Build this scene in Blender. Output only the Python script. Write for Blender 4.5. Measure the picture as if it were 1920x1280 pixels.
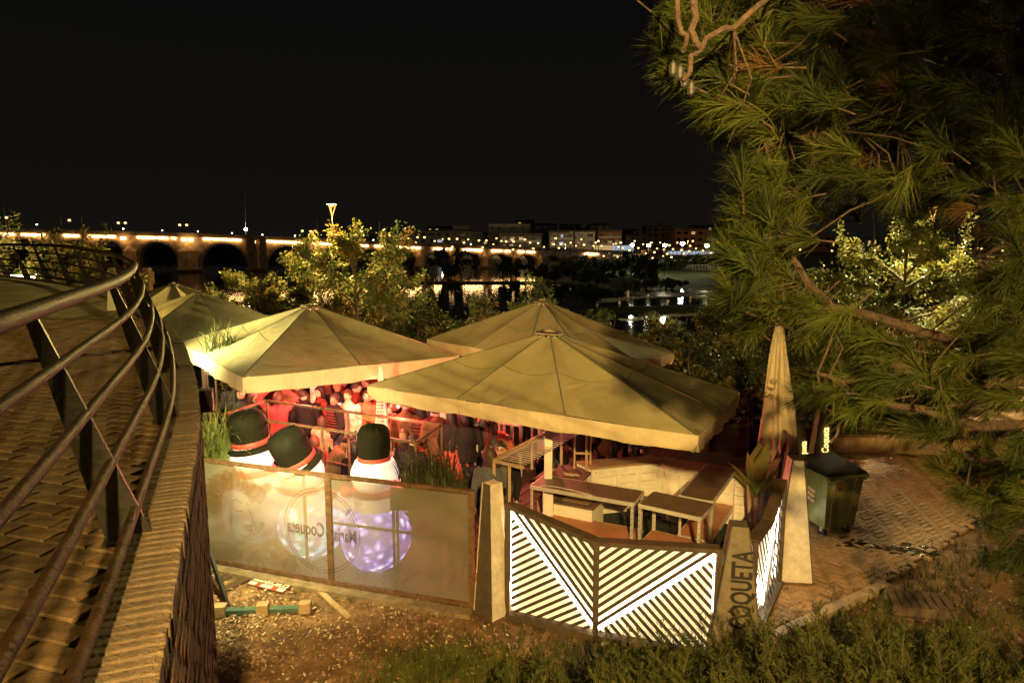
import bpy, math, random
import numpy as np
from mathutils import Vector, Matrix, Euler

for o in list(bpy.data.objects):
    bpy.data.objects.remove(o)
SC = bpy.context.scene
COL = SC.collection
R = math.radians
rng = random.Random(7)

# ------------------------------------------------------------------ camera
CAM_H = 4.6
PITCH = R(8.2)
cam_data = bpy.data.cameras.new('camera')
cam_data.lens = 24
cam_data.sensor_width = 36
cam_data.clip_start = 0.05
cam_data.clip_end = 3000
cam = bpy.data.objects.new('camera', cam_data)
cam.location = (0, 0, CAM_H)
cam.rotation_euler = (math.pi/2 - PITCH, 0, 0)
COL.objects.link(cam)
SC.camera = cam

# ------------------------------------------------------------------ night sky and exposure
world = bpy.data.worlds.new('World')
SC.world = world
world.use_nodes = True
wn = world.node_tree
wn.nodes.clear()
wo = wn.nodes.new('ShaderNodeOutputWorld')
wb = wn.nodes.new('ShaderNodeBackground')
wsky = wn.nodes.new('ShaderNodeTexSky')
wsky.sky_type = 'NISHITA'
wsky.sun_disc = False
wsky.sun_elevation = R(-4)
wsky.sun_rotation = R(200)
wmix = wn.nodes.new('ShaderNodeMixRGB')
wmix.blend_type = 'ADD'
wmix.inputs[0].default_value = 1.0
wmix.inputs[2].default_value = (0.0032, 0.0031, 0.0029, 1)
wsc = wn.nodes.new('ShaderNodeMixRGB')
wsc.blend_type = 'MULTIPLY'
wsc.inputs[0].default_value = 1.0
wsc.inputs[2].default_value = (0.0005, 0.0005, 0.0005, 1)
wn.links.new(wsky.outputs[0], wsc.inputs[1])
wn.links.new(wsc.outputs[0], wmix.inputs[1])
wtc = wn.nodes.new('ShaderNodeTexCoord'); wsep = wn.nodes.new('ShaderNodeSeparateXYZ'); wrm = wn.nodes.new('ShaderNodeValToRGB')
wn.links.new(wtc.outputs['Generated'], wsep.inputs[0]); wn.links.new(wsep.outputs['Z'], wrm.inputs[0])
wrm.color_ramp.elements[0].position = 0.0; wrm.color_ramp.elements[0].color = (.0036,.0026,.0015,1)      # town glow low over the horizon
wrm.color_ramp.elements[1].position = .30; wrm.color_ramp.elements[1].color = (0,0,0,1)
wgl = wn.nodes.new('ShaderNodeMixRGB'); wgl.blend_type = 'ADD'; wgl.inputs[0].default_value = 1.0
wn.links.new(wmix.outputs[0], wgl.inputs[1]); wn.links.new(wrm.outputs[0], wgl.inputs[2])
wn.links.new(wgl.outputs[0], wb.inputs[0])
wb.inputs[1].default_value = 1.0
wn.links.new(wb.outputs[0], wo.inputs[0])

SC.render.engine = 'CYCLES'
SC.view_settings.view_transform = 'Standard'
SC.view_settings.look = 'None'
SC.view_settings.gamma = 1
SC.view_settings.use_curve_mapping = False
SC.view_settings.exposure = 0.0
SC.cycles.use_denoising = True
SC.cycles.max_bounces = 6
SC.cycles.transparent_max_bounces = 16
SC.cycles.sample_clamp_indirect = 3.0
SC.cycles.caustics_reflective = False
SC.cycles.caustics_refractive = False

SODIUM = (1.0, 0.60, 0.155)
KEYCOL = (1.0, 0.69, 0.19)
FLOOD = (1.0, 0.88, 0.36)
RED = (1.0, 0.19, 0.14)

# ------------------------------------------------------------------ helpers
def ray(px, py):
    a = (px-960)/1280.0
    b = (640-py)/1280.0
    c, s = math.cos(PITCH), math.sin(PITCH)
    return Vector((a, c+b*s, -s+b*c))

def at(px, py, z=None, Y=None):
    """world point seen in direction (px, py), at height z or at depth Y"""
    r = ray(px, py)
    t = (z-CAM_H)/r.z if z is not None else Y/r.y
    return Vector((r.x*t, r.y*t, CAM_H+r.z*t))

def proj(p):
    c, s = math.cos(PITCH), math.sin(PITCH)
    z = p[2]-CAM_H
    d = p[1]*c - z*s
    u = p[1]*s + z*c
    if d < 0.05:
        return (-9999, -9999)
    return (960+1280*p[0]/d, 640-1280*u/d)

class MB:
    def __init__(self):
        self.v, self.f, self.m = [], [], []
    def add(self, vs, fs, mi=0):
        n = len(self.v)
        self.v.extend([tuple(p) for p in vs])
        for f in fs:
            self.f.append(tuple(i+n for i in f))
            self.m.append(mi)
        return self
    def box(self, c, s, rot=None, mi=0):
        c = Vector(c)
        hx, hy, hz = s[0]/2, s[1]/2, s[2]/2
        vs = [Vector((x, y, z)) for z in (-hz, hz) for y in (-hy, hy) for x in (-hx, hx)]
        if rot is not None:
            if not isinstance(rot, Matrix):
                rot = Matrix.Rotation(rot, 3, 'Z')
            vs = [rot @ p for p in vs]
        vs = [p+c for p in vs]
        return self.add(vs, [(0,2,3,1),(4,5,7,6),(0,1,5,4),(2,6,7,3),(0,4,6,2),(1,3,7,5)], mi)
    def beam(self, p0, p1, w, h, up=(0,0,1), mi=0, w1=None, h1=None):
        p0, p1 = Vector(p0), Vector(p1)
        d = (p1-p0).normalized()
        up = Vector(up)
        if abs(d.dot(up)) > 0.98:
            up = Vector((0,1,0))
        s = d.cross(up).normalized()
        u = s.cross(d).normalized()
        w1 = w if w1 is None else w1
        h1 = h if h1 is None else h1
        vs = []
        for p, ww, hh in ((p0,w,h),(p1,w1,h1)):
            for a, b in ((-1,-1),(1,-1),(1,1),(-1,1)):
                vs.append(p + s*(a*ww/2) + u*(b*hh/2))
        return self.add(vs, [(3,2,1,0),(4,5,6,7),(0,1,5,4),(1,2,6,5),(2,3,7,6),(3,0,4,7)], mi)
    def tube(self, pts, rad, n=8, mi=0, cap=True):
        pts = [Vector(p) for p in pts]
        if not isinstance(rad, (list, tuple)):
            rad = [rad]*len(pts)
        vs, fs = [], []
        prev = None
        for i, p in enumerate(pts):
            a = pts[max(0, i-1)]
            b = pts[min(len(pts)-1, i+1)]
            d = (b-a)
            d = d.normalized() if d.length > 1e-9 else Vector((0,0,1))
            if prev is None:
                up = Vector((0,0,1)) if abs(d.z) < 0.9 else Vector((1,0,0))
                s = d.cross(up).normalized()
            else:
                s = prev - d*prev.dot(d)
                s = s.normalized() if s.length > 1e-6 else d.orthogonal().normalized()
            prev = s
            u = d.cross(s)
            for k in range(n):
                t = 2*math.pi*k/n
                vs.append(p + (s*math.cos(t)+u*math.sin(t))*rad[i])
        for i in range(len(pts)-1):
            for k in range(n):
                k2 = (k+1) % n
                fs.append((i*n+k, i*n+k2, (i+1)*n+k2, (i+1)*n+k))
        if cap:
            fs.append(tuple(reversed(range(n))))
            fs.append(tuple((len(pts)-1)*n+k for k in range(n)))
        return self.add(vs, fs, mi)
    def lathe(self, c, prof, n=16, mi=0, sx=1, sy=1, tilt=None):
        c = Vector(c)
        vs, fs = [], []
        for r, z in prof:
            for k in range(n):
                t = 2*math.pi*k/n
                p = Vector((r*math.cos(t)*sx, r*math.sin(t)*sy, z))
                if tilt is not None:
                    p = tilt @ p
                vs.append(p+c)
        for i in range(len(prof)-1):
            for k in range(n):
                k2 = (k+1) % n
                fs.append((i*n+k, i*n+k2, (i+1)*n+k2, (i+1)*n+k))
        if prof[0][0] > 1e-5:
            fs.append(tuple(reversed(range(n))))
        if prof[-1][0] > 1e-5:
            fs.append(tuple((len(prof)-1)*n+k for k in range(n)))
        return self.add(vs, fs, mi)
    def ball(self, c, r, n=14, m=9, mi=0, tilt=None):
        if not isinstance(r, (tuple, list)):
            r = (r, r, r)
        prof = [(math.sin(math.pi*i/m), -math.cos(math.pi*i/m)*r[2]) for i in range(m+1)]
        prof[0] = (1e-4, prof[0][1]); prof[-1] = (1e-4, prof[-1][1])
        return self.lathe(c, [(a, z) for a, z in prof], n, mi, r[0], r[1], tilt)
    def prism(self, poly, o, ux, uy, th, mi=0):
        """polygon in the plane (o, ux, uy), extruded by the vector th"""
        o, ux, uy, th = Vector(o), Vector(ux), Vector(uy), Vector(th)
        n = len(poly)
        base = [o + ux*a + uy*b for a, b in poly]
        vs = base + [p+th for p in base]
        fs = [tuple(reversed(range(n))), tuple(range(n, 2*n))]
        for i in range(n):
            j = (i+1) % n
            fs.append((i, j, n+j, n+i))
        return self.add(vs, fs, mi)
    def quad(self, a, b, c, d, mi=0):
        return self.add([a, b, c, d], [(0,1,2,3)], mi)
    def build(self, name, mats, parent=None, smooth=False):
        me = bpy.data.meshes.new(name)
        me.from_pydata(self.v, [], self.f)
        mats = mats if isinstance(mats, (list, tuple)) else [mats]
        for m in mats:
            me.materials.append(m)
        if len(mats) > 1:
            me.polygons.foreach_set('material_index', self.m)
        if smooth:
            me.polygons.foreach_set('use_smooth', [True]*len(me.polygons))
            try:
                me.set_sharp_from_angle(angle=R(40))
            except Exception:
                pass
        me.update()
        return link(name, me, parent)

def link(name, me, parent=None):
    o = bpy.data.objects.new(name, me)
    COL.objects.link(o)
    if parent is not None:
        o.parent = parent
    return o

def np_mesh(name, V, F, mats, parent=None, mi=None, smooth=False):
    """V (n,3), F (m,k) with k = 3 or 4, by numpy"""
    me = bpy.data.meshes.new(name)
    V = np.asarray(V, dtype=np.float32)
    F = np.asarray(F, dtype=np.int32)
    k = F.shape[1]
    me.vertices.add(len(V))
    me.vertices.foreach_set('co', V.ravel())
    me.loops.add(F.size)
    me.loops.foreach_set('vertex_index', F.ravel())
    me.polygons.add(len(F))
    me.polygons.foreach_set('loop_start', np.arange(0, F.size, k, dtype=np.int32))
    me.polygons.foreach_set('loop_total', np.full(len(F), k, dtype=np.int32))
    mats = mats if isinstance(mats, (list, tuple)) else [mats]
    for m in mats:
        me.materials.append(m)
    if mi is not None:
        me.polygons.foreach_set('material_index', np.asarray(mi, dtype=np.int32))
    if smooth:
        me.polygons.foreach_set('use_smooth', np.ones(len(F), dtype=bool))
    me.update(calc_edges=True)
    return link(name, me, parent)

def tag(o, label=None, cat=None, group=None, kind=None):
    if label: o['label'] = label
    if cat: o['category'] = cat
    if group: o['group'] = group
    if kind: o['kind'] = kind
    return o

def thing(name, label, cat, loc=(0,0,0), rz=0, group=None):
    o = bpy.data.objects.new(name, None)
    o.empty_display_size = 0.2
    COL.objects.link(o)
    o.location = loc
    o.rotation_euler = (0, 0, rz)
    return tag(o, label, cat, group)

def copy_tree(o, parent=None):
    c = o.copy()
    COL.objects.link(c)
    c.parent = parent
    for ch in KIDS.get(o.name, o.children):
        copy_tree(ch, c)
    return c
KIDS = {}

def text_mesh(body, size, extrude=0.0, bold=True, spacing=1.0):
    cu = bpy.data.curves.new('lettering', 'FONT')
    cu.body = body
    cu.size = size
    cu.extrude = extrude
    cu.align_x = 'CENTER'
    cu.align_y = 'CENTER'
    cu.space_character = spacing
    cu.resolution_u = 3
    if bold:
        cu.offset = size*0.022
    ob = bpy.data.objects.new('lettering', cu)
    COL.objects.link(ob)
    dg = bpy.context.evaluated_depsgraph_get()
    me = bpy.data.meshes.new_from_object(ob.evaluated_get(dg))
    bpy.data.objects.remove(ob)
    bpy.data.curves.remove(cu)
    return me

def put_text(name, body, size, o, ux, uy, mat, parent=None, extrude=0.003, mirror=False, spacing=1.0, bold=True, sx=1.0):
    """lettering in the plane (o, ux, uy)"""
    me = text_mesh(body, size, extrude, bold, spacing)
    ux, uy = Vector(ux).normalized(), Vector(uy).normalized()
    uz = ux.cross(uy).normalized()
    o = Vector(o)
    for v in me.vertices:
        x, y, z = v.co
        x *= sx
        if mirror: x = -x
        v.co = o + ux*x + uy*y + uz*z
    me.materials.clear()
    me.materials.append(mat)
    return link(name, me, parent)

def clip_poly(poly, n, c):
    """keep the side n.p <= c of a convex 2D polygon"""
    out = []
    for i in range(len(poly)):
        a, b = poly[i], poly[(i+1) % len(poly)]
        da, db = n[0]*a[0]+n[1]*a[1]-c, n[0]*b[0]+n[1]*b[1]-c
        if da <= 0: out.append(a)
        if (da < 0 < db) or (db < 0 < da):
            t = da/(da-db)
            out.append((a[0]+(b[0]-a[0])*t, a[1]+(b[1]-a[1])*t))
    return out

# ------------------------------------------------------------------ materials
def M(name, col, rough=0.6, metal=0.0, var=0.15, scale=6.0, bump=0.0, bscale=40.0, emit=None, es=0.0,
      trans=0.0, rnd=0.0, col2=None, alpha=None, spec=None, stretch=None, detail=6):
    m = bpy.data.materials.new(name)
    m.use_nodes = True
    nt = m.node_tree
    b = nt.nodes['Principled BSDF']
    out = nt.nodes['Material Output']
    b.inputs['Roughness'].default_value = rough
    b.inputs['Metallic'].default_value = metal
    if spec is not None:
        b.inputs['Specular IOR Level'].default_value = spec
    tc = nt.nodes.new('ShaderNodeTexCoord')
    vec = tc.outputs['Object']
    if stretch:
        mp = nt.nodes.new('ShaderNodeMapping')
        mp.inputs['Scale'].default_value = stretch
        nt.links.new(vec, mp.inputs[0])
        vec = mp.outputs[0]
    c1 = tuple(max(0, x*(1-var)) for x in col)
    c2 = tuple(min(1, x*(1+var)) for x in (col2 or col))
    nz = nt.nodes.new('ShaderNodeTexNoise')
    nz.inputs['Scale'].default_value = scale
    nz.inputs['Detail'].default_value = detail
    nz.inputs['Roughness'].default_value = 0.65
    nt.links.new(vec, nz.inputs['Vector'])
    cr = nt.nodes.new('ShaderNodeValToRGB')
    cr.color_ramp.elements[0].position = 0.32
    cr.color_ramp.elements[1].position = 0.68
    cr.color_ramp.elements[0].color = (*c1, 1)
    cr.color_ramp.elements[1].color = (*c2, 1)
    nt.links.new(nz.outputs['Fac'], cr.inputs[0])
    colour = cr.outputs[0]
    if rnd > 0:
        oi = nt.nodes.new('ShaderNodeObjectInfo')
        mr = nt.nodes.new('ShaderNodeMapRange')
        mr.inputs['To Min'].default_value = 1-rnd
        mr.inputs['To Max'].default_value = 1+rnd
        nt.links.new(oi.outputs['Random'], mr.inputs[0])
        hv = nt.nodes.new('ShaderNodeHueSaturation')
        nt.links.new(mr.outputs[0], hv.inputs['Value'])
        nt.links.new(colour, hv.inputs['Color'])
        colour = hv.outputs[0]
    nt.links.new(colour, b.inputs['Base Color'])
    if bump > 0:
        n2 = nt.nodes.new('ShaderNodeTexNoise')
        n2.inputs['Scale'].default_value = bscale
        n2.inputs['Detail'].default_value = 5
        nt.links.new(vec, n2.inputs['Vector'])
        bp = nt.nodes.new('ShaderNodeBump')
        bp.inputs['Strength'].default_value = bump
        bp.inputs['Distance'].default_value = 0.02
        nt.links.new(n2.outputs['Fac'], bp.inputs['Height'])
        nt.links.new(bp.outputs[0], b.inputs['Normal'])
    if emit is not None:
        b.inputs['Emission Color'].default_value = (*emit, 1)
        b.inputs['Emission Strength'].default_value = es
    shader = b.outputs[0]
    if trans > 0:
        tr = nt.nodes.new('ShaderNodeBsdfTranslucent')
        nt.links.new(colour, tr.inputs[0])
        mx = nt.nodes.new('ShaderNodeMixShader')
        mx.inputs[0].default_value = trans
        nt.links.new(shader, mx.inputs[1])
        nt.links.new(tr.outputs[0], mx.inputs[2])
        shader = mx.outputs[0]
    if alpha is not None:
        tp = nt.nodes.new('ShaderNodeBsdfTransparent')
        mx = nt.nodes.new('ShaderNodeMixShader')
        mx.inputs[0].default_value = alpha
        nt.links.new(tp.outputs[0], mx.inputs[1])
        nt.links.new(shader, mx.inputs[2])
        shader = mx.outputs[0]
    nt.links.new(shader, out.inputs['Surface'])
    return m

def wrinkle(m, scale, strength, dist, stretch=(1,1,1)):
    """slow folds on top of a material's own fine relief"""
    nt = m.node_tree; b = nt.nodes['Principled BSDF']
    tc = nt.nodes.new('ShaderNodeTexCoord'); mp = nt.nodes.new('ShaderNodeMapping'); mp.inputs['Scale'].default_value = stretch
    nz = nt.nodes.new('ShaderNodeTexNoise'); nz.inputs['Scale'].default_value = scale; nz.inputs['Detail'].default_value = 3; nz.inputs['Distortion'].default_value = 1.2
    bp = nt.nodes.new('ShaderNodeBump'); bp.inputs['Strength'].default_value = strength; bp.inputs['Distance'].default_value = dist
    nt.links.new(tc.outputs['Object'], mp.inputs[0]); nt.links.new(mp.outputs[0], nz.inputs['Vector']); nt.links.new(nz.outputs['Fac'], bp.inputs['Height'])
    old = b.inputs['Normal'].links[0].from_socket if b.inputs['Normal'].links else None
    if old: nt.links.new(old, bp.inputs['Normal'])
    nt.links.new(bp.outputs[0], b.inputs['Normal'])

def EM(name, col, s):
    m = bpy.data.materials.new(name)
    m.use_nodes = True
    nt = m.node_tree
    nt.nodes.clear()
    o = nt.nodes.new('ShaderNodeOutputMaterial')
    e = nt.nodes.new('ShaderNodeEmission')
    e.inputs[0].default_value = (*col, 1)
    e.inputs[1].default_value = s
    nt.links.new(e.outputs[0], o.inputs[0])
    return m

mt = {}
mt['dirt'] = M('dirt', (.135,.073,.032), .95, var=.6, scale=2.2, bump=.9, bscale=26, col2=(.195,.112,.052))
mt['soil_bank'] = M('soil_bank', (.055,.045,.025), .95, var=.5, scale=.6, bump=.6, bscale=9)
mt['far_lawn'] = M('far_lawn', (.05,.062,.011), .9, var=.5, scale=.12, bump=.3, bscale=3)
mt['paver'] = M('paver', (.125,.076,.034), .8, var=.45, scale=14, bump=.35, bscale=70, rnd=.28, col2=(.18,.112,.052))
mt['plaza_paver'] = M('plaza_paver', (.33,.20,.095), .75, var=.3, scale=12, bump=.5, bscale=60, rnd=.22)
mt['terrace_grass'] = M('terrace_grass', (.15,.13,.045), .95, var=.5, scale=1.5, bump=.8, bscale=24)
mt['joint'] = M('joint', (.022,.016,.010), .95, var=.3, scale=20, bump=.5)
mt['coping'] = M('coping', (.082,.056,.033), .85, var=.3, scale=14, bump=.8, bscale=60, rnd=.22, col2=(.115,.08,.048))
mt['wallbrick'] = M('wallbrick', (.062,.028,.012), .9, var=.45, scale=9, bump=1.0, bscale=40, rnd=.3)
mt['mortar'] = M('mortar', (.03,.02,.012), .95, var=.35, scale=12, bump=.9, bscale=50)
mt['railmetal'] = M('railmetal', (.009,.0055,.003), .6, .0, var=.6, scale=14, bump=.3, bscale=60, col2=(.026,.013,.0055), spec=.12)
mt['postmetal'] = M('postmetal', (.03,.027,.022), .5, .4, var=.4, scale=12, bump=.2)
mt['darkmetal'] = M('darkmetal', (.06,.045,.03), .5, .5, var=.35, scale=10, bump=.2)
mt['rust'] = M('rust', (.14,.075,.035), .7, .3, var=.45, scale=12, bump=.4)
mt['galv'] = M('galv', (.62,.58,.50), .42, .35, var=.15, scale=18, bump=.1)
mt['canvas'] = M('canvas', (.25,.212,.108), .9, var=.16, scale=1.3, bump=.5, bscale=150, trans=.015, col2=(.275,.235,.12))
mt['canvas_edge'] = M('canvas_edge', (.50,.405,.25), .9, var=.12, scale=4, bump=.35, bscale=120, trans=.025)
wrinkle(mt['canvas'], 1.6, .45, .10); wrinkle(mt['canvas_edge'], 3.5, .5, .06, (1,1,.4))
mt['seam'] = M('seam', (.12,.115,.065), .9, var=.1, scale=30)
mt['white'] = M('white', (.74,.70,.60), .5, var=.1, scale=5, bump=.1)
mt['whitewood'] = M('whitewood', (.80,.75,.62), .6, var=.13, scale=5, bump=.3, bscale=30, stretch=(1,1,6))
mt['barwood'] = M('barwood', (.30,.19,.105), .55, var=.25, scale=7, bump=.2, stretch=(1,6,1))
mt['darktop'] = M('darktop', (.115,.085,.048), .6, var=.2, scale=6, bump=.15)
mt['orangeshelf'] = M('orangeshelf', (.42,.19,.09), .6, var=.15, scale=5, bump=.1)
mt['deck'] = M('deck', (.075,.043,.022), .6, var=.35, scale=6, bump=.4, stretch=(1,8,1))
mt['turf'] = M('turf', (.02,.028,.012), .95, var=.5, scale=40, bump=1.0, bscale=160)
mt['slat'] = M('slat', (.06,.046,.032), .6, var=.3, scale=9, bump=.3)
mt['panelframe'] = M('panelframe', (.085,.058,.036), .6, .2, var=.3, scale=8, bump=.3)
mt['diffuser'] = M('diffuser', (.80,.76,.66), .5, var=.05, scale=3, emit=(1.0,.86,.50), es=.55)
mt['led'] = EM('led', (1.0,.92,.72), 15.0)
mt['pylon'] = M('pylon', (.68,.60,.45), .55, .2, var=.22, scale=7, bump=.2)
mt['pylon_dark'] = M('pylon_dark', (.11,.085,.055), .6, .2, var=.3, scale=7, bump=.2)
mt['letter_dark'] = M('letter_dark', (.018,.014,.011), .7, var=.2, scale=10)
mt['letter_orange'] = M('letter_orange', (.35,.12,.035), .7, var=.3, scale=10)
mt['letter_lit'] = EM('letter_lit', (1.0,.74,.22), 1.9)
mt['bin'] = M('bin', (.19,.19,.055), .45, var=.25, scale=6, bump=.15)
mt['black'] = M('black', (.015,.014,.012), .6, var=.3, scale=8, bump=.2)
mt['net'] = M('net', (.012,.011,.01), .9, var=.3, scale=30, bump=.3)
mt['kerb'] = M('kerb', (.42,.31,.19), .85, var=.25, scale=9, bump=.5)
mt['lowwall'] = M('lowwall', (.36,.25,.13), .9, var=.35, scale=6, bump=.8, bscale=25)
mt['teal'] = M('teal', (.06,.11,.085), .7, var=.35, scale=12, bump=.3)
mt['timber'] = M('timber', (.38,.26,.14), .75, var=.3, scale=10, bump=.4, stretch=(1,1,5))
mt['terracotta'] = M('terracotta', (.20,.085,.045), .7, var=.25, scale=8, bump=.2)
mt['hat'] = M('hat', (.011,.011,.006), .75, spec=.1, var=.25, scale=5, bump=.35, bscale=22)
mt['hatband'] = M('hatband', (.42,.055,.045), .6, var=.15, scale=6)
mt['inflat'] = M('inflat', (.82,.80,.80), .5, var=.04, scale=4, emit=(.95,.90,.98), es=.42, bump=.25, bscale=9)
mt['scarf_red'] = M('scarf_red', (.5,.03,.03), .6, var=.2, scale=8)
mt['leaf_a'] = M('leaf_a', (.16,.16,.030), .55, var=.45, scale=1.2, trans=.35, col2=(.24,.21,.045))
mt['leaf_b'] = M('leaf_b', (.075,.10,.022), .55, var=.4, scale=1.2, trans=.35)
mt['leaf_c'] = M('leaf_c', (.26,.155,.04), .6, var=.4, scale=1.2, trans=.35)
mt['leaf_d'] = M('leaf_d', (.035,.045,.014), .6, var=.5, scale=1.5, trans=.25)
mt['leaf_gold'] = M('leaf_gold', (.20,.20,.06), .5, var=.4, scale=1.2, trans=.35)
mt['bark'] = M('bark', (.11,.075,.045), .9, var=.4, scale=9, bump=1.0, bscale=30, stretch=(1,1,.3))
mt['pinebark'] = M('pinebark', (.042,.023,.012), .9, var=.5, scale=16, bump=1.0, bscale=50)
mt['needle_a'] = M('needle_a', (.038,.045,.008), .6, spec=.08, var=.5, scale=3, trans=.25)
mt['needle_b'] = M('needle_b', (.021,.028,.006), .6, spec=.08, var=.5, scale=3, trans=.2)
mt['needle_c'] = M('needle_c', (.06,.032,.012), .7, spec=.08, var=.4, scale=3, trans=.2)
mt['juniper'] = M('juniper', (.034,.042,.010), .7, spec=.08, var=.5, scale=4, trans=.2, col2=(.07,.078,.022))
mt['grass'] = M('grass', (.085,.10,.022), .7, spec=.1, var=.5, scale=3, trans=.3)
mt['blade'] = M('blade', (.17,.20,.055), .5, var=.35, scale=5, trans=.3)
mt['blade_dark'] = M('blade_dark', (.055,.065,.022), .5, var=.4, scale=5, trans=.25)
mt['banana'] = M('banana', (.34,.40,.10), .4, var=.25, scale=4, trans=.3)
mt['litter_a'] = M('litter_a', (.30,.19,.10), .8, var=.5, scale=3)
mt['litter_b'] = M('litter_b', (.13,.07,.035), .85, var=.5, scale=3)
mt['litter_c'] = M('litter_c', (.50,.40,.26), .75, var=.3, scale=3)
mt['stone'] = M('stone', (.42,.26,.15), .9, var=.45, scale=.9, bump=1.0, bscale=3.5, col2=(.40,.27,.16))
mt['stone_d'] = M('stone_d', (.20,.14,.09), .9, var=.4, scale=.9, bump=.8, bscale=3)
mt['strip'] = EM('strip', (1.0,.60,.21), 22.0)
mt['warmlamp'] = EM('warmlamp', (1.0,.60,.20), 4.0)
mt['whitelamp'] = EM('whitelamp', (.92,.95,1.0), 60.0)
mt['yellowlamp'] = EM('yellowlamp', (1.0,.84,.40), 60.0)
mt['vlamp'] = EM('vlamp', (1.0,.50,.09), 2.6)
mt['floodlamp'] = EM('floodlamp', (1.0,.86,.40), 22.0)
mt['win_warm'] = EM('win_warm', (1.0,.62,.25), .55)
mt['win_cool'] = EM('win_cool', (.75,.85,1.0), .5)
mt['win_dim'] = EM('win_dim', (1.0,.68,.35), .12)
mt['win_dark'] = M('win_dark', (.02,.02,.022), .2, var=.3, scale=2)
# ------------------------------------------------------------------ lamps that light the place
def point(name, loc, col, w, r=0.08, parent=None):
    d = bpy.data.lights.new(name, 'POINT')
    d.color = col; d.energy = w; d.shadow_soft_size = r
    o = bpy.data.objects.new(name, d)
    o.location = loc
    COL.objects.link(o)
    o.parent = parent
    return o

def spot(name, loc, target, col, w, ang=100, blend=.5, r=0.08, parent=None):
    d = bpy.data.lights.new(name, 'SPOT')
    d.color = col; d.energy = w; d.shadow_soft_size = r
    d.spot_size = R(ang); d.spot_blend = blend
    o = bpy.data.objects.new(name, d)
    o.location = loc
    o.rotation_euler = (Vector(target)-Vector(loc)).to_track_quat('-Z', 'Y').to_euler()
    COL.objects.link(o)
    o.parent = parent
    return o

# faint warm moon / town glow
sd = bpy.data.lights.new('moon', 'SUN')
sd.energy = 0.012; sd.angle = R(3); sd.color = (1.0, .85, .62)
so = bpy.data.objects.new('moon', sd)
so.rotation_euler = (R(42), 0, R(-25))
COL.objects.link(so)

def vstreet_lamp(loc, h, label, w, group=None, col=SODIUM, sc=1.0, target=None):
    """tall post whose head is an upturned open cone of lit rods under a flat cap"""
    t = thing('street_lamp', label, 'street lamp', loc, 0, group)
    p = MB(); p.tube([(0,0,0),(0,0,h-1.0*sc)], [.075*sc,.05*sc], 10); p.lathe((0,0,0), [(.14*sc,0),(.14*sc,.12*sc),(.08*sc,.3*sc)], 10)
    p.build('post', mt['postmetal'], t, True)
    c = MB(); c.lathe((0,0,h-.02*sc), [(.40*sc,0),(.42*sc,.03*sc),(.2*sc,.09*sc),(.02*sc,.11*sc)], 16); c.build('lamp_cap', mt['darkmetal'], t, True)
    for k in range(3):
        a = 2*math.pi*k/3+.5
        r = MB(); r.tube([(0,0,h-1.0*sc),(.33*sc*math.cos(a),.33*sc*math.sin(a),h-.06*sc)], .035*sc, 6)
        r.build('lit_rod', mt['vlamp'], t, True)
    b = MB(); b.ball((0,0,h-.17*sc), (.17*sc,.17*sc,.08*sc), 10, 6); b.build('bulb', mt['vlamp'], t, True)
    if target is None:
        point('lamp_light', (0,0,h-.45*sc), col, w, .16, t)
    return t

KEY = (-16.0, -6.0, 11.2)
KEY2 = (.65, -2.6, 6.2)
vstreet_lamp((KEY[0], KEY[1], 3.4), 8.35, 'tall street lamp standing far back on the brick terrace', 0, target=1)
vstreet_lamp((KEY2[0], KEY2[1], .4), 6.35, 'street lamp standing on the slope right behind the camera', 0, target=1)
spot('lamp_light', KEY, (0, 9.0, 2.0), KEYCOL, 14000, 70, .5, .16)
spot('lamp_light', KEY2, (2.5, 9.0, .3), (1.0,.64,.20), 10000, 66, .5, .10)

# ------------------------------------------------------------------ setting: ground, river, banks
def sstep(a, b, x):
    t = min(1, max(0, (x-a)/(b-a)))
    return t*t*(3-2*t)

def near_h(x, y):
    z = 0.0
    z += (mnoise(x*.35, y*.35, 1.0)*.05 + mnoise(x*1.3, y*1.3, 4.0)*.02) * (1 if y < 7.2 or x > 6.5 else .25)
    edge = 18.5 + .12*abs(x+3) + mnoise(x*.08, 2.2, 0)*1.5
    z -= 3.2*sstep(edge, edge+9.5, y)
    z += .9*sstep(6.0, 1.5, y)*sstep(-1.0, 1.5, x)
    z += .5*sstep(8.0, 15.0, x)*sstep(9, 3, y)
    return z
from mathutils import noise as _mn
def mnoise(x, y, z):
    return _mn.noise(Vector((x, y, z)))

def grid_mesh(xs, ys, hf, name, mat):
    V = [(x, y, hf(x, y)) for y in ys for x in xs]
    n = len(xs)
    F = [(j*n+i, j*n+i+1, (j+1)*n+i+1, (j+1)*n+i) for j in range(len(ys)-1) for i in range(n-1)]
    return np_mesh(name, V, F, mat, smooth=True)

xs = sorted(set([round(v, 3) for v in list(np.linspace(-60, -12, 25)) + list(np.linspace(-12, 14, 105)) + list(np.linspace(14, 70, 29))]))
ys = sorted(set([round(v, 3) for v in list(np.linspace(-12, 4, 17)) + list(np.linspace(4, 18, 71)) + list(np.linspace(18, 44, 40))]))
tag(grid_mesh(xs, ys, near_h, 'ground', mt['dirt']), kind='structure')

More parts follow.
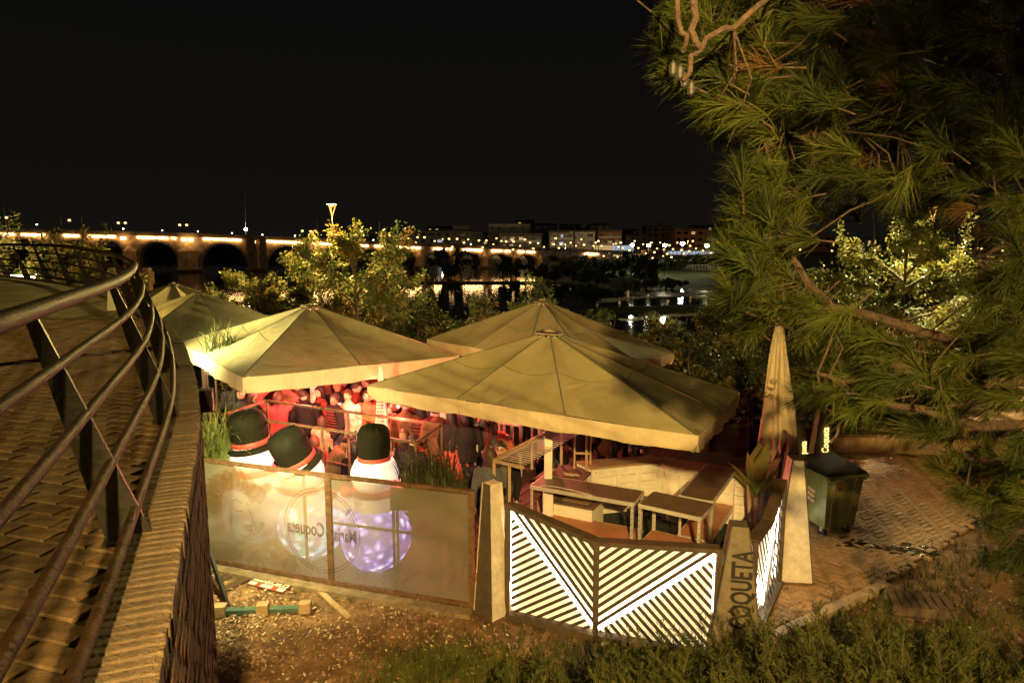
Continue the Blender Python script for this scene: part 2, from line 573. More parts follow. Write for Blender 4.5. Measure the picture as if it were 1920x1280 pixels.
WATER_Z = -1.9
def bank_h(x, y):
    # gravel islands and the far meadow
    n = mnoise(x*.018, y*.03, 3.3)*1.2 + mnoise(x*.05, y*.09, 8.1)*.6
    shore = 97 + 125*sstep(17, 4, x) - 6*sstep(20, 90, x)
    z = -3.4 + 2.6*sstep(shore-5, shore+10, y + n*7) + 1.2*sstep(shore+10, shore+80, y)
    isl = sstep(.30, .7, mnoise(x*.022+3.1, y*.06, 1.7)) * sstep(42, 58, y) * sstep(shore, shore-12, y)
    z = max(z, -3.4 + 1.85*isl)
    isl2 = math.exp(-((x-26)/24)**2 - ((y-66)/3.6)**2)
    z = max(z, -3.4 + 1.9*min(1, isl2*1.6))
    isl3 = math.exp(-((x+4)/22)**2 - ((y-112)/4)**2)
    z = max(z, -3.4 + 1.7*min(1, isl3*1.6))
    return z
xs = list(np.linspace(-420, -150, 18))[:-1] + list(np.linspace(-150, 170, 129)) + list(np.linspace(170, 480, 20))[1:]
ys = list(np.linspace(40, 150, 111)) + list(np.linspace(150, 420, 28))[1:] + list(np.linspace(420, 1200, 10))[1:]
tag(grid_mesh(xs, ys, bank_h, 'far_bank', mt['far_lawn']), kind='structure')

wm = bpy.data.materials.new('water'); wm.use_nodes = True
nt = wm.node_tree; b = nt.nodes['Principled BSDF']
b.inputs['Base Color'].default_value = (.006,.008,.008,1)
b.inputs['Roughness'].default_value = .05
b.inputs['IOR'].default_value = 1.33
tc = nt.nodes.new('ShaderNodeTexCoord'); mp = nt.nodes.new('ShaderNodeMapping'); mp.inputs['Scale'].default_value = (1.0,.55,1)
n1 = nt.nodes.new('ShaderNodeTexNoise'); n1.inputs['Scale'].default_value = 1.1; n1.inputs['Detail'].default_value = 4
bp = nt.nodes.new('ShaderNodeBump'); bp.inputs['Strength'].default_value = .16; bp.inputs['Distance'].default_value = .12
nt.links.new(tc.outputs['Object'], mp.inputs[0]); nt.links.new(mp.outputs[0], n1.inputs['Vector'])
nt.links.new(n1.outputs['Fac'], bp.inputs['Height']); nt.links.new(bp.outputs[0], b.inputs['Normal'])
wmb = MB(); wmb.quad((-420,22,WATER_Z),(480,22,WATER_Z),(480,330,WATER_Z),(-420,330,WATER_Z))
tag(wmb.build('river_water', wm), kind='structure')

# low ripples of white water over the weir
for (x0, y0, x1, y1, lab) in ((1140,562,1335,545,'thin streak of white water on the far side of the river shallows'),
                              (1195,548,1330,556,'broken band of white water below the meadow bank'),
                              (1170,600,1340,584,'short bright ripples in the middle of the dark river')):
    fo = MB(); r2 = random.Random(int(x0))
    for k in range(70):
        u = r2.random()
        p = at(x0+(x1-x0)*u + r2.uniform(-6,6), y0+(y1-y0)*u + r2.gauss(0,1.6), WATER_Z+.02)
        s = p.y*.006*r2.uniform(.5,2.6)
        fo.box((p.x,p.y,p.z), (s*2.2, s*.25, .03), r2.uniform(-.2,.2))
    o = fo.build('white_water', M('foam', (.55,.55,.48), .3, var=.3, scale=3)); tag(o, lab, 'ripples', kind='stuff')

# ------------------------------------------------------------------ terrace with its retaining wall
TZ = 3.4
WALL = [(.30,-2.2),(.02,-1.0),(-.30,0),(-.97,1.73),(-1.50,3.03),(-2.06,4.38),(-2.56,5.45),(-3.22,6.75),(-4.29,8.71),(-5.9,11.2),(-8.0,13.8),(-11,17),(-15.5,21),(-20,24.5)]
def smooth_path(P, n=6):
    out = []
    P = [Vector((*p, 0)) for p in P]
    for i in range(len(P)-1):
        p0, p1, p2, p3 = P[max(0,i-1)], P[i], P[i+1], P[min(len(P)-1,i+2)]
        for k in range(n):
            t = k/n
            out.append(.5*((2*p1)+(p2-p0)*t+(2*p0-5*p1+4*p2-p3)*t*t+(3*p1-p0-3*p2+p3)*t**3))
    out.append(P[-1])
    return out
WP = smooth_path(WALL, 10)
def resample(P, step):
    out = [P[0].copy()]
    acc = 0
    for a, b in zip(P, P[1:]):
        L = (b-a).length
        while acc + L >= step:
            t = (step-acc)/L
            a = a + (b-a)*t
            out.append(a.copy())
            L = (b-a).length
            acc = 0
        acc += L
    return out
def inward(P, i):
    a, b = P[max(0,i-1)], P[min(len(P)-1,i+1)]
    d = (b-a).normalized()
    return Vector((-d.y, d.x, 0)) if (-d.y) < 0 else Vector((d.y, -d.x, 0))
def rise(y):
    return .20*sstep(8.5, 17, y)
def offs(P, d):
    return [P[i] + inward(P, i)*d for i in range(len(P))]

def terrace_h(x, y):
    return TZ + rise(y)
# floor sheet behind the coping
inner = offs(WP, .235)
fm = MB()
V = []
for p in inner:
    V.append((p.x, p.y, TZ+rise(p.y)-.012)); V.append((p.x-45, p.y+6, TZ+rise(p.y)-.012))
F = [(2*i, 2*i+2, 2*i+3, 2*i+1) for i in range(len(inner)-1)]
fm.add(V, F)
lg = MB(); ip = [p for p in offs(WP, .30) if p.y > 10.4]
V = []
for p in ip:
    V.append((p.x, p.y, TZ+rise(p.y)+.012)); V.append((p.x-40, p.y+1.5, TZ+rise(p.y)+.012))
lg.add(V, [(2*i, 2*i+2, 2*i+3, 2*i+1) for i in range(len(ip)-1)])
tag(lg.build('terrace_lawn', mt['terrace_grass']), kind='structure')
floor = fm.build('terrace_floor', mt['joint']); tag(floor, kind='structure')

# pavers of the terrace: the ones that show largest are parts, the rest one mesh
def paver_mesh(name, l, w, h, mat, seed):
    r = random.Random(seed)
    m = MB(); e = .006
    j = lambda: r.uniform(-.003,.003)
    top = [(-l/2+e+j(),-w/2+e+j(),h+j()*.6),(l/2-e+j(),-w/2+e+j(),h+j()*.6),(l/2-e+j(),w/2-e+j(),h+j()*.6),(-l/2+e+j(),w/2-e+j(),h+j()*.6)]
    mid = [(-l/2,-w/2,h-e),(l/2,-w/2,h-e),(l/2,w/2,h-e),(-l/2,w/2,h-e)]
    bot = [(-l/2,-w/2,-.03),(l/2,-w/2,-.03),(l/2,w/2,-.03),(-l/2,w/2,-.03)]
    m.add(top+mid+bot, [(0,1,2,3)] + [(i, 4+i, 4+(i+1)%4, (i+1)%4) for i in range(4)] + [(4+i, 8+i, 8+(i+1)%4, 4+(i+1)%4) for i in range(4)])
    me = bpy.data.meshes.new(name); me.from_pydata(m.v, [], m.f); me.materials.append(mat)
    return me, m
def lay(items, meshes, mbs, parent, name, mat, limit=300):
    """items: (x, y, z, rot, visible size) - biggest ones as parts, the rest joined as stuff"""
    items.sort(key=lambda t: -t[4])
    for i, (x, y, z, rot, s) in enumerate(items[:limit]):
        o = link(name, meshes[i % len(meshes)], parent)
        o.location = (x, y, z); o.rotation_euler = (rng.uniform(-.006,.006), rng.uniform(-.006,.006), rot+rng.uniform(-.008,.008))
    rest = items[limit:]
    if rest:
        V, F, n = [], [], 0
        for i, (x, y, z, rot, s) in enumerate(rest):
            mb = mbs[i % len(mbs)]
            c, sn = math.cos(rot), math.sin(rot)
            for p in mb.v:
                V.append((x+p[0]*c-p[1]*sn, y+p[0]*sn+p[1]*c, z+p[2]))
            F += [tuple(q+n for q in f) for f in mb.f]
            n += len(mb.v)
        o = np_mesh(name, V, F, mat, parent); o['kind'] = 'stuff'
pm = [paver_mesh('paver', .209, .100, .006+.0007*k, mt['paver'], k) for k in range(5)]
items = []
ang = R(-17)
ca, sa = math.cos(ang), math.sin(ang)
inner_np = np.array([(p.x, p.y) for p in inner])
for iv in range(-30, 160):
    for iu in range(-110, 30):
        u = (iu + .5*(iv % 2))*.216; v = iv*.106
        x, y = u*ca - v*sa, u*sa + v*ca
        if y < .6 or y > 14: continue
        px, py = proj((x, y, TZ))
        if not (-60 < px < 420 and 500 < py < 1400): continue
        d2 = (inner_np[:,0]-x)**2 + (inner_np[:,1]-y)**2
        k = int(np.argmin(d2))
        nrm = inward(inner, k)
        if (x-inner[k].x)*nrm.x + (y-inner[k].y)*nrm.y < -.02: continue
        items.append((x, y, TZ+rise(y)-.006, ang, 1/(x*x+y*y+1.4)))
lay(items, [m for m, _ in pm], [b for _, b in pm], floor, 'paver', mt['paver'])

# retaining wall
wall = thing('retaining_wall', 'curved brick retaining wall with a brick coping below the terrace railing', 'wall')
wb_ = MB()
core = offs(WP, .03)
inn = offs(WP, .40)
V, F = [], []
for p, q in zip(core, inn):
    V += [(p.x,p.y,-1.6),(p.x,p.y,TZ+rise(p.y)-.085),(q.x,q.y,TZ+rise(p.y)-.085),(q.x,q.y,-1.6)]
for i in range(len(core)-1):
    a = 4*i
    for k in range(3):
        F.append((a+k, a+k+1, a+4+k+1, a+4+k))
wb_.add(V, F); wb_.build('wall_core', mt['mortar'], wall)
# face bricks, course by course (seen only at a grazing angle)
cb = MB(); cb.box((0,0,0),(.215,.10,.062)); fbm = bpy.data.meshes.new('brick'); fbm.from_pydata(cb.v,[],cb.f); fbm.materials.append(mt['wallbrick'])
FB = resample(WP, .225)
fitems = []
for i, p in enumerate(FB):
    if not (1.2 < p.y < 9.0): continue
    n = inward(FB, i); rot = math.atan2(-n.x, n.y)
    for c in range(44):
        z = .04 + c*.075
        if z > TZ-.12: continue
        off = .112 if c % 2 else 0
        t = Vector((n.y, -n.x, 0))
        q = p + n*(.047+rng.uniform(-.004,.004)) + t*off
        px, py = proj((q.x,q.y,z))
        fitems.append((q.x,q.y,z,rot, -abs(q.y-3.2)-.3*abs(z-2.2)))
fitems.sort(key=lambda t:-t[4])
for (x,y,z,rot,s) in fitems[:300]:
    o = link('brick', fbm, wall); o.location=(x,y,z); o.rotation_euler=(rng.uniform(-.02,.02),0,rot)
V, F, n = [], [], 0
for (x,y,z,rot,s) in fitems[300:]:
    c_, s_ = math.cos(rot), math.sin(rot)
    V += [(x+p[0]*c_-p[1]*s_, y+p[0]*s_+p[1]*c_, z+p[2]) for p in cb.v]
    F += [tuple(q+n for q in f) for f in cb.f]; n += 8
o = np_mesh('brick', V, F, mt['wallbrick'], wall); o['kind']='stuff'
# coping of bricks on edge
CP = resample(WP, .052)
cms = []
for k in range(6):
    r_ = random.Random(k); m = MB()
    l = .225; w = .043; h = .10
    ch = r_.uniform(.004,.012)
    vs = [(-l/2,-w/2,-h),(l/2,-w/2,-h),(l/2,w/2,-h),(-l/2,w/2,-h),(-l/2,-w/2,-ch),(l/2,-w/2,-ch),(l/2,w/2,-ch),(-l/2,w/2,-ch),
          (-l/2+ch,-w/2+ch*.5,0),(l/2-ch*r_.uniform(.6,3),-w/2+ch*.5,0),(l/2-ch*r_.uniform(.6,3),w/2-ch*.5,0),(-l/2+ch,w/2-ch*.5,0)]
    m.add(vs, [(0,1,5,4),(1,2,6,5),(2,3,7,6),(3,0,4,7),(4,5,9,8),(5,6,10,9),(6,7,11,10),(7,4,8,11),(8,9,10,11)])
    me = bpy.data.meshes.new('coping_brick'); me.from_pydata(m.v,[],m.f); me.materials.append(mt['coping']); cms.append(me)
nb = 0; V, F, n = [], [], 0
for i, p in enumerate(CP):
    if p.y < .9: continue
    nn = inward(CP, i); rot = math.atan2(-nn.y, -nn.x)
    q = p + nn*(.112 + rng.uniform(-.004,.004)) ; z = TZ+rise(p.y)+.03+rng.uniform(-.003,.004)
    if nb < 300 and p.y < 15:
        if rng.random() < .035 and p.y > 3: continue      # missing and broken bricks
        o = link('coping_brick', cms[nb % 6], wall); nb += 1
        o.location = (q.x,q.y,z); o.rotation_euler = (rng.uniform(-.02,.02), rng.uniform(-.015,.015), rot+rng.uniform(-.02,.02))
    else:
        m = cms[0]; c_, s_ = math.cos(rot), math.sin(rot)
        V += [(q.x+a.co.x*c_-a.co.y*s_, q.y+a.co.x*s_+a.co.y*c_, z+a.co.z) for a in m.vertices]
        F += [tuple(k+n for k in f.vertices) for f in m.polygons]; n += len(m.vertices)
if V:
    o = np_mesh('coping_brick', V, F, mt['coping'], wall); o['kind']='stuff'

# ------------------------------------------------------------------ railing
rail = thing('railing', 'curving bronze metal railing with flat leaning posts along the terrace edge', 'railing')
RP = resample(WP, .12)
def rail_path(h, d=None):
    d = (.13+.34*h) if d is None else d
    return [p + Vector((0,0,TZ+rise(p.y)+h)) for p in offs(RP, d)]
def rail_tube(name, h, rad, n):
    P = rail_path(h)
    m = MB(); m.tube(P, rad, n); return m.build(name, mt['railmetal'], rail, True)
rail_tube('top_rail', .95, .036, 14)
for h in (.745,.54,.335,.13):
    rail_tube('rail', h, .021, 10)
pts = resample(WP, .02)
s_acc, idx0 = 0, min(range(len(pts)), key=lambda i: abs(pts[i].y-2.72))
step = int(2.05/.02)
k = idx0 % step
while k < len(pts):
    p = pts[k]; nn = inward(pts, k); t = Vector((nn.y,-nn.x,0))
    z0 = TZ+rise(p.y)
    b0 = p + nn*.135; b1 = p + nn*(.13+.34*.93) - t*0.0
    m = MB(); th = .012
    for sgn in (-1,1):
        pass
    lo_w, hi_w = .17, .042
    A = [b0 - nn*0 + Vector((0,0,z0)), b1 + Vector((0,0,z0+.92))]
    # flat plate, wide across the rail at the foot, narrow at the head
    vs = []
    for P_, w_ in ((A[0], lo_w), (A[1], hi_w)):
        for a, b_ in ((-1,-1),(1,-1),(1,1),(-1,1)):
            vs.append(P_ + nn*(a*w_/2+ (w_*.35)) + t*(b_*th))
    m.add(vs, [(3,2,1,0),(4,5,6,7),(0,1,5,4),(1,2,6,5),(2,3,7,6),(3,0,4,7)])
    m.box(A[0]+nn*.06+Vector((0,0,.008)), (.2,.09,.014), math.atan2(nn.y,nn.x))
    m.build('post', mt['postmetal'], rail)
    k += step
# ------------------------------------------------------------------ big square parasols
def parasol(label, N, L, Rr, ze, za, nu, nv, group='big beige market parasols over the terrace bar', drop=.27, seed=0):
    r_ = random.Random(seed)
    N, L, Rr = Vector((*N,0)), Vector((*L,0)), Vector((*Rr,0))
    c = (L+Rr)/2
    t = thing('parasol', label, 'parasol', (c.x,c.y,0), 0, group)
    N, L, Rr = N-c, L-c, Rr-c
    Fc = L + Rr - N
    corners = [N, Rr, Fc, L]
    divs = [nv, nu, nv, nu]
    edge = []
    for i in range(4):
        a, b = corners[i], corners[(i+1)%4]
        for k in range(divs[i]):
            edge.append((a.lerp(b, k/divs[i]), k == 0))
    n = len(edge)
    tops = .07
    apex = Vector((0,0,za))
    def pt(e, s, lat, e2):
        q = e.lerp(e2, lat)
        p = Vector((q.x*s, q.y*s, za + (ze-za)*s))
        sag = -.085*math.sin(math.pi*lat)*math.sin(math.pi*min(1,s*.97))*(e-e2).length/1.6
        p.z += sag + .012*math.sin(3*lat+seed)*s
        return p
    seam = MB()
    for i in range(n):
        e, e2 = edge[i][0], edge[(i+1)%n][0]
        NS, NL = 9, 8
        V = [pt(e, tops+(1-tops)*j/NS, k/NL, e2) for j in range(NS+1) for k in range(NL+1)]
        F = [(j*(NL+1)+k, (j+1)*(NL+1)+k, (j+1)*(NL+1)+k+1, j*(NL+1)+k+1) for j in range(NS) for k in range(NL)]
        np_mesh('panel', V, F, mt['canvas'], t, smooth=True)
        # ridge seam on the rib and the cross seam
        P = [pt(e, tops+(1-tops)*j/6, 0, e2)+Vector((0,0,.006)) for j in range(7)]
        for a, b in zip(P, P[1:]): seam.beam(a, b, .022 if not edge[i][1] else .03, .008)
        P = [pt(e, .52, k/6, e2)+Vector((0,0,.004)) for k in range(7)]
        for a, b in zip(P, P[1:]): seam.beam(a, b, .014, .005)
    seam.build('seam', mt['seam'], t)
    for i in range(4):
        a, b = corners[i], corners[(i+1)%4]
        d = (b-a).normalized(); out = Vector((d.y,-d.x,0))
        NS = 40
        V = []
        for k in range(NS+1):
            q = a.lerp(b, k/NS)
            fr = k/NS
            seg = (fr*divs[i]) % 1.0
            zz = ze - .085*math.sin(math.pi*seg)*math.sin(math.pi*.97)*((a-b).length/divs[i])/1.6
            curl = .10*(math.exp(-fr*14)+math.exp(-(1-fr)*14))
            wv = .012*math.sin(k*1.7+seed)+.02*math.sin(k*.45+i)
            V.append(q + Vector((0,0,zz+.002)))
            V.append(q + out*(.02+wv*.5 - curl*.3) + Vector((0,0,zz-drop*.5)))
            V.append(q + out*(.015+wv - curl) + Vector((0,0,zz-drop-.01*math.sin(k*.8))))
        F = []
        for k in range(NS):
            F += [(3*k,3*k+1,3*k+4,3*k+3),(3*k+1,3*k+2,3*k+5,3*k+4)]
        np_mesh('valance', V, F, mt['canvas_edge'], t, smooth=True)
    cap = MB()
    e0 = max((e.length for e, _ in edge))
    k_ = tops*.95
    ring = [Vector((e.x*k_, e.y*k_, za+(ze-za)*k_+.05)) for e, _ in edge]
    cap.tube(ring+[ring[0]], .016, 6)
    cap.build('vent_ring', mt['darkmetal'], t, True)
    c2 = MB()
    ring2 = [Vector((e.x*k_*1.15, e.y*k_*1.15, za+(ze-za)*k_+.02)) for e, _ in edge]
    c2.add(ring2+[Vector((0,0,za+.03))], [(i,(i+1)%n,n) for i in range(n)])
    c2.build('vent_cap', mt['canvas_edge'], t)
    for e, _c in edge:
        m = MB(); m.beam((e.x*.05,e.y*.05,za-.09),(e.x*.97,e.y*.97,ze-.05),.025,.04); m.build('rib', mt['white'], t)
    po = MB(); po.box((0,0,(za-.1)/2+.05),(.115,.115,za-.2)); po.box((0,0,.45),(.15,.15,.8)); po.build('pole', mt['white'], t)
    ba = MB(); ba.box((0,0,.06),(.8,.8,.12)); ba.build('base_plate', mt['darkmetal'], t)
    return t

PB = dict(N=(2.10,7.46), L=(-2.20,10.16), Rr=(3.29,9.66))
PA = dict(N=(-4.35,10.82), L=(-7.18,14.68), Rr=(-1.02,12.98))
PC = dict(N=(1.34,11.32), L=(-1.88,14.92), Rr=(3.12,12.95))
parasol('nearest parasol, spread over the bar counters and metal racks', **PB, ze=2.45, za=3.32, nu=3, nv=2, seed=1, drop=.205)
parasol('parasol with its left side glaring yellow in the floodlight, over the crowd', **PA, ze=2.45, za=3.36, nu=2, nv=2, seed=2)
parasol('parasol rising behind the one over the bar, nearest to the river', **PC, ze=2.50, za=3.44, nu=3, nv=2, seed=3, drop=.2)
def shift(P, d, **k):
    return dict(N=(P['N'][0]+d[0],P['N'][1]+d[1]), L=(P['L'][0]+d[0],P['L'][1]+d[1]), Rr=(P['Rr'][0]+d[0],P['Rr'][1]+d[1]))
parasol('brown-shaded parasol behind the floodlit one, with tall grass in front of it', **shift(PA,(-3.95,3.75)), ze=2.45, za=3.36, nu=2, nv=2, seed=4)
parasol('farthest parasol, only its tip showing beside the railing', **shift(PA,(-6.5,7.6)), ze=2.45, za=3.36, nu=2, nv=2, seed=5)

# ------------------------------------------------------------------ floodlights clamped to the wall top
for k, (x, y) in enumerate(((-6.45,12.25),(-9.7,15.9))):
    p = Vector((x, y, 2.80))
    lb = ['floodlight on the wall edge beside the glaring parasol','floodlight on the wall edge beside the brown-shaded parasol'][k]
    t = thing('floodlight', lb, 'floodlight', p, 0, 'floodlights on the wall edge')
    h = MB(); h.box((0,0,-.03),(.75,.16,.04), -.95); h.beam((0,0,-.05),(-.25,-.2,-.35),.03,.03); h.build('housing', mt['black'], t)
    g = MB(); g.box((.02,0,.03),(.70,.12,.05), -.95); g.build('lit_glass', mt['floodlamp'], t)
    spot('flood_beam', (.02,.0,.12), (2.2,1.4,-.1) if k == 0 else (1.6,3.0,-.1), [FLOOD,KEYCOL][k], [760,420][k], 130, .6, .12, t)
    if k == 0: spot('flood_beam', (-.3,.5,.12), (1.2,1.9,-.1), FLOOD, 760, 130, .6, .12, t)
t = thing('floodlight', 'floodlight fixed to the outer face of the terrace wall, aimed at the banner fence', 'floodlight', (-3.42,7.35,2.9), 0, 'floodlights on the wall edge')
h = MB(); h.box((-.02,-.08,.0),(.34,.14,.24), .3); h.beam((-.05,-.06,.03),(-.35,-.12,.1),.03,.03); h.build('housing', mt['black'], t)
g = MB(); g.box((-.01,.01,.0),(.22,.02,.12), .3); g.build('lit_glass', mt['floodlamp'], t)
spot('flood_beam', (.02,.10,-.03), (-.35,2.0,-1.7), FLOOD, 1150, 130, .9, .08, t)

# ------------------------------------------------------------------ fence with printed mesh banners
fence = thing('banner_fence', 'low brown metal fence filled with two printed see-through banners in front of the snowmen', 'fence')
FX = [Vector((-5.35,9.62,0)), Vector((-2.42,8.62,0)), Vector((-.50,8.03,0))]
FH = 1.58
for i in range(2):
    a, b = FX[i], FX[i+1]
    g = MB()
    g.beam(a+Vector((0,0,FH)), b+Vector((0,0,FH)), .05, .05); g.build('top_bar', mt['rust'], fence)
    g = MB(); g.beam(a+Vector((0,0,.10)), b+Vector((0,0,.10)), .05, .05); g.build('bottom_bar', mt['rust'], fence)
for i, p in enumerate(FX):
    g = MB(); g.beam(p+Vector((0,0,0)), p+Vector((0,0,FH+.02)), .075, .075); g.build('post', mt['rust'], fence)
d1 = (FX[2]-FX[1]).normalized(); back = Vector((-d1.y, d1.x, 0))
g = MB(); g.beam(FX[1]+back*.04+Vector((0,0,.92)), FX[2]+back*.04+Vector((0,0,.92)), .02, .03); g.build('middle_bar', mt['darkmetal'], fence)
d0 = (FX[1]-FX[0]).normalized(); bk0 = Vector((-d0.y,d0.x,0))
g = MB(); q = FX[1]-d0*.42+bk0*.06; g.beam(q, q+Vector((0,0,FH)), .035,.035); g.build('rear_post', mt['rust'], fence)

def banner_mat(name, col, a, stain):
    m = M(name, col, .85, var=.14, scale=1.1, trans=.45, bump=.25, bscale=60)
    nt = m.node_tree; out = nt.nodes['Material Output']
    sh = out.inputs['Surface'].links[0].from_socket
    tp = nt.nodes.new('ShaderNodeBsdfTransparent')
    tp.inputs[0].default_value = (.98,.93,.84,1)
    mx = nt.nodes.new('ShaderNodeMixShader'); mx.inputs[0].default_value = a
    nt.links.new(tp.outputs[0], mx.inputs[1]); nt.links.new(sh, mx.inputs[2]); nt.links.new(mx.outputs[0], out.inputs['Surface'])
    return m
bmat = banner_mat('banner_cloth', (.335,.30,.215), .72, 0)
pmat = banner_mat('banner_print', (.15,.11,.06), .36, 0)
pmat2 = banner_mat('banner_print_soft', (.25,.19,.10), .15, 0)
def banner(a, b, seed):
    d = (b-a); L = d.length; d.normalize(); out = Vector((d.y,-d.x,0))
    if out.y > 0: out = -out
    NX, NZ = 46, 22; V = []
    for j in range(NZ+1):
        for i in range(NX+1):
            u, w = i/NX, j/NZ
            e = min(1, 6*min(u,1-u))*min(1,4*min(w,1-w)+.15)
            y = .018*math.sin(9*u+2.4*w+seed)+.014*math.sin(5*w+13*u*w+seed*2)+.03*math.exp(-((u-w*.8-.1)/.05)**2)*e
            V.append(a + d*(.03+(L-.06)*u) + out*(y*e+.004) + Vector((0,0,.13+(FH-.17)*w)))
    F = [(j*(NX+1)+i, j*(NX+1)+i+1, (j+1)*(NX+1)+i+1, (j+1)*(NX+1)+i) for j in range(NZ) for i in range(NX)]
    return np_mesh('banner', V, F, bmat, fence, smooth=True), d, out
ba1, d1_, out1 = banner(FX[0], FX[1], 0.3)
ba2, d2_, out2 = banner(FX[1], FX[2], 1.9)
# the print, seen from behind: ring, name reversed, a face with closed eyes, a cut leaf, grasses
def bpos(s, z, off=.055):
    """point on the banner, s metres from the middle post (negative on the first banner)"""
    if s < 0: return FX[1] + d1_*s + out1*off + Vector((0,0,z))
    return FX[1] + d2_*s + out2*off + Vector((0,0,z))
def ribbon(mb, pts, w):
    for k in range(len(pts)-1):
        a, b = pts[k], pts[k+1]
        dx, dz = b[0]-a[0], b[1]-a[1]
        l = math.hypot(dx,dz) or 1
        nx, nz = -dz/l*w/2, dx/l*w/2
        w2 = w
        mb.add([bpos(a[0]-nx,a[1]-nz), bpos(b[0]-nx,b[1]-nz), bpos(b[0]+nx,b[1]+nz), bpos(a[0]+nx,a[1]+nz)], [(0,1,2,3)])
def blob(mb, pts, off=.05):
    mb.add([bpos(x,z,off) for x,z in pts], [tuple(range(len(pts)))])
for rr in (.585,.545):
    for (t0,t1) in ((95,262),(-88,84)):
        m = MB(); ribbon(m, [(-.10+rr*.98*math.cos(R(t)), .83+rr*math.sin(R(t))) for t in np.linspace(t0,t1,40)], .016)
        m.build('printed_ring', pmat, fence)
put_text('printed_lettering', 'Coqueta', .27, bpos(-.34,.83), d1_, Vector((0,0,1)), pmat, fence, .001, True, sx=.62)
put_text('printed_lettering', 'Mar\u00eda', .25, bpos(.26,.80), d2_, Vector((0,0,1)), pmat, fence, .001, True, sx=.6)
m = MB()
fx, fz = -1.42, .82
head = [(fx-.26,fz+.30),(fx-.18,fz+.42),(fx-.02,fz+.46),(fx+.12,fz+.40),(fx+.15,fz+.25),(fx+.17,fz+.14),(fx+.23,fz+.05),(fx+.19,fz),(fx+.20,fz-.06),(fx+.17,fz-.10),(fx+.19,fz-.15),(fx+.13,fz-.24),(fx,fz-.28),(fx-.09,fz-.33),(fx-.12,fz-.62),(fx-.38,fz-.5),(fx-.34,fz-.1)]
hm = MB()
for k in range(13):                                                   # hair around the face
    a = R(30+k*17); cx, cz = fx-.06+.40*math.cos(a), fz+.20+.36*math.sin(a)
    if a > R(195): continue
    blob(hm, [(cx+.17*math.cos(t)*(1+.15*math.sin(3*t+k)), cz+.16*math.sin(t)*(1+.15*math.cos(2*t+k))) for t in np.linspace(0,2*math.pi,12)[:-1]], .046+.0006*k)
hm.build('printed_hair', pmat2, fence)
ln = MB()
ribbon(ln, [(fx+.15,fz+.25),(fx+.17,fz+.14),(fx+.23,fz+.05),(fx+.19,fz),(fx+.21,fz-.05),(fx+.17,fz-.09),(fx+.20,fz-.14),(fx+.14,fz-.24),(fx,fz-.28),(fx-.09,fz-.34)], .012)
ribbon(ln, [(fx-.10,fz+.15),(fx-.05,fz+.11),(fx+.01,fz+.10),(fx+.06,fz+.13)], .016)
ribbon(ln, [(fx-.12,fz+.24),(fx-.04,fz+.27),(fx+.06,fz+.23)], .012)
ribbon(ln, [(fx+.12,fz+.16),(fx+.15,fz+.13)], .014)
ribbon(ln, [(fx+.11,fz-.10),(fx+.16,fz-.075),(fx+.20,fz-.10)], .022)
ribbon(ln, [(fx+.12,fz-.16),(fx+.18,fz-.14)], .02)
ribbon(ln, [(fx+.13,fz+.01),(fx+.17,fz-.01)], .014)
ln.build('printed_face', pmat, fence)
lf = MB()
lx, lz = -1.12, .46                                                   # broad leaf with deep cuts, hanging beside the chin
for k in range(6):
    for sgn in (-1,1):
        a0 = R(68-27*k); rr = (.27,.34,.36,.34,.30,.24)[k]
        dx, dz = math.cos(a0)*sgn, math.sin(a0)
        px_, pz_ = -dz*sgn, dx*sgn
        bx, bz_ = lx, lz+.16-.055*k
        wd = .036
        blob(lf, [(bx+px_*.012,bz_+pz_*.012),(bx+dx*rr*.5+px_*wd,bz_+dz*rr*.5+pz_*wd),(bx+dx*rr*.9+px_*wd*1.1,bz_+dz*rr*.9+pz_*wd*1.1-.03),(bx+dx*rr,bz_+dz*rr-.05),(bx+dx*rr*.85-px_*wd,bz_+dz*rr*.85-pz_*wd-.03),(bx+dx*rr*.4-px_*wd*.8,bz_+dz*rr*.4-pz_*wd*.8)], .0515)
lf.build('printed_leaf', pmat2, fence)
gr = MB()
for k in range(26):
    s = -.75+k*.075; r_ = random.Random(k)
    ribbon(gr, [(s,.16),(s+r_.uniform(-.1,.1),.28),(s+r_.uniform(-.24,.24),.38+r_.random()*.12)], .010)
blob(gr, [(-.72+.22*math.cos(t), .32+.20*math.sin(t)) for t in np.linspace(0,2*math.pi,16)[:-1]], .0515)
blob(gr, [(-1.75+.34*math.cos(t), .30+.14*math.sin(t)) for t in np.linspace(0,2*math.pi,16)[:-1]], .0515)
gr.build('printed_grass', pmat2, fence)['kind'] = 'stuff'
kb = MB(); 
for i in range(2):
    a, b = FX[i]+Vector((0,-.12,0)), FX[i+1]+Vector((0,-.12,0)); kb.beam(a+Vector((0,0,.02)), b+Vector((0,0,.02)), .16, .09)
tag(kb.build('kerb', M('fence_kerb', (.20,.145,.085), .9, var=.4, scale=7, bump=.6)), 'low concrete kerb along the foot of the banner fence', 'kerb')

# barrier rail round the snowmen
bar = thing('barrier', 'thin dark metal barrier frame standing round the inflatable snowmen', 'barrier')
Q = [(-4.60,10.62),(-4.25,11.55),(-1.06,9.98),(-1.32,9.05)]
for i in range(4):
    a, b = Q[i], Q[(i+1)%4]
    m = MB(); m.beam((*a,1.9),(*b,1.9),.035,.035); m.build('top_bar', mt['rust'], bar)
    if i in (0,1,2):
        m = MB(); m.beam((*a,1.0),(*b,1.0),.025,.025); m.build('middle_bar', mt['rust'], bar)
for a in Q + [tuple((Vector(Q[0])*.45+Vector(Q[3])*.55)), tuple((Vector(Q[1])*.5+Vector(Q[2])*.5))]:
    m = MB(); m.beam((a[0],a[1],0),(a[0],a[1],1.9),.035,.035); m.build('post', mt['rust'], bar)

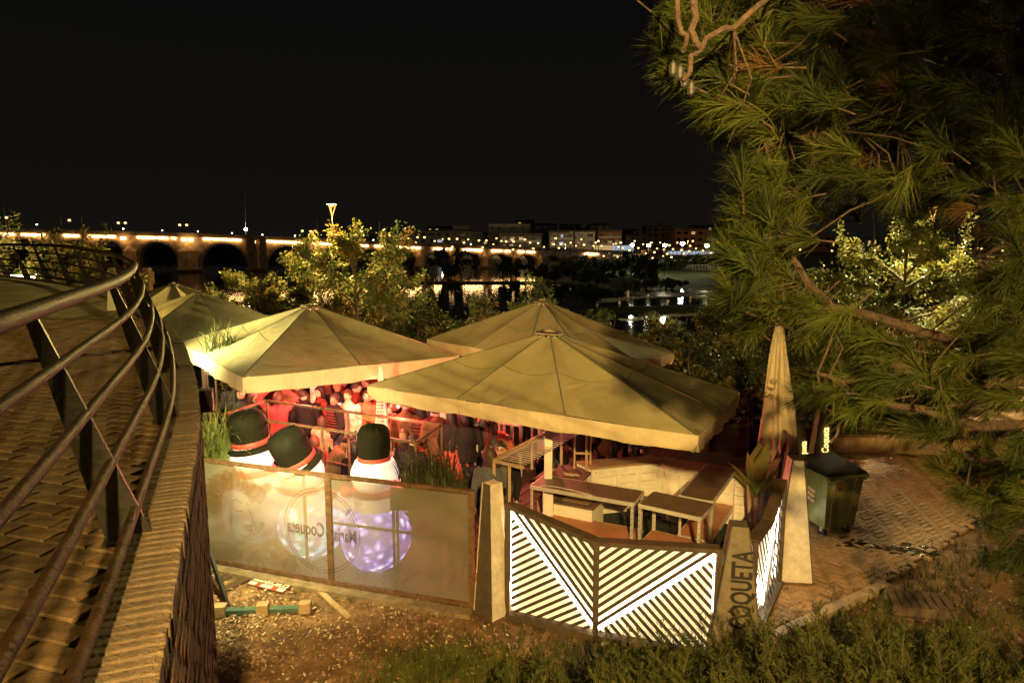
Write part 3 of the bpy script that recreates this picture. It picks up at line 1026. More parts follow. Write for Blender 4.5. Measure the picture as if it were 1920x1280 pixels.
# ------------------------------------------------------------------ inflatable snowmen
def disco(name, cols, s):
    m = bpy.data.materials.new(name); m.use_nodes = True
    nt = m.node_tree; b = nt.nodes['Principled BSDF']
    tc = nt.nodes.new('ShaderNodeTexCoord')
    n0 = nt.nodes.new('ShaderNodeTexNoise'); n0.inputs['Scale'].default_value = 3.2; n0.inputs['Detail'].default_value = 3; n0.inputs['Distortion'].default_value = 2.5
    v = nt.nodes.new('ShaderNodeTexVoronoi'); v.inputs['Scale'].default_value = 7.0
    cr = nt.nodes.new('ShaderNodeValToRGB')
    el = cr.color_ramp.elements
    el[0].position, el[0].color = .30, (*cols[0],1)
    el[1].position, el[1].color = .78, (*cols[-1],1)
    for i, c in enumerate(cols[1:-1]):
        e = el.new(.30+.48*(i+1)/(len(cols)-1)); e.color = (*c,1)
    mul = nt.nodes.new('ShaderNodeMath'); mul.operation = 'MULTIPLY_ADD'; mul.inputs[1].default_value = -.85; 
    nt.links.new(tc.outputs['Object'], n0.inputs['Vector']); nt.links.new(tc.outputs['Object'], v.inputs['Vector'])
    nt.links.new(v.outputs['Distance'], mul.inputs[0]); 
    ad = nt.nodes.new('ShaderNodeMath'); ad.operation='ADD'; ad.inputs[1].default_value=.27
    nt.links.new(n0.outputs['Fac'], ad.inputs[0]); nt.links.new(ad.outputs[0], mul.inputs[2])
    nt.links.new(mul.outputs[0], cr.inputs[0])
    nt.links.new(cr.outputs[0], b.inputs['Emission Color']); b.inputs['Emission Strength'].default_value = s
    b.inputs['Base Color'].default_value = (.5,.5,.55,1); b.inputs['Roughness'].default_value = .25
    return m
dpurple = disco('disco_purple', [(.10,.07,.32),(.28,.22,.85),(.75,.68,1.0),(1.0,.98,1.0)], 3.0)
dirid = disco('disco_iridescent', [(.10,.10,.22),(.15,.55,.28),(.35,.38,.9),(.95,.55,.75),(1,1,.95)], 2.6)
dpale = disco('disco_pale', [(.45,.33,.28),(.6,.48,.42),(.8,.68,.6),(.9,.8,.75)], .5)
hat_n = 0
def snowman(loc, label, ball, r, hat_tilt, hr, hh, zb, lean=(0,0), face=0.0):
    t = thing('inflatable_snowman', label, 'snowman', loc, face, 'inflatable snowmen behind the banner fence')
    m = MB(); m.ball((0,0,r*.98), r, 24, 16); m.build('lit_base_ball', ball, t, True)
    m = MB(); m.lathe((lean[0]*.5,lean[1]*.5,0), [(.06,r*1.72),(.28,r*1.80),(.34,zb*.62),(.33,zb*.72),(.27,zb*.8)], 20); m.build('torso', mt['inflat'], t, True)
    m = MB(); m.lathe((lean[0],lean[1],0), [(.20,zb*.76),(.29,zb*.82),(.335,zb*.9),(.33,zb*.97),(.27,zb*1.06),(.12,zb*1.1)], 22); m.build('head', mt['inflat'], t, True)
    m = MB(); m.lathe((lean[0]*.8,lean[1]*.8,0), [(.25,zb*.735),(.33,zb*.75),(.335,zb*.79),(.26,zb*.805)], 20); m.build('scarf', mt['scarf_red'], t, True)
    T = Euler(hat_tilt).to_matrix()
    o = Vector((lean[0],lean[1],zb*1.0))
    m = MB(); m.lathe(o, [(hr*.9,-.02),(hr*1.26,.0),(hr*1.32,.03),(hr*1.26,.06),(hr*.98,.08)], 26, tilt=T); m.build('hat_brim', mt['hat'], t, True)
    prof = [(hr*1.0,.08),(hr*.99,.16),(hr*1.02,hh*.45),(hr*1.04,hh*.65),(hr*1.0,hh*.82),(hr*.84,hh*.93),(hr*.5,hh*.99),(.02,hh)]
    m = MB(); m.lathe(o, prof, 26, tilt=T)
    for q, v in enumerate(m.v):                                        # pinched fabric at the crown
        d = Vector(v)-o
        a = math.atan2(d.y,d.x)
        k = max(0, min(1,(d.length-.25)/.3))
        m.v[q] = tuple(o + d*(1+.018*k*math.sin(a*11)))
    m.build('hat_crown', mt['hat'], t, True)
    m = MB(); m.lathe(o, [(hr*1.03,.085),(hr*1.05,.095),(hr*1.045,.150),(hr*1.01,.162)], 26, tilt=T); m.build('hat_band', mt['hatband'], t, True)
    for s in (-1,1):
        m = MB()
        m.tube([(s*.28+lean[0]*.5,0,zb*.66),(s*.45+lean[0]*.5,-.03,zb*.62),(s*.57+lean[0]*.5,-.05,zb*.70)],[.09,.08,.085],12)
        m.build('arm', mt['inflat'], t, True)
        m = MB(); m.ball((s*.60+lean[0]*.5,-.06,zb*.735),(.085,.085,.09),12,8); m.build('mitten', mt['scarf_red'], t, True)
    m = MB(); m.tube([(.0+lean[0],.32+lean[1],zb*.9),(.0+lean[0],.62+lean[1],zb*.88)],[.06,.01],10); m.build('nose', mt['letter_orange'], t, True)
    return t
snowman((-3.98,10.12,0), 'snowman at the left end of the row, its wide black hat tipped aside', dpale, .46, (.03,-.13,0), .275, .60, 1.48, (0,0), .1)
snowman((-2.95,9.62,0), 'snowman with its black hat bowed low, over a rainbow-speckled base', dirid, .50, (.30,-.34,0), .265, .60, 1.40, (-.12,-.05), -.1)
snowman((-1.93,9.22,0), 'upright snowman in a tall black hat, over a glowing violet base', dpurple, .50, (.02,.0,0), .222, .60, 1.50, (0,.02), 0)
# ------------------------------------------------------------------ lit chevron panels and the lettered pylons
def chevron_half(t, a, b, za, zb, down_right, pitch=.082, sw=.035, zb0=.06, tubes=True, arm=None, th=.018):
    """one half of a lit panel: frame, white back sheet, led tubes, and every slat its own part"""
    a, b = Vector((*a,0)), Vector((*b,0))
    d = b-a; W = d.length; d.normalize()
    out = Vector((d.y,-d.x,0))
    Z = Vector((0,0,1))
    P = lambda s, z, o=0: a + d*s + Z*z + out*o
    top = lambda s: za + (zb-za)*s/W
    fr = .055
    # back sheet
    m = MB(); m.prism([(.01,zb0),(W-.01,zb0),(W-.01,zb-.01),(.01,za-.01)], P(0,0,-.090), d, Z, out*.012); m.build('back_sheet', mt['diffuser'], t)
    A = arm or ((.05,za-.10),(W,.13)) if down_right else arm or ((0,.13),(W-.05,zb-.10))
    (x0,y0),(x1,y1) = A
    L = math.hypot(x1-x0,y1-y0); ux, uy = (x1-x0)/L, (y1-y0)/L
    nx, ny = -uy, ux
    if ny < 0: nx, ny = -nx, -ny
    c = nx*x0+ny*y0
    poly = [(fr,zb0+fr),(W-fr*.35,zb0+fr),(W-fr*.35,top(W)-fr),(fr,top(fr)-fr)] if down_right else [(fr*.35,zb0+fr),(W-fr,zb0+fr),(W-fr,top(W-fr)-fr),(fr*.35,top(0)-fr)]
    up = clip_poly(poly, (-nx,-ny), -(c+.027))
    lo = clip_poly(poly, (nx,ny), c-.027)
    def strips(pl, dirx, diry, c0, sgn):
        q = (-diry, dirx)
        vals = [q[0]*p[0]+q[1]*p[1] for p in pl]
        v = c0
        n = 0
        while (v < max(vals) if sgn > 0 else v > min(vals)):
            lo_, hi_ = (v, v+sw) if sgn > 0 else (v-sw, v)
            s_ = clip_poly(clip_poly(pl, q, hi_), (-q[0],-q[1]), -lo_)
            if len(s_) >= 3:
                ar = abs(sum(s_[i][0]*s_[(i+1)%len(s_)][1]-s_[(i+1)%len(s_)][0]*s_[i][1] for i in range(len(s_))))/2
                if ar > .0006:
                    g = MB(); g.prism(s_, P(0,0,-th), d, Z, out*th); g.build('slat', mt['slat'], t)
            v += pitch*sgn; n += 1
    if len(up) >= 3:
        q = (-uy, ux)
        s0 = q[0]*x0+q[1]*y0
        sg = 1 if (q[0]*nx+q[1]*ny) > 0 else -1
        strips(up, ux, uy, s0+sg*.030, sg)
    if len(lo) >= 3:
        ld = (1,.66) if down_right else (1,-1.02)
        l = math.hypot(*ld); ld = (ld[0]/l, ld[1]/l)
        q = (-ld[1], ld[0])
        vals = [q[0]*p[0]+q[1]*p[1] for p in lo]
        strips(lo, ld[0], ld[1], max(vals)-.05, -1)
    # frame
    g = MB(); g.beam(P(0,za-.025,-.035), P(W,zb-.025,-.035), .05, .14, out); g.build('top_frame', mt['panelframe'], t)
    g = MB(); g.prism([(0,zb0),(W,zb0),(W,zb-.05),(0,za-.05)], P(0,0,-.105), d, Z, out*.010); g.build('back_board', mt['panelframe'], t)
    g = MB(); g.beam(P(0,zb0,.0), P(W,zb0,.0), .09, .12, out); g.build('bottom_frame', mt['panelframe'], t)
    # led tubes behind the slats
    if tubes:
        g = MB(); g.tube([P(x0+ux*.02,y0+uy*.02,-.045),P(x1,y1,-.045)], .016, 8); g.build('led_tube', mt['led'], t, True)
        sx = .035 if down_right else W-.035
        g = MB(); g.tube([P(sx,zb0+.08,-.05),P(sx,top(sx)-.12,-.05)], .008, 6); g.build('led_tube', mt['led'], t, True)
    return P, W

def panel_end_bar(t, p, z, d=None):
    g = MB(); g.beam((*p,0.02),(*p,z), .06,.06); g.build('side_frame', mt['panelframe'], t)

fp = thing('lit_panel', 'wide glowing white panel with a chevron of dark slats, facing the camera', 'light panel')
PL, PM, PR = (-.06,7.86),(.97,7.40),(2.24,6.98)
chevron_half(fp, PL, PM, 1.50, 1.235, True)
chevron_half(fp, PM, PR, 1.235, 1.34, False)
for p, z in ((PL,1.5),(PM,1.21),(PR,1.33)): panel_end_bar(fp, p, z)
rp = thing('lit_panel', 'glowing chevron panel seen almost edge-on beside the bin', 'light panel')
Q0, Q1 = (2.70,7.18),(3.60,8.66)
qm = ((Q0[0]+Q1[0])/2, (Q0[1]+Q1[1])/2)
chevron_half(rp, Q0, qm, 1.34, 1.26, True, arm=((.06,1.22),(.866,.16)), th=.005, pitch=.11, sw=.035)
chevron_half(rp, qm, Q1, 1.26, 1.52, False, arm=((0,.16),(.81,1.40)), th=.005, pitch=.11, sw=.035)
for p, z in ((Q0,1.33),(Q1,1.5)): panel_end_bar(rp, p, z)
tp_ = thing('lit_panel', 'small part of a striped lit panel between the white pylon and the bin', 'light panel')
chevron_half(tp_, (3.98,9.15),(4.55,10.6), 1.50, 1.34, True)
for p, z in (((3.98,9.15),1.5),((4.55,10.6),1.33)): panel_end_bar(tp_, p, z)

def pylon(label, p, rz, w, dp, h, wt, mats, castors=True):
    """tapering sheet metal pylon; front is local -y"""
    t = thing('pylon', label, 'pylon', (*p,0), rz)
    m = MB()
    z0 = .07
    vs = [(-w/2,-dp/2,z0),(w/2,-dp/2,z0),(w/2,dp/2,z0),(-w/2,dp/2,z0),(-wt/2,-dp*.28,h),(wt/2,-dp*.28,h),(wt/2,dp*.28,h),(-wt/2,dp*.28,h)]
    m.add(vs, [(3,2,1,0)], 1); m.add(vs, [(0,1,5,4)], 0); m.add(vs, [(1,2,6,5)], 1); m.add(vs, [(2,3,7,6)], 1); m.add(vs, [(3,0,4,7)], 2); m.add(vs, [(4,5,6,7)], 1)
    m.build('body', mats, t)
    e = MB()
    for i, j in ((0,4),(1,5),(2,6),(3,7)):
        e.beam(vs[i], vs[j], .014,.014)
    e.build('edge_trim', mats[1], t)
    f = MB(); f.box((0,0,.055),(w+.05,dp+.05,.035)); f.build('foot_plate', mt['rust'], t)
    if castors:
        for x in (-w*.4,w*.4):
            for y in (-dp*.4,dp*.4):
                c = MB(); c.tube([(x-.012,y,.02),(x+.012,y,.02)], .02, 10); c.build('castor', mt['black'], t)
    return t
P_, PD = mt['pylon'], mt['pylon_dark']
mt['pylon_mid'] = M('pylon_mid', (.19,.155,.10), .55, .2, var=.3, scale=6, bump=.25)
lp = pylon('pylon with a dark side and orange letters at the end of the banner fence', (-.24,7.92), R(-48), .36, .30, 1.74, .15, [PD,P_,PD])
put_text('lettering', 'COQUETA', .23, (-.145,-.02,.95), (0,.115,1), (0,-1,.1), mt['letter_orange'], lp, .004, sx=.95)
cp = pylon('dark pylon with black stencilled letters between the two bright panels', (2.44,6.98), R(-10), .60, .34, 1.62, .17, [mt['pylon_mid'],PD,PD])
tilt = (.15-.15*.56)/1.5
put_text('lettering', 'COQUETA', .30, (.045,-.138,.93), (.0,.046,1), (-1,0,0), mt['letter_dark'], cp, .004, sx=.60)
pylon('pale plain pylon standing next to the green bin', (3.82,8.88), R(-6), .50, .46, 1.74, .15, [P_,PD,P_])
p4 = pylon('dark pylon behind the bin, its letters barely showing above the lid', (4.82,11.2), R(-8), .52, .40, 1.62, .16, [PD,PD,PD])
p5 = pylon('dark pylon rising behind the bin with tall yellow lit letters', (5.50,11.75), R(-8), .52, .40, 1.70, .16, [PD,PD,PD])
put_text('lettering', 'Mar\u00eda Coqueta', .155, (.02,-.175,1.02), (-.02,.06,1), (-1,0,0), mt['letter_lit'], p5, .005, sx=.85)
put_text('lettering', 'Mar\u00eda Coqueta', .13, (.08,-.18,1.0), (-.02,.06,1), (-1,0,0), mt['letter_lit'], p4, .005, sx=.85)

# ------------------------------------------------------------------ bar: two-level racks, counters, slatted stand
def rack(label, fl, fr, depth, nsx, h=1.10, lower=.52, back=None):
    """steel boltless rack cut down to two shelves; fl-fr is its front edge"""
    t = thing('metal_rack', label, 'rack', (fl[0],fl[1],0), math.atan2(fr[1]-fl[1], fr[0]-fl[0]), 'metal racks of the bar')
    W = math.hypot(fr[0]-fl[0], fr[1]-fl[1]); D = depth
    for x in (0,W):
        for y in (0,D):
            m = MB(); s = .04
            sx = 1 if x == 0 else -1; sy = 1 if y == 0 else -1
            m.box((x+sx*s/2,y+sy*.002,h/2),(s,.004,h)); m.box((x+sx*.002,y+sy*s/2,h/2),(.004,s,h))
            lg = m.build('leg', mt['galv'], t)
            k = MB()
            for q in range(12):
                k.box((x+sx*.02,y-sy*.0015,.14+q*.08),(.008,.004,.018))
            k.build('leg_holes', mt['black'], lg)['kind'] = 'stuff'
    for z, mat in ((h,mt['darktop']),(lower,mt['orangeshelf'])):
        m = MB(); m.box((W/2,D/2,z-.012),(W-.005,D-.005,.018)); m.build('shelf', mat, t)
        for y in (-.004,D+.004):
            m = MB(); m.box((W/2,y,z-.03),(W-.01,.012,.055)); m.box((W/2,y-.008*(1 if y<0 else -1),z-.012),(W-.01,.008,.010)); m.build('shelf_beam', mt['galv'], t)
        for x in (-.004,W+.004):
            m = MB(); m.box((x,D/2,z-.03),(.012,D-.01,.05)); m.build('shelf_beam', mt['galv'], t)
    return t
rack('left metal rack in front, its edge strip coming loose', (.27,9.58),(1.66,8.90), .50, 2)
rack('short corner rack in the middle of the bar', (1.72,8.87),(2.44,8.40), .56, 1)
e2 = Vector((.49,.87)).normalized()
c0 = Vector((2.46,8.44))
e1 = Vector((-e2.y, e2.x))
# third rack runs back along the right side: its front edge is the right one, so build it from the far end
far_ = c0 + e2*2.1
cs = c0 + e2*.60
rk = rack('right-hand metal rack running away from the camera toward the potted plant', (cs.x,cs.y), (far_.x,far_.y), .46, 2)
s = MB()
W = 1.39
P3 = [Vector((.40,9.50,1.125)),Vector((.62,9.36,1.155)),Vector((.85,9.24,1.15)),Vector((1.12,9.13,1.115))]
s.tube(P3, .008, 5); tag(s.build('edge_strip', mt['galv']), 'bent pale edging strip sprung up from the front of the left rack', 'strip')

def counter(label, pts, h, depth_mat=None, legcut=True):
    """white boarded counter; pts = front-left, front-right, back-right, back-left"""
    f0, f1, b1, b0 = [Vector((*p,0)) for p in pts]
    t = thing('bar_counter', label, 'counter', f0, 0)
    o = f0
    top = MB(); th = Vector((0,0,.035))
    q = [f0-o,f1-o,b1-o,b0-o]
    c = sum(q, Vector())/4
    q = [p+(p-c).normalized()*.03 for p in q]
    top.add([p+Vector((0,0,h-.035)) for p in q]+[p+Vector((0,0,h)) for p in q], [(3,2,1,0),(4,5,6,7),(0,1,5,4),(1,2,6,5),(2,3,7,6),(3,0,4,7)])
    top.build('counter_top', mt['barwood'], t)
    def face(a, b):
        d = b-a; W = d.length; d.normalize(); out = Vector((d.y,-d.x,0))
        n = 5; bh = (h-.30)/n
        for k in range(n):
            z = .26+bh*k
            m = MB(); m.prism([(.02,z+.004),(W-.02,z+.004),(W-.02,z+bh-.004),(.02,z+bh-.004)], a-o+out*(-.02+rng.uniform(-.003,.003)), d, (0,0,1), out*.018)
            m.build('board', mt['whitewood'], t)
        for s_ in [.0, W-.09] + ([W*.34, W*.64] if W > .9 else []):
            zb = 0 if s_ in (0.0, W-.09) else .22
            m = MB(); m.prism([(s_,zb),(s_+.09,zb),(s_+.09,h-.036),(s_,h-.036)], a-o+out*.0005, d, (0,0,1), out*.02); m.build('stile', mt['white'], t)
        m = MB(); m.prism([(.09,h-.14),(W-.09,h-.14),(W-.09,h-.036),(.09,h-.036)], a-o+out*.0005, d, (0,0,1), out*.016); m.build('top_rail', mt['white'], t)
        m = MB(); m.prism([(.09,.20),(W-.09,.20),(W-.09,.28),(.09,.28)], a-o+out*.0005, d, (0,0,1), out*.016); m.build('bottom_rail', mt['white'], t)
        for s_, z in ((.04,h-.08),(W-.04,h-.08),(.04,.12)):
            m = MB(); m.tube([a-o+d*s_+Vector((0,0,z))+out*.02, a-o+d*s_+Vector((0,0,z))+out*.028], .009, 8); m.build('bolt', mt['darkmetal'], t)
    face(f0,f1); face(f1,b1); face(b0,f0)
    return t
counter('white boarded counter at the back of the bar with bottles standing on it', [(1.31,10.66),(2.48,11.00),(2.38,11.32),(1.10,11.00)], 1.0)
counter('white boarded counter behind the right-hand rack', [(2.64,10.72),(3.86,10.08),(4.10,10.42),(2.86,11.08)], 1.0)
counter('short white counter return joining the corner at the back of the bar', [(2.50,10.99),(2.62,10.76),(2.82,11.06),(2.60,11.28)], .99)

# low sink cabinet under the left rack
t = thing('sink_cabinet', 'low white cabinet with a dark basin top behind the left rack', 'cabinet', (1.02,9.98,0), R(-27))
m = MB(); m.box((0,0,.36),(.62,.50,.68)); m.build('body', mt['whitewood'], t)
m = MB(); m.box((0,0,.715),(.66,.54,.03)); m.build('rim', mt['darktop'], t)
m = MB(); m.box((0,0,.734),(.42,.32,.008)); m.build('basin', mt['barwood'], t)
t = thing('side_table', 'dark brown low table with leftovers left of the back counter', 'table', (.86,10.62,0), R(-27))
m = MB(); m.box((0,0,.90),(.72,.80,.035)); m.build('table_top', mt['deck'], t)
for x in (-.3,.3):
    for y in (-.34,.34):
        m = MB(); m.box((x,y,.44),(.05,.05,.88)); m.build('leg', mt['barwood'], t)
m = MB()
for k in range(30): m.box((.86+rng.uniform(-.02,.20), 10.5+rng.uniform(-.05,.06), .925+rng.random()*.02), (.04,.03,.006), rng.random()*3)
tag(m.build('napkin_scraps', M('paper', (.5,.5,.28), .7)), 'crumpled pale scraps lying on the dark low table', 'scraps', kind='stuff')

def bottle(label, p, h, col, lab=None):
    t = thing('bottle', label, 'bottle', p, 0, 'bottles on the back counter')
    r = h*.135
    m = MB(); m.lathe((0,0,0), [(r*.9,0),(r,.01),(r,h*.55),(r*.75,h*.68),(r*.38,h*.76),(r*.36,h*.97),(r*.42,h)], 12); m.build('glass', M('bottle_glass', col, .12, var=.05), t, True)
    if lab:
        m = MB(); m.lathe((0,0,0), [(r*1.02,h*.2),(r*1.02,h*.48)], 12); m.build('paper_label', mt['white'], t, True)
def glass(label, p, col):
    t = thing('drinking_glass', label, 'glass', p, 0, 'glasses on the back counter')
    m = MB(); m.lathe((0,0,0), [(.032,0),(.036,.005),(.043,.13),(.041,.13),(.034,.012)], 14); m.build('tumbler', M('tumbler', (.5,.5,.45), .1, alpha=.4), t, True)
    m = MB(); m.lathe((0,0,0), [(.033,.012),(.039,.108)], 12); m.build('drink', M('drink', col, .2), t, True)
zc = 1.0
bottle('green beer bottle standing alone at the left of the back counter', at(1147,857,zc), .27, (.02,.05,.02))
bottle('clear bottle with a pale paper label on the back counter', at(1181,851,zc), .24, (.25,.22,.15), True)
glass('tall glass of pale orange drink between two bottles', at(1191,852,zc), (.55,.27,.08))
bottle('small dark bottle with a paper label beside the orange drink', at(1203,853,zc), .22, (.05,.02,.01), True)
bottle('black bottle standing behind the drinks on the back counter', at(1197,843,zc), .25, (.01,.01,.012))
glass('glass of dark red drink, rightmost on the back counter', at(1211,851,zc), (.08,.015,.008))

# slatted stand
st = thing('slatted_stand', 'narrow wooden stand with a top of thin parallel bars beside the left rack', 'stand')
a = Vector((-.25,9.18,1.60)); e = Vector((.50,.866,0)); w = Vector((.39,-.29,0)); Ls = 2.15
m = MB(); m.beam(a, a+e*Ls, .035,.07); m.build('side_beam', mt['timber'], st)
m = MB(); m.beam(a-w*.03, a+w*1.05, .03,.045); m.build('end_beam', mt['timber'], st)
for k in range(26):
    q = a + e*(Ls*(k+.7)/26)
    m = MB(); m.tube([q, q+w*.98], .0075, 5); m.build('thin_bar', mt['galv'], st)
for q in (a, a+w*.55, a+e*Ls, a+e*Ls+w):
    m = MB(); m.beam(Vector((q.x,q.y,.02)), q-Vector((0,0,.03)), .04,.045); m.build('leg', mt['timber'], st)
# small ladder frame near the counter
lf_ = thing('ladder_frame', 'small plain wooden ladder frame standing at the left end of the back counter', 'ladder', (1.03,10.86,0), R(-8))
for x in (0,.26):
    m = MB(); m.beam((x,0,.95),(x,.05,1.62),.03,.03); m.build('upright', mt['timber'], lf_)
m = MB(); m.beam((0,.01,1.18),(.26,.01,1.18),.03,.03); m.build('rung', mt['timber'], lf_)
m = MB(); m.beam((0,0,0),(0,0,.95),.04,.04); m.beam((.26,0,0),(.26,0,.95),.04,.04); m.build('foot', mt['timber'], lf_)

# decking and turf of the bar
dk = MB(); dk.add([(-5.2,9.75,.012),(.1,8.3,.012),(1.0,8.0,.012),(6.0,14.6,.012),(5.0,18.0,.012),(-10.5,18.0,.012)], [(0,1,2,3,4,5)])
deck = dk.build('deck_floor', mt['joint']); tag(deck, kind='structure')
dm = MB(); dm.box((0,0,0),(2.36,.135,.03)); dme = bpy.data.meshes.new('plank'); dme.from_pydata(dm.v,[],dm.f); dme.materials.append(mt['deck'])
dmb = MB(); dmb.v, dmb.f = dm.v, dm.f
ditems = []
ex, ey = Vector((.47,.883)), Vector((-.883,.47))
def inpoly(x, y, P):
    c = False
    for i in range(len(P)):
        (x1,y1),(x2,y2) = P[i], P[(i+1)%len(P)]
        if (y1>y)!=(y2>y) and x < (x2-x1)*(y-y1)/(y2-y1)+x1: c = not c
    return c
DP = [(-5.0,9.9),(.1,8.55),(1.0,8.3),(2.0,10.2),(5.5,14.6),(4.6,17.6),(-9.8,17.6)]
for i in range(-8,9):
    for j in range(-90,90):
        q = Vector((0.8,10)) + ex*(i*2.4+(1.2 if j%2 else 0)) + ey*(j*.142)
        if inpoly(q.x,q.y,DP):
            ditems.append((q.x,q.y,.016,math.atan2(ex.y,ex.x), -((q.x-.5)**2+(q.y-9.5)**2)))
lay(ditems, [dme], [dmb], deck, 'plank', mt['deck'])
tf = MB(); tf.add([(1.0,9.25,.05),(2.35,8.45,.05),(4.3,11.6,.05),(5.6,13.8,.05),(3.9,14.6,.05),(1.4,11.2,.05)], [(0,1,2,3,4,5)])
turf = tf.build('turf_floor', mt['turf']); tag(turf, kind='structure')

# ------------------------------------------------------------------ green wheeled bin
t = thing('wheeled_bin', 'green wheeled rubbish bin on the brick paving behind the pale pylon', 'bin', (5.08,10.52,.0), R(14))
B0, B1 = (.56,.62), (.72,.82)
m = MB()
vs = []
for (hx,hy,z) in ((.27,.30,.17),(.33,.38,1.02)):
    vs += [(-hx,-hy,z),(hx,-hy,z),(hx,hy,z),(-hx,hy,z)]
m.add(vs, [(3,2,1,0),(0,1,5,4),(1,2,6,5),(2,3,7,6),(3,0,4,7)])
for k in (-.17,.17):
    m.beam((k*.95,-.305,.2),(k*1.1,-.385,1.0),.06,.03,(0,-1,0))
bo = m.build('body', mt['bin'], t)
m = MB()
for (x0,y0,x1,y1) in ((-.36,-.41,.36,-.41),(.36,-.41,.36,.41),(.36,.41,-.36,.41),(-.36,.41,-.36,-.41)):
    m.beam((x0,y0,1.03),(x1,y1,1.03),.05,.05)
m.build('rim', mt['bin'], t)
m = MB(); vs = [(-.37,-.42,1.06),(.37,-.42,1.06),(.37,.42,1.10),(-.37,.42,1.10),(-.34,-.38,1.10),(.34,-.38,1.10),(.34,.38,1.17),(-.34,.38,1.17)]
m.add(vs, [(3,2,1,0),(4,5,6,7),(0,1,5,4),(1,2,6,5),(2,3,7,6),(3,0,4,7)]); m.build('lid', mt['black'], t)
for x in (-.26,.22):
    m = MB(); m.tube([(x-.09,-.455,1.0),(x+.09,-.455,1.0)],.014,6); m.beam((x-.09,-.455,1.0),(x-.09,-.41,1.03),.02,.02); m.beam((x+.09,-.455,1.0),(x+.09,-.41,1.03),.02,.02); m.build('handle', mt['bin'], t)
m = MB(); m.box((-.12,-.385,.88),(.15,.05,.15)); lk = m.build('lock', mt['rust'], t)
m = MB(); m.tube([(-.14,-.41,.86),(-.14,-.43,.86)],.022,10); m.build('lock_button', mt['black'], lk)
m = MB()
for z in (.55,.63,.71): m.beam((-.325+.0,-.10,z),(-.325,.06,z+.02),.012,.045)
m.build('reflector', M('reflector', (.6,.05,.03), .4, var=.6, scale=30, col2=(.8,.6,.5)), t)
for x in (-.22,.22):
    m = MB(); m.box((x,-.2,.14),(.07,.05,.09)); fk = m.build('castor', mt['galv'], t)
    m = MB(); m.tube([(x-.025,-.20,.075),(x+.025,-.20,.075)],.075,14); m.build('castor_wheel', mt['black'], fk, True)
    m = MB(); m.tube([(x*1.45-.03,.30,.11),(x*1.45+.03,.30,.11)],.11,16); m.build('wheel', mt['black'], t, True)

# ------------------------------------------------------------------ plaza paving by the bin
PZ = [(2.4,7.0),(3.0,7.38),(4.97,8.62),(6.6,9.9),(8.2,11.2),(9.5,13.2),(8.3,14.6),(5.6,14.2),(4.2,11.9),(3.9,10.4),(3.3,9.0),(2.7,7.6)]
pz = MB(); pz.add([(x,y,.028) for x,y in PZ], [tuple(range(len(PZ)))])
plaza = pz.build('plaza_pavement', mt['joint']); tag(plaza, kind='structure')
pm2 = [paver_mesh('paver', .189, .087, .006+.002*k, mt['plaza_paver'], 20+k) for k in range(5)]
items = []
ang = R(33); ca, sa = math.cos(ang), math.sin(ang)
for cy in range(-20,140):
    for cx in range(-20,140):
        k = (cx-cy) % 4
        if k == 0: u, v, rot = (cx+1)*.1, (cy+.5)*.1, 0
        elif k == 2: u, v, rot = (cx+.5)*.1, (cy)*.1, math.pi/2
        else: continue
        x, y = 4.2+(u-4)*ca-(v-3)*sa, 9.0+(u-4)*sa+(v-3)*ca
        if not inpoly(x,y,PZ): continue
        px, py = proj((x,y,.03))
        hid = (1500 < px < 1590 and 880 < py < 1010)
        items.append((x,y,.036,ang+rot, -(abs(px-1560)/200)**2-(abs(py-1050)/110)**2 - (4 if hid else 0)))
lay(items, [m for m,_ in pm2], [b for _,b in pm2], plaza, 'paver', mt['plaza_paver'])
kb = MB(); kb.beam((2.85,7.28,.03),(4.97,8.60,.03),.13,.10)
tag(kb.build('kerb', mt['kerb']), 'pale kerb stone edging the brick paving beside the dirt slope', 'kerb')
# water spilled from under the bin
pw = MB(); r_ = random.Random(3)
for k in range(70):
    f = r_.random()
    x, y = 4.9+1.5*f+r_.gauss(0,.12), 9.95-.35*f+r_.gauss(0,.10)
    n = 7; rr = r_.uniform(.02,.10)
    pw.add([(x+rr*math.cos(6.28*i/n)*r_.uniform(.6,1.6), y+rr*math.sin(6.28*i/n)*r_.uniform(.5,.9), .0455+.00003*k) for i in range(n)], [tuple(range(n))])
wet = M('wet', (.012,.010,.008), .12, var=.1, bump=1.0, bscale=60)
tag(pw.build('spilled_water', wet), 'shiny spilled water on the brick paving in front of the bin', 'puddle', kind='stuff')

# crate and drain frame in the dark slope at right
t = thing('wooden_crate', 'weathered slatted wooden crate lying in the leaf litter at the right of the paving', 'crate', (5.02,7.86,.12), R(-14))
for k in range(7):
    m = MB(); m.box((-.30+k*.10,0,.14),(.07,.44,.018)); m.build('slat', mt['bark'], t)
for y in (-.19,.19):
    m = MB(); m.box((0,y,.07),(.70,.03,.12)); m.build('rail', mt['bark'], t)

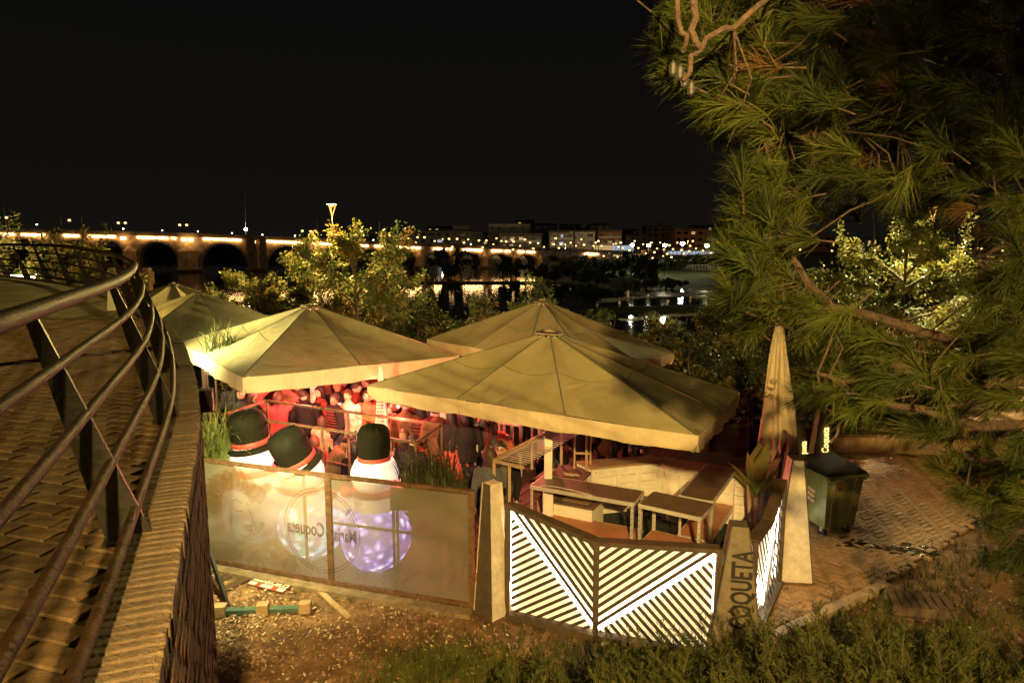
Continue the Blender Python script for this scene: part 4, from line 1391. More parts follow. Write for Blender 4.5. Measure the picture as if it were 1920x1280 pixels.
# low wall and netted fence behind, kerb wall at right
lw = thing('low_wall', 'low pale stone wall between the bar and the river bank', 'wall')
a, b = Vector((3.6,18.9,0)), Vector((11.0,15.6,0))
d = (b-a).normalized()
for k in range(34):
    s0 = k*.235
    if s0 > (b-a).length: break
    for c in range(2):
        m = MB(); m.box(a+d*(s0+.117*(c%2))+Vector((0,0,.12+.21*c)), (.225,.30+rng.uniform(-.02,.02),.20), math.atan2(d.y,d.x)); m.build('stone_block', mt['lowwall'], lw)
nf = thing('netted_fence', 'low black fence covered with dark netting behind the near parasol', 'fence')
a, b = Vector((4.25,14.3,0)), Vector((6.75,14.05,0))
m = MB(); m.add([a+Vector((0,0,.12)),b+Vector((0,0,.12)),b+Vector((0,0,.68)),a+Vector((0,0,.68))],[(0,1,2,3)]); m.add([a+Vector((0,.02,.12)),b+Vector((0,.02,.12)),b+Vector((0,.02,.68)),a+Vector((0,.02,.68))],[(3,2,1,0)]); m.build('netting', mt['net'], nf)
for z in (.70,.90):
    m = MB(); m.beam(a+Vector((0,-.02,z)), b+Vector((0,-.02,z)), .025,.03); m.build('rail', mt['black'], nf)
for f in (0,.33,.66,1):
    q = a.lerp(b,f); m = MB(); m.beam(q+Vector((0,-.03,0)), q+Vector((0,-.03,.92)), .035,.035); m.build('post', mt['black'], nf)
for f in (.05,.38,.70):
    q = a.lerp(b,f); m = MB(); m.beam(q+Vector((0,-.02,.9)), q+Vector((.25,-.02,.70)), .018,.018); m.build('brace', mt['black'], nf)
rw = MB(); rw.beam((6.9,14.9,.15),(14,14.0,.25),.25,.35)
tag(rw.build('edging_wall', mt['lowwall']), 'low edging wall at the right, lit above the dark slope under the pine', 'wall')

# ------------------------------------------------------------------ closed parasol
t = thing('closed_parasol', 'tall folded beige parasol with faint pale script, beside the bin', 'parasol', (4.13,10.45,0), 0)
m = MB(); m.tube([(0,0,0),(0,0,3.45)], .028, 10); m.build('pole', mt['galv'], t, True)
m = MB(); m.lathe((0,0,0), [(.28,0),(.30,.04),(.28,.09),(.06,.12)], 18); m.build('base', mt['darkmetal'], t, True)
NA, NZ = 64, 26; V = []
for j in range(NZ+1):
    f = j/NZ
    for i in range(NA):
        a = 2*math.pi*i/NA
        fold = .5+.5*math.cos(a*8+.6*math.sin(f*3))
        r = (.035+.27*f**.85)*(1-.45*fold*min(1,f*2.2))
        r *= 1+.12*math.sin(a*3+4*f)
        z = 3.47-1.98*f
        if f > .8: z += .26*(f-.8)/.2*math.sin(a*4+1.0)
        V.append((r*math.cos(a)+.05*f*f, r*math.sin(a), z))
F = [(j*NA+i, (j+1)*NA+i, (j+1)*NA+(i+1)%NA, j*NA+(i+1)%NA) for j in range(NZ) for i in range(NA)]
np_mesh('canopy', V, F, mt['canvas_edge'], t, smooth=True)
put_text('printed_script', 'sol y luna'[:0] or 'S l s', .20, (-.20,-.31,2.42), (.25,0,1), (-1,0,.25), mt['canvas'], t, .004)
# banana plant in a pot
def big_leaf(mb, base, az, up, L, W, droop, mi=0, seed=0):
    r_ = random.Random(seed)
    d = Vector((math.cos(az),math.sin(az),0)); s = Vector((-d.y,d.x,0))
    N = 9; pts = []
    for k in range(N+1):
        f = k/N
        c = base + d*(L*math.sin(up)*f*(1+.2*f)) + Vector((0,0,L*math.cos(up)*f - droop*f*f*L))
        w = W*(math.sin(math.pi*min(1,max(0,(f-.02)))**.75))*.5
        if 0 < k < N: w *= r_.uniform(.85,1.05)
        pts.append((c+s*w+Vector((0,0,w*.35)), c, c-s*w+Vector((0,0,w*.35))))
    V = [p for t3 in pts for p in t3]
    F = []
    for k in range(N):
        a = 3*k
        F += [(a,a+3,a+4,a+1),(a+1,a+4,a+5,a+2)]
    mb.add(V, F, mi)
t = thing('potted_plant', 'banana plant with broad split leaves in a brown pot, between rack and pylon', 'potted plant', (3.66,9.80,0), 0)
m = MB(); m.lathe((0,0,0), [(.15,0),(.20,.34),(.22,.36),(.22,.40),(.18,.40),(.17,.34),(.02,.33)], 18); m.build('pot', mt['terracotta'], t, True)
m = MB(); m.tube([(0,0,.3),(.02,.01,.8),(.05,0,1.05)],[.05,.04,.03],10); m.tube([(-.04,.02,.3),(-.1,.04,.85),(-.12,.05,1.1)],[.04,.03,.02],10); m.build('stem', mt['timber'], t, True)
spec = [(2.9,.5,.62,.24,.15),(0.2,.45,.60,.25,.1),(1.2,.35,.66,.26,.05),(4.4,.75,.55,.24,.3),(5.4,.6,.60,.26,.12),(3.6,.25,.62,.22,.0),(2.2,.85,.5,.2,.35),(5.0,.2,.70,.25,.02)]
for k,(az,up,L,W,dr) in enumerate(spec):
    m = MB(); big_leaf(m, Vector((.0,0,.80+.04*(k%4))), az, up, L*1.2, W*1.2, dr, seed=k); m.build('leaf', mt['banana'], t, True)
    m = MB(); m.tube([(0,0,.7),(0,0,.84+.04*(k%4))],.012,5); m.build('leaf_stalk', mt['timber'], t)
# thin trunk of a small tree behind it
tr = MB(); tr.tube([(4.62,11.4,0),(4.66,11.42,.8),(4.60,11.4,1.5),(4.65,11.42,1.9)],[.07,.06,.055,.03],8)
tag(tr.build('palm_trunk', mt['bark'], None, True), 'slim reddish trunk standing behind the banana plant', 'trunk')

# ------------------------------------------------------------------ things lying by the terrace wall at lower left
t = thing('metal_beam', 'black perforated metal beam leaning against the terrace wall', 'beam')
a, b = at(372,975,z=.95), at(425,1128,z=.03)
d = (b-a).normalized(); sd_ = Vector((.5,-.8,0)).normalized()
m = MB(); m.beam(a+sd_*.13,b+sd_*.13,.03,.06); m.build('side_bar', mt['black'], t)
m = MB(); m.beam(a-sd_*.13,b-sd_*.13,.03,.06); m.build('side_bar', mt['black'], t)
for k in range(7):
    q = a.lerp(b,(k+.3)/7); m = MB(); m.beam(q-sd_*.13,q+sd_*.13,.07 if k%2 else .04,.02); m.build('cross_plate', mt['black'], t)
t = thing('timber_runner', 'teal painted timber runner with three pale wooden blocks, lying on the dirt', 'timber')
a, b = Vector((-3.66,7.94,.06)), Vector((-2.56,8.02,.06))
m = MB(); m.beam(a,b,.09,.05); m.build('board', mt['teal'], t)
for f in (.03,.5,.97):
    q = a.lerp(b,f); m = MB(); m.box(q+Vector((0,-.02,.03)),(.14,.12,.13),.1); m.build('block', mt['timber'], t)
t = thing('signboard', 'brown and red signboard with white lettering lying on the ground by the fence', 'sign')
c4 = [at(463,1095,.03),at(530,1112,.03),at(566,1086,.05),at(497,1076,.05)]
ux = (c4[1]-c4[0]); Lx = ux.length; ux.normalize(); uy = (c4[3]-c4[0]); uy = uy-ux*uy.dot(ux); Ly = uy.length; uy.normalize()
un = ux.cross(uy)
m = MB(); m.prism([(0,0),(Lx,0),(Lx,Ly),(0,Ly)], c4[0], ux, uy, un*.012); m.build('board', M('signbrown', (.14,.065,.035), .5, var=.2), t)
sr = M('signred', (.32,.05,.03), .5, var=.15)
def rect(x0,y0,x1,y1,mat,name,k):
    m = MB(); m.prism([(x0*Lx,y0*Ly),(x1*Lx,y0*Ly),(x1*Lx,y1*Ly),(x0*Lx,y1*Ly)], c4[0]+un*(.012), ux, uy, un*(.0015*k)); m.build(name, mat, t)
rect(.0,.0,1,.22,sr,'red_band',1); rect(.3,.66,.98,.80,sr,'red_band',1)
for (x0,x1) in ((.02,.2),(.34,.64),(.8,.98)): rect(x0,.04,x1,.26,mt['white'],'white_patch',2)
rect(.02,.38,.16,.52,mt['white'],'white_patch',2)
put_text('lettering', 'BARCEL\u00d3', .115, c4[0]+ux*Lx*.56+uy*Ly*.46+un*.014, ux, uy, mt['white'], t, .001)
pl = MB(); pl.beam(at(588,1098,.03),at(655,1158,.03),.07,.03)
tag(pl.build('plank', mt['timber']), 'loose brown plank lying at an angle on the dirt by the fence', 'plank')
pl = MB(); pl.box((-3.98,7.95,.12),(.20,.9,.10),.3); pl.box((-4.0,7.9,.24),(.16,.8,.08),.1)
tag(pl.build('dark_timber', mt['black']), 'dark timbers stacked at the foot of the terrace wall', 'timber')
# ------------------------------------------------------------------ people
def capsule(mb, p0, p1, r0, r1, n=10):
    p0, p1 = Vector(p0), Vector(p1)
    d = (p1-p0); L = d.length; d.normalize()
    pts = [p0-d*r0*.9, p0-d*r0*.5, p0, p0.lerp(p1,.5), p1, p1+d*r1*.5, p1+d*r1*.9]
    mb.tube(pts, [r0*.35, r0*.85, r0, (r0+r1)/2, r1, r1*.85, r1*.35], n)

def finger(mb, pts, r):
    mb.tube(pts, [r, r*.95, r*.85, r*.6][:len(pts)], 5)

BODY = {}
def make_body(key, pose):
    """one continuous figure facing -y, feet at z = 0; slots: skin, top, trousers, shoes"""
    sit = pose.get('sit', False); lean = pose.get('lean', 0.0); fem = pose.get('fem', False); bulk = pose.get('bulk', .015)
    up = -.46 if sit else 0.0
    J = {}
    hip = Vector((0, .0, .92+up))
    def T(v):
        v = Vector(v) + Vector((0,0,up))
        q = v - hip
        c, s = math.cos(lean), math.sin(lean)
        return hip + Vector((q.x, q.y*c - q.z*s, q.z*c + q.y*s)) if lean else v
    sw = .185 if fem else .205
    segs = []
    mb = MB()
    # torso as stacked ellipse rings
    rings = [(.84,.13,.10),(.90,.165,.115),(.98,.16,.112),(1.08,.14 if fem else .155,.10),(1.20,.16,.115),(1.32,.178,.12),(1.40,.17,.105),(1.455,.10,.075),(1.50,.055,.055)]
    n = 16; V = []; F = []
    for z, rx, ry in rings:
        rx += bulk; ry += bulk
        for k in range(n):
            a = 2*math.pi*k/n
            V.append(T((rx*math.cos(a), ry*math.sin(a), z)))
    for i in range(len(rings)-1):
        for k in range(n):
            F.append((i*n+k, i*n+(k+1)%n, (i+1)*n+(k+1)%n, (i+1)*n+k))
    F.append(tuple(reversed(range(n)))); F.append(tuple((len(rings)-1)*n+k for k in range(n)))
    mb.add(V, F)
    segs += [(T((0,0,.93)), T((0,0,1.40)), .16, 'top'), (T((0,0,1.50)), T((0,-.01,1.56)), .05, 'skin')]
    ht = pose.get('head', (0,0))
    nk = T((0,0,1.46)); hc = T((0+.06*ht[0], -.015-.05*ht[1], 1.625-.02*abs(ht[1])))
    capsule(mb, nk, hc-Vector((0,0,.06)), .055, .05)
    tl = Euler((ht[1]*.5, ht[0]*.4, ht[0]*.9)).to_matrix()
    mb.ball(hc, (.075,.093,.115), 14, 10, tilt=tl)
    mb.ball(hc+tl@Vector((0,-.03,-.06)), (.052,.06,.058), 12, 8, tilt=tl)
    mb.ball(hc+tl@Vector((0,-.098,-.012)), (.015,.02,.026), 8, 6, tilt=tl)
    for s in (-1,1): mb.ball(hc+tl@Vector((s*.076,.005,-.01)), (.012,.02,.03), 8, 6)
    segs.append((hc, hc+Vector((0,0,.02)), .11, 'skin'))
    hands = []
    for s, k in ((-1,'L'),(1,'R')):
        sh = T((s*sw, 0, 1.40))
        el = T(pose['el'+k]); wr = T(pose['wr'+k])
        r = bulk
        capsule(mb, sh, el, .057+r, .045+r*.8); capsule(mb, el, wr, .044+r*.8, .031+r*.4)
        segs += [(sh, el, .05, 'top'), (el, el.lerp(wr,.9), .045, 'top')]
        d = (wr-el).normalized()
        pc = wr + d*.06
        capsule(mb, wr, wr+d*.08, .027, .034, 8)
        segs.append((wr+d*.02, wr+d*.10, .03, 'skin'))
        hands.append((wr, d, s))
        if sit:
            kn = Vector((s*.14, -.44, .50)); an = Vector((s*.13, -.42, .09)); hp = Vector((s*.095, -.02, .47))
        else:
            hp = Vector((s*.092, 0, .90)); kn = Vector((s*pose.get('st',.11), -.02 if s < 0 else -.05, .49)); an = Vector((s*(pose.get('st',.11)+.01), .02, .09))
        capsule(mb, hp, kn, .088, .062); capsule(mb, kn, an, .060, .043)
        segs += [(hp, kn, .085, 'low'), (kn, an+Vector((0,0,.03)), .055, 'low')]
        mb.tube([an+Vector((0,.05,-.05)), an+Vector((0,-.02,-.045)), an+Vector((s*.01,-.12,-.055)), an+Vector((s*.015,-.19,-.065))], [.036,.045,.04,.02], 10)
        segs.append((an+Vector((0,.04,-.05)), an+Vector((0,-.18,-.06)), .04, 'shoe'))
    me = bpy.data.meshes.new('body_tmp'); me.from_pydata(mb.v, [], mb.f); me.update()
    ob = bpy.data.objects.new('body_tmp', me); COL.objects.link(ob)
    rm = ob.modifiers.new('r','REMESH'); rm.mode = 'VOXEL'; rm.voxel_size = .018
    sm = ob.modifiers.new('s','SMOOTH'); sm.iterations = 3; sm.factor = .5
    dg = bpy.context.evaluated_depsgraph_get()
    me2 = bpy.data.meshes.new_from_object(ob.evaluated_get(dg))
    bpy.data.objects.remove(ob); bpy.data.meshes.remove(me)
    co = np.empty(len(me2.vertices)*3, dtype=np.float32); me2.vertices.foreach_get('co', co); co = co.reshape(-1,3)
    lt = np.empty(len(me2.polygons)*3, dtype=np.float32); me2.polygons.foreach_get('center', lt); cen = lt.reshape(-1,3)
    best = np.full(len(cen), 1e9); lab = np.zeros(len(cen), dtype=np.int32)
    code = {'skin':0,'top':1,'low':2,'shoe':3}
    for p0, p1, r, nm in segs:
        p0_, p1_ = np.array(p0), np.array(p1); d = p1_-p0_; L2 = max(1e-9, float(d@d))
        t = np.clip(((cen-p0_)@d)/L2, 0, 1)
        dist = np.linalg.norm(cen-(p0_+t[:,None]*d), axis=1) - r
        m = dist < best; best[m] = dist[m]; lab[m] = code[nm]
    # hands: four fingers and a thumb, rooted in the palm
    hb = MB()
    for wr, d, s in hands:
        side = d.cross(Vector((0,-1,0)))
        side = side.normalized() if side.length > .1 else Vector((1,0,0))
        palm = d.cross(side).normalized()
        for q in range(4):
            o = wr + d*.085 + side*((q-1.5)*.017)
            L = (.062,.072,.068,.052)[q]
            finger(hb, [o, o+d*L*.5+palm*.006, o+d*L*.8+palm*.02, o+d*L*.95+palm*.034], .0085)
        o = wr + d*.045 - side*.028
        finger(hb, [o, o-side*.022+d*.022, o-side*.026+d*.045+palm*.012], .0095)
    nv = len(me2.vertices)
    V = np.vstack([co, np.array(hb.v, dtype=np.float32)])
    polys = [tuple(p.vertices) for p in me2.polygons] + [tuple(i+nv for i in f) for f in hb.f]
    bpy.data.meshes.remove(me2)
    out = bpy.data.meshes.new('person')
    out.from_pydata(V.tolist(), [], polys)
    for q in range(4): out.materials.append(None)
    mi = list(lab) + [0]*len(hb.f)
    out.polygons.foreach_set('material_index', np.array(mi, dtype=np.int32))
    out.polygons.foreach_set('use_smooth', np.ones(len(polys), dtype=bool))
    out.update()
    BODY[key] = (out, hc, tl)
    return out
AS = dict(elL=(-.25,.03,1.13), wrL=(-.24,-.06,.88), elR=(.25,.03,1.13), wrR=(.24,-.06,.88))
make_body('stand', dict(AS))
make_body('stand_f', dict(AS, fem=True, head=(.5,.2)))
make_body('drink', dict(elL=(-.27,-.02,1.14), wrL=(-.15,-.26,1.20), elR=(.25,.03,1.13), wrR=(.22,-.10,.89), head=(-.4,.1)))
make_body('drink_f', dict(elL=(-.23,.0,1.14), wrL=(-.22,-.08,.90), elR=(.25,-.04,1.14), wrR=(.10,-.25,1.24), fem=True, head=(.6,.1)))
make_body('hands_up', dict(elL=(-.36,-.10,1.58), wrL=(-.14,-.14,1.74), elR=(.36,-.10,1.60), wrR=(.15,-.10,1.76), fem=True, head=(-.3,.3)))
make_body('jacket', dict(elL=(-.28,.02,1.13), wrL=(-.24,-.14,.92), elR=(.28,.02,1.13), wrR=(.24,-.14,.92), bulk=.035, head=(.7,.0)))
make_body('lean', dict(elL=(-.25,-.12,1.12), wrL=(-.16,-.34,1.06), elR=(.25,-.12,1.12), wrR=(.16,-.34,1.06), lean=.38, bulk=.022, head=(.2,.3)))
make_body('sit', dict(elL=(-.25,-.08,1.13), wrL=(-.15,-.31,1.10), elR=(.25,-.08,1.13), wrR=(.15,-.31,1.10), sit=True, lean=.12))
make_body('sit_f', dict(elL=(-.22,-.08,1.14), wrL=(-.12,-.30,1.16), elR=(.22,-.10,1.14), wrR=(.10,-.30,1.22), sit=True, fem=True, lean=.08, head=(.4,.15)))
make_body('sit_bow', dict(elL=(-.25,-.12,1.13), wrL=(-.12,-.33,1.12), elR=(.25,-.12,1.13), wrR=(.12,-.33,1.12), sit=True, lean=.45, bulk=.025, head=(.1,.6)))

HAIR = {}
def hair_mesh(kind):
    m = MB()
    if kind == 'short':
        prof = [(-.015,1.0),(.03,1.04),(.07,.88),(.10,.58),(.118,.2),(.121,.01)]
        V, F = [], []; n = 16
        for z, s in prof:
            for k in range(n):
                a = 2*math.pi*k/n
                front = max(0, -math.sin(a))
                zz = z + .075*front*(1 if z < .05 else .2)
                V.append((.084*s*math.cos(a), .101*s*math.sin(a)+.006, zz+ .004*math.sin(5*a)))
        for i in range(len(prof)-1):
            for k in range(n): F.append((i*n+k,i*n+(k+1)%n,(i+1)*n+(k+1)%n,(i+1)*n+k))
        F.append(tuple((len(prof)-1)*n+k for k in range(n)))
        m.add(V,F)
    else:
        low = -.30 if kind == 'long' else -.14
        wid = 1.0 if kind != 'curly' else 1.35
        prof = [(low,.75),(low*.6,1.12),(-.05,1.16),(.02,1.12),(.07,.94),(.105,.6),(.125,.2),(.129,.01)]
        V, F = [], []; n = 20
        for z, s in prof:
            for k in range(n):
                a = 2*math.pi*k/n
                front = max(0, -math.sin(a)-.15)
                zz = z if z > .05 else z + (.075-z)*min(1, front*1.9)
                wv = 1+.05*math.sin(a*6+z*30)
                w = wid if z < .05 else 1+(wid-1)*.6
                V.append((.088*s*w*wv*math.cos(a), .10*s*w*wv*math.sin(a)+.012, zz))
        for i in range(len(prof)-1):
            for k in range(n): F.append((i*n+k,i*n+(k+1)%n,(i+1)*n+(k+1)%n,(i+1)*n+k))
        F.append(tuple((len(prof)-1)*n+k for k in range(n)))
        m.add(V,F)
    me = bpy.data.meshes.new('hair'); me.from_pydata(m.v,[],m.f)
    me.materials.append(None)
    me.polygons.foreach_set('use_smooth',[True]*len(me.polygons)); me.update()
    return me
for k in ('short','long','bob','curly'): HAIR[k] = hair_mesh(k)
def face_mesh():
    m = MB()
    for s in (-1,1):
        m.ball((s*.031,-.082,.012),(.012,.008,.007),8,5); m.beam((s*.047,-.082,.034),(s*.018,-.09,.036),.008,.006)
    m.ball((0,-.088,-.062),(.022,.008,.007),8,5)
    me = bpy.data.meshes.new('face'); me.from_pydata(m.v,[],m.f); me.materials.append(M('face_marks',(.10,.04,.03),.6)); me.update()
    return me
FACE = face_mesh()
gl = MB()
for s in (-1,1):
    gl.tube([(s*.033+.022*math.cos(t),-.098,.010+.016*math.sin(t)) for t in np.linspace(0,2*math.pi,13)], .0035, 5)
gl.beam((-.012,-.099,.012),(.012,-.099,.012),.004,.004); gl.beam((.055,-.096,.014),(.078,-.01,.016),.004,.004); gl.beam((-.055,-.096,.014),(-.078,-.01,.016),.004,.004)
GLM = bpy.data.meshes.new('spectacles'); GLM.from_pydata(gl.v,[],gl.f); GLM.materials.append(mt['black'])

_cm = {}
def cloth(col):
    k = tuple(col)
    if k not in _cm: _cm[k] = M('cloth', col, .85, spec=.12, var=.25, scale=9, bump=.5, bscale=30)
    return _cm[k]
SKIN = [M('skin',(.55,.34,.22),.55,var=.08,scale=9), M('skin',(.60,.40,.28),.55,var=.08,scale=9), M('skin',(.34,.19,.11),.55,var=.08,scale=9)]
HC = {'black':M('hair_black',(.018,.013,.010),.6,var=.3,scale=40,stretch=(6,6,1)),'brown':M('hair_brown',(.055,.028,.014),.6,var=.4,scale=40,stretch=(6,6,1)),'red':M('hair_auburn',(.11,.04,.02),.6,var=.4,scale=40,stretch=(6,6,1)),'fair':M('hair_fair',(.25,.14,.06),.6,var=.3,scale=40,stretch=(6,6,1))}
BLACK=(.016,.015,.016); DKRED=(.16,.03,.025); WHITE=(.62,.58,.52); OLIVE=(.17,.13,.065); PINK=(.52,.07,.07); BROWN=(.12,.055,.03); GREY=(.09,.09,.10); NAVY=(.03,.035,.055); ORANGE=(.40,.14,.06); GREEN=(.03,.04,.025); CREAM=(.55,.46,.33); JEANS=(.05,.06,.085)
npers = 0
def person(px, py, label, pose, face, top, low=BLACK, hair=('short','black'), sc=1.0, glasses=False, loc=None, group=None):
    """(px, py): where the head is seen; face: the way the body turns, degrees, 0 = toward the camera"""
    global npers
    me, hc, tl = BODY[pose]
    p = at(px, py, z=hc.z*sc+.03) if loc is None else Vector(loc)
    o = link('person', me)
    o.location = (p.x-hc.x*sc, p.y, .03); o.rotation_euler = (0,0,R(face)); o.scale = (sc,sc,sc)
    # keep the head itself over the wanted spot
    q = Matrix.Rotation(R(face),3,'Z') @ (Vector((hc.x,hc.y,0))*sc)
    o.location = (p.x-q.x, p.y-q.y, .03)
    mats = [SKIN[npers%3], cloth(top), cloth(low), mt['black']]
    for i, m in enumerate(mats):
        o.material_slots[i].link = 'OBJECT'; o.material_slots[i].material = m
    tag(o, label, 'person', group)
    h = link('hair', HAIR[hair[0]], o); h.location = hc; h.rotation_euler = tl.to_euler()
    h.material_slots[0].link = 'OBJECT'; h.material_slots[0].material = HC[hair[1]]
    f = link('face', FACE, o); f.location = hc; f.rotation_euler = tl.to_euler()
    if glasses:
        g = link('spectacles', GLM, o); g.location = hc; g.rotation_euler = tl.to_euler()
    npers += 1
    return o
def stripes(o, n, col, lo, hi):
    """quilted bands round a jacket: rings lying just proud of it"""
    for k in range(n):
        z = lo+(hi-lo)*k/(n-1)
        rx = .208+.012*math.sin(math.pi*k/(n-1)); ry = .152
        m = MB(); m.tube([(rx*math.cos(t),ry*math.sin(t),z) for t in np.linspace(0,2*math.pi,25)], .011, 5)
        m.build('jacket_band', cloth(col), o, True)
person(452,738,'person in glasses and a black jacket behind the planter grass, facing the camera','drink',10,BLACK,hair=('short','black'),glasses=True)
person(480,745,'person with long curly brown hair and a dark green coat, looking down','stand_f',25,GREEN,hair=('curly','brown'))
person(522,745,'person in a pink sweater holding a cap on with both hands','hands_up',-160,PINK,BLACK,('bob','brown'))
person(537,731,'person with fair hair in a rust coloured coat, back turned','stand_f',170,ORANGE,BLACK,('long','fair'))
person(568,740,'person in a broad black jacket with the back to the camera','jacket',175,BLACK)
o = person(627,748,'person in a red and black quilted jacket, seen in profile','jacket',-55,BLACK,JEANS,('short','black')); stripes(o, 9, DKRED, .98, 1.40)
person(652,741,'person in a pale shirt with cropped hair, facing the camera','stand',-20,WHITE,JEANS,('short','brown'))
person(668,726,'person in a dark red coat behind the one in the pale shirt','stand',100,DKRED,BLACK,('short','black'))
person(633,725,'bald-cropped person in black, lit red, behind the quilted jacket','stand',160,BLACK,BLACK,('short','fair'))
person(645,716,'person in a wine coloured shirt, deep in the crowd left of the folded parasol','drink_f',20,DKRED,BLACK,('bob','black'))
person(685,717,'person with a red-lit face at the edge of the folded parasol','stand',-30,BLACK,BLACK,('short','brown'))
person(606,790,'seated person in a cream jacket with dark hair, turned away','sit',150,CREAM,JEANS,('bob','brown'))
person(650,828,'seated person in an olive jacket bending over a table behind the fence','sit_bow',115,OLIVE,BLACK,('short','black'))
person(664,838,'seated person with a dark bob next to the olive jacket','sit_f',200,BLACK,BLACK,('bob','black'))
person(590,826,'seated child with auburn hair between two snowmen','sit_f',175,PINK,BLACK,('bob','red'),.86)
person(740,760,'person with a face lit bright red right of the folded parasol','drink',-15,BLACK,BLACK,('short','black'))
person(761,757,'person in a long rust-brown coat, back turned, right of the folded parasol','stand',175,BROWN,BLACK,('short','brown'),1.04)
o = person(786,764,'person in a striped red top next to the rust-brown coat','stand_f',190,DKRED,BLACK,('long','black')); stripes(o, 7, BLACK, .98, 1.34)
person(817,770,'person in a brown leather jacket leaning away under the near parasol','jacket',-170,BROWN,BLACK,('short','black'))
person(847,777,'person in black with long dark hair under the edge of the near parasol','stand_f',150,BLACK,BLACK,('long','black'))
person(872,781,'person in a black coat with a shoulder bag strap, standing by a table','stand_f',185,BLACK,BLACK,('bob','black'))
person(889,778,'person in a whitish shirt behind the table with the drinks','stand',10,WHITE,JEANS,('short','brown'))
person(930,780,'person in a dark red jacket leaning on the tall table','lean',75,DKRED,BLACK,('short','brown'))
person(757,814,'seated person with a black and white scarf, facing left','sit_f',-50,BLACK,BLACK,('bob','brown'))
person(774,826,'seated person in dark clothes right of the scarf','sit',160,BLACK,BLACK,('short','black'))
person(851,828,'seated person in a red and white patterned top, back turned, near the planter','sit_f',178,PINK,BLACK,('bob','brown'))
person(917,852,'person in a blue-grey jacket with long brown hair by the slatted stand','stand_f',190,GREY,NAVY,('long','brown'))
person(939,841,'person in glasses facing the camera, talking to the one in blue-grey','stand',-10,BLACK,BLACK,('short','black'),glasses=True)
person(1021,806,'person in black bending behind the slatted stand','sit_bow',-80,BLACK,BLACK,('short','black'))
person(1036,872,'seated person in a dark brown jacket under the slatted stand','sit',185,BROWN,BLACK,('short','black'))
person(1103,812,'person in a black jacket beyond the back counter','jacket',160,BLACK,BLACK,('short','black'),loc=(1.22,11.85,0))
person(1138,806,'person in an ochre coat with the back turned, beyond the bottles','jacket',185,(.17,.085,.03),BLACK,('short','brown'),loc=(1.66,11.8,0))
person(1178,812,'person in a dark jacket beyond the drinks on the counter','drink',165,BLACK,BLACK,('short','black'),loc=(2.2,12.0,0))
# the packed middle of the crowd
person(705,738,'person in a burgundy hooded top just left of the folded white parasol','jacket',-120,DKRED,BLACK,('bob','black'))
person(727,748,'person in a cream coat turned to the right, beside the folded white parasol','stand_f',70,CREAM,BLACK,('long','brown'))
person(801,748,'person in a navy coat with fair hair between two red tops','drink_f',140,NAVY,BLACK,('long','fair'))
person(834,756,'person in a white blouse facing the camera under the near parasol edge','stand_f',-10,WHITE,BLACK,('bob','black'))
person(861,768,'person in a brick red shirt raising a glass by the planter side','drink',20,ORANGE,JEANS,('short','brown'))
person(906,777,'person in a grey hoodie standing behind the small white table','stand',40,GREY,JEANS,('short','fair'))
person(558,724,'person in an olive coat behind the pink sweater','jacket',30,OLIVE,BLACK,('short','brown'))
person(599,734,'person in a wine red dress next to the white pole','stand_f',-60,DKRED,BLACK,('long','black'))
person(612,722,'person with long auburn hair right of the white pole, back turned','stand_f',165,BLACK,BLACK,('long','red'))
person(689,742,'person in a coral jumper half hidden by the folded white parasol','drink_f',-30,ORANGE,BLACK,('bob','brown'))
person(722,802,'seated person in a white shirt behind the upright snowman hat','sit',-40,WHITE,JEANS,('short','black'))
person(800,812,'seated person in a pink top at the table behind the planter grass','sit_f',30,PINK,BLACK,('long','brown'))
person(834,800,'seated person in cream facing the camera near the dark grass','sit',10,CREAM,BLACK,('short','brown'))
person(884,826,'seated person in black with fair hair at the phone table','sit_f',-70,BLACK,BLACK,('bob','fair'))
person(757,790,'seated person in an orange top leaning forward over a table','sit_bow',60,ORANGE,BLACK,('short','black'))
# deeper in the crowd
bgp = [(-5.9,14.2,'jacket',200,BLACK,('short','black'),'dark jacket at the far left of the crowd'),
 (-5.2,14.9,'stand_f',150,BROWN,('long','brown'),'brown coat and long hair at the far left of the crowd'),
 (-4.6,13.6,'drink',20,NAVY,('short','brown'),'navy shirt holding a drink beside the white parasol pole'),
 (-3.6,14.6,'stand',170,BLACK,('short','black'),'black shirt behind the white parasol pole'),
 (-3.1,15.3,'stand_f',30,DKRED,('curly','brown'),'curly hair and a red top at the back of the crowd'),
 (-2.6,13.9,'jacket',120,BLACK,('short','fair'),'black jacket and fair hair in the middle of the crowd'),
 (-2.2,15.0,'drink_f',-20,ORANGE,('long','black'),'rust top raising a drink at the back of the crowd'),
 (-1.6,14.4,'stand',180,DKRED,('short','black'),'dark red sweater, back turned, deep under the parasols'),
 (-1.0,15.2,'jacket',60,BLACK,('bob','brown'),'black jacket and brown bob at the back right of the crowd'),
 (-.4,13.8,'stand',-160,WHITE,('short','black'),'light shirt, back turned, near the rear parasol pole'),
 (.3,14.3,'drink',30,BROWN,('short','brown'),'brown jumper with a drink near the rear parasol'),
 (.9,15.0,'stand_f',170,BLACK,('long','black'),'black dress and long hair under the rear parasol')]
for x,y,ps,fc,top,hr,d in bgp:
    hc = BODY[ps][1]
    person(0,0,'person in a '+d,ps,fc,top,BLACK,hr,1.0,loc=(x,y,0))

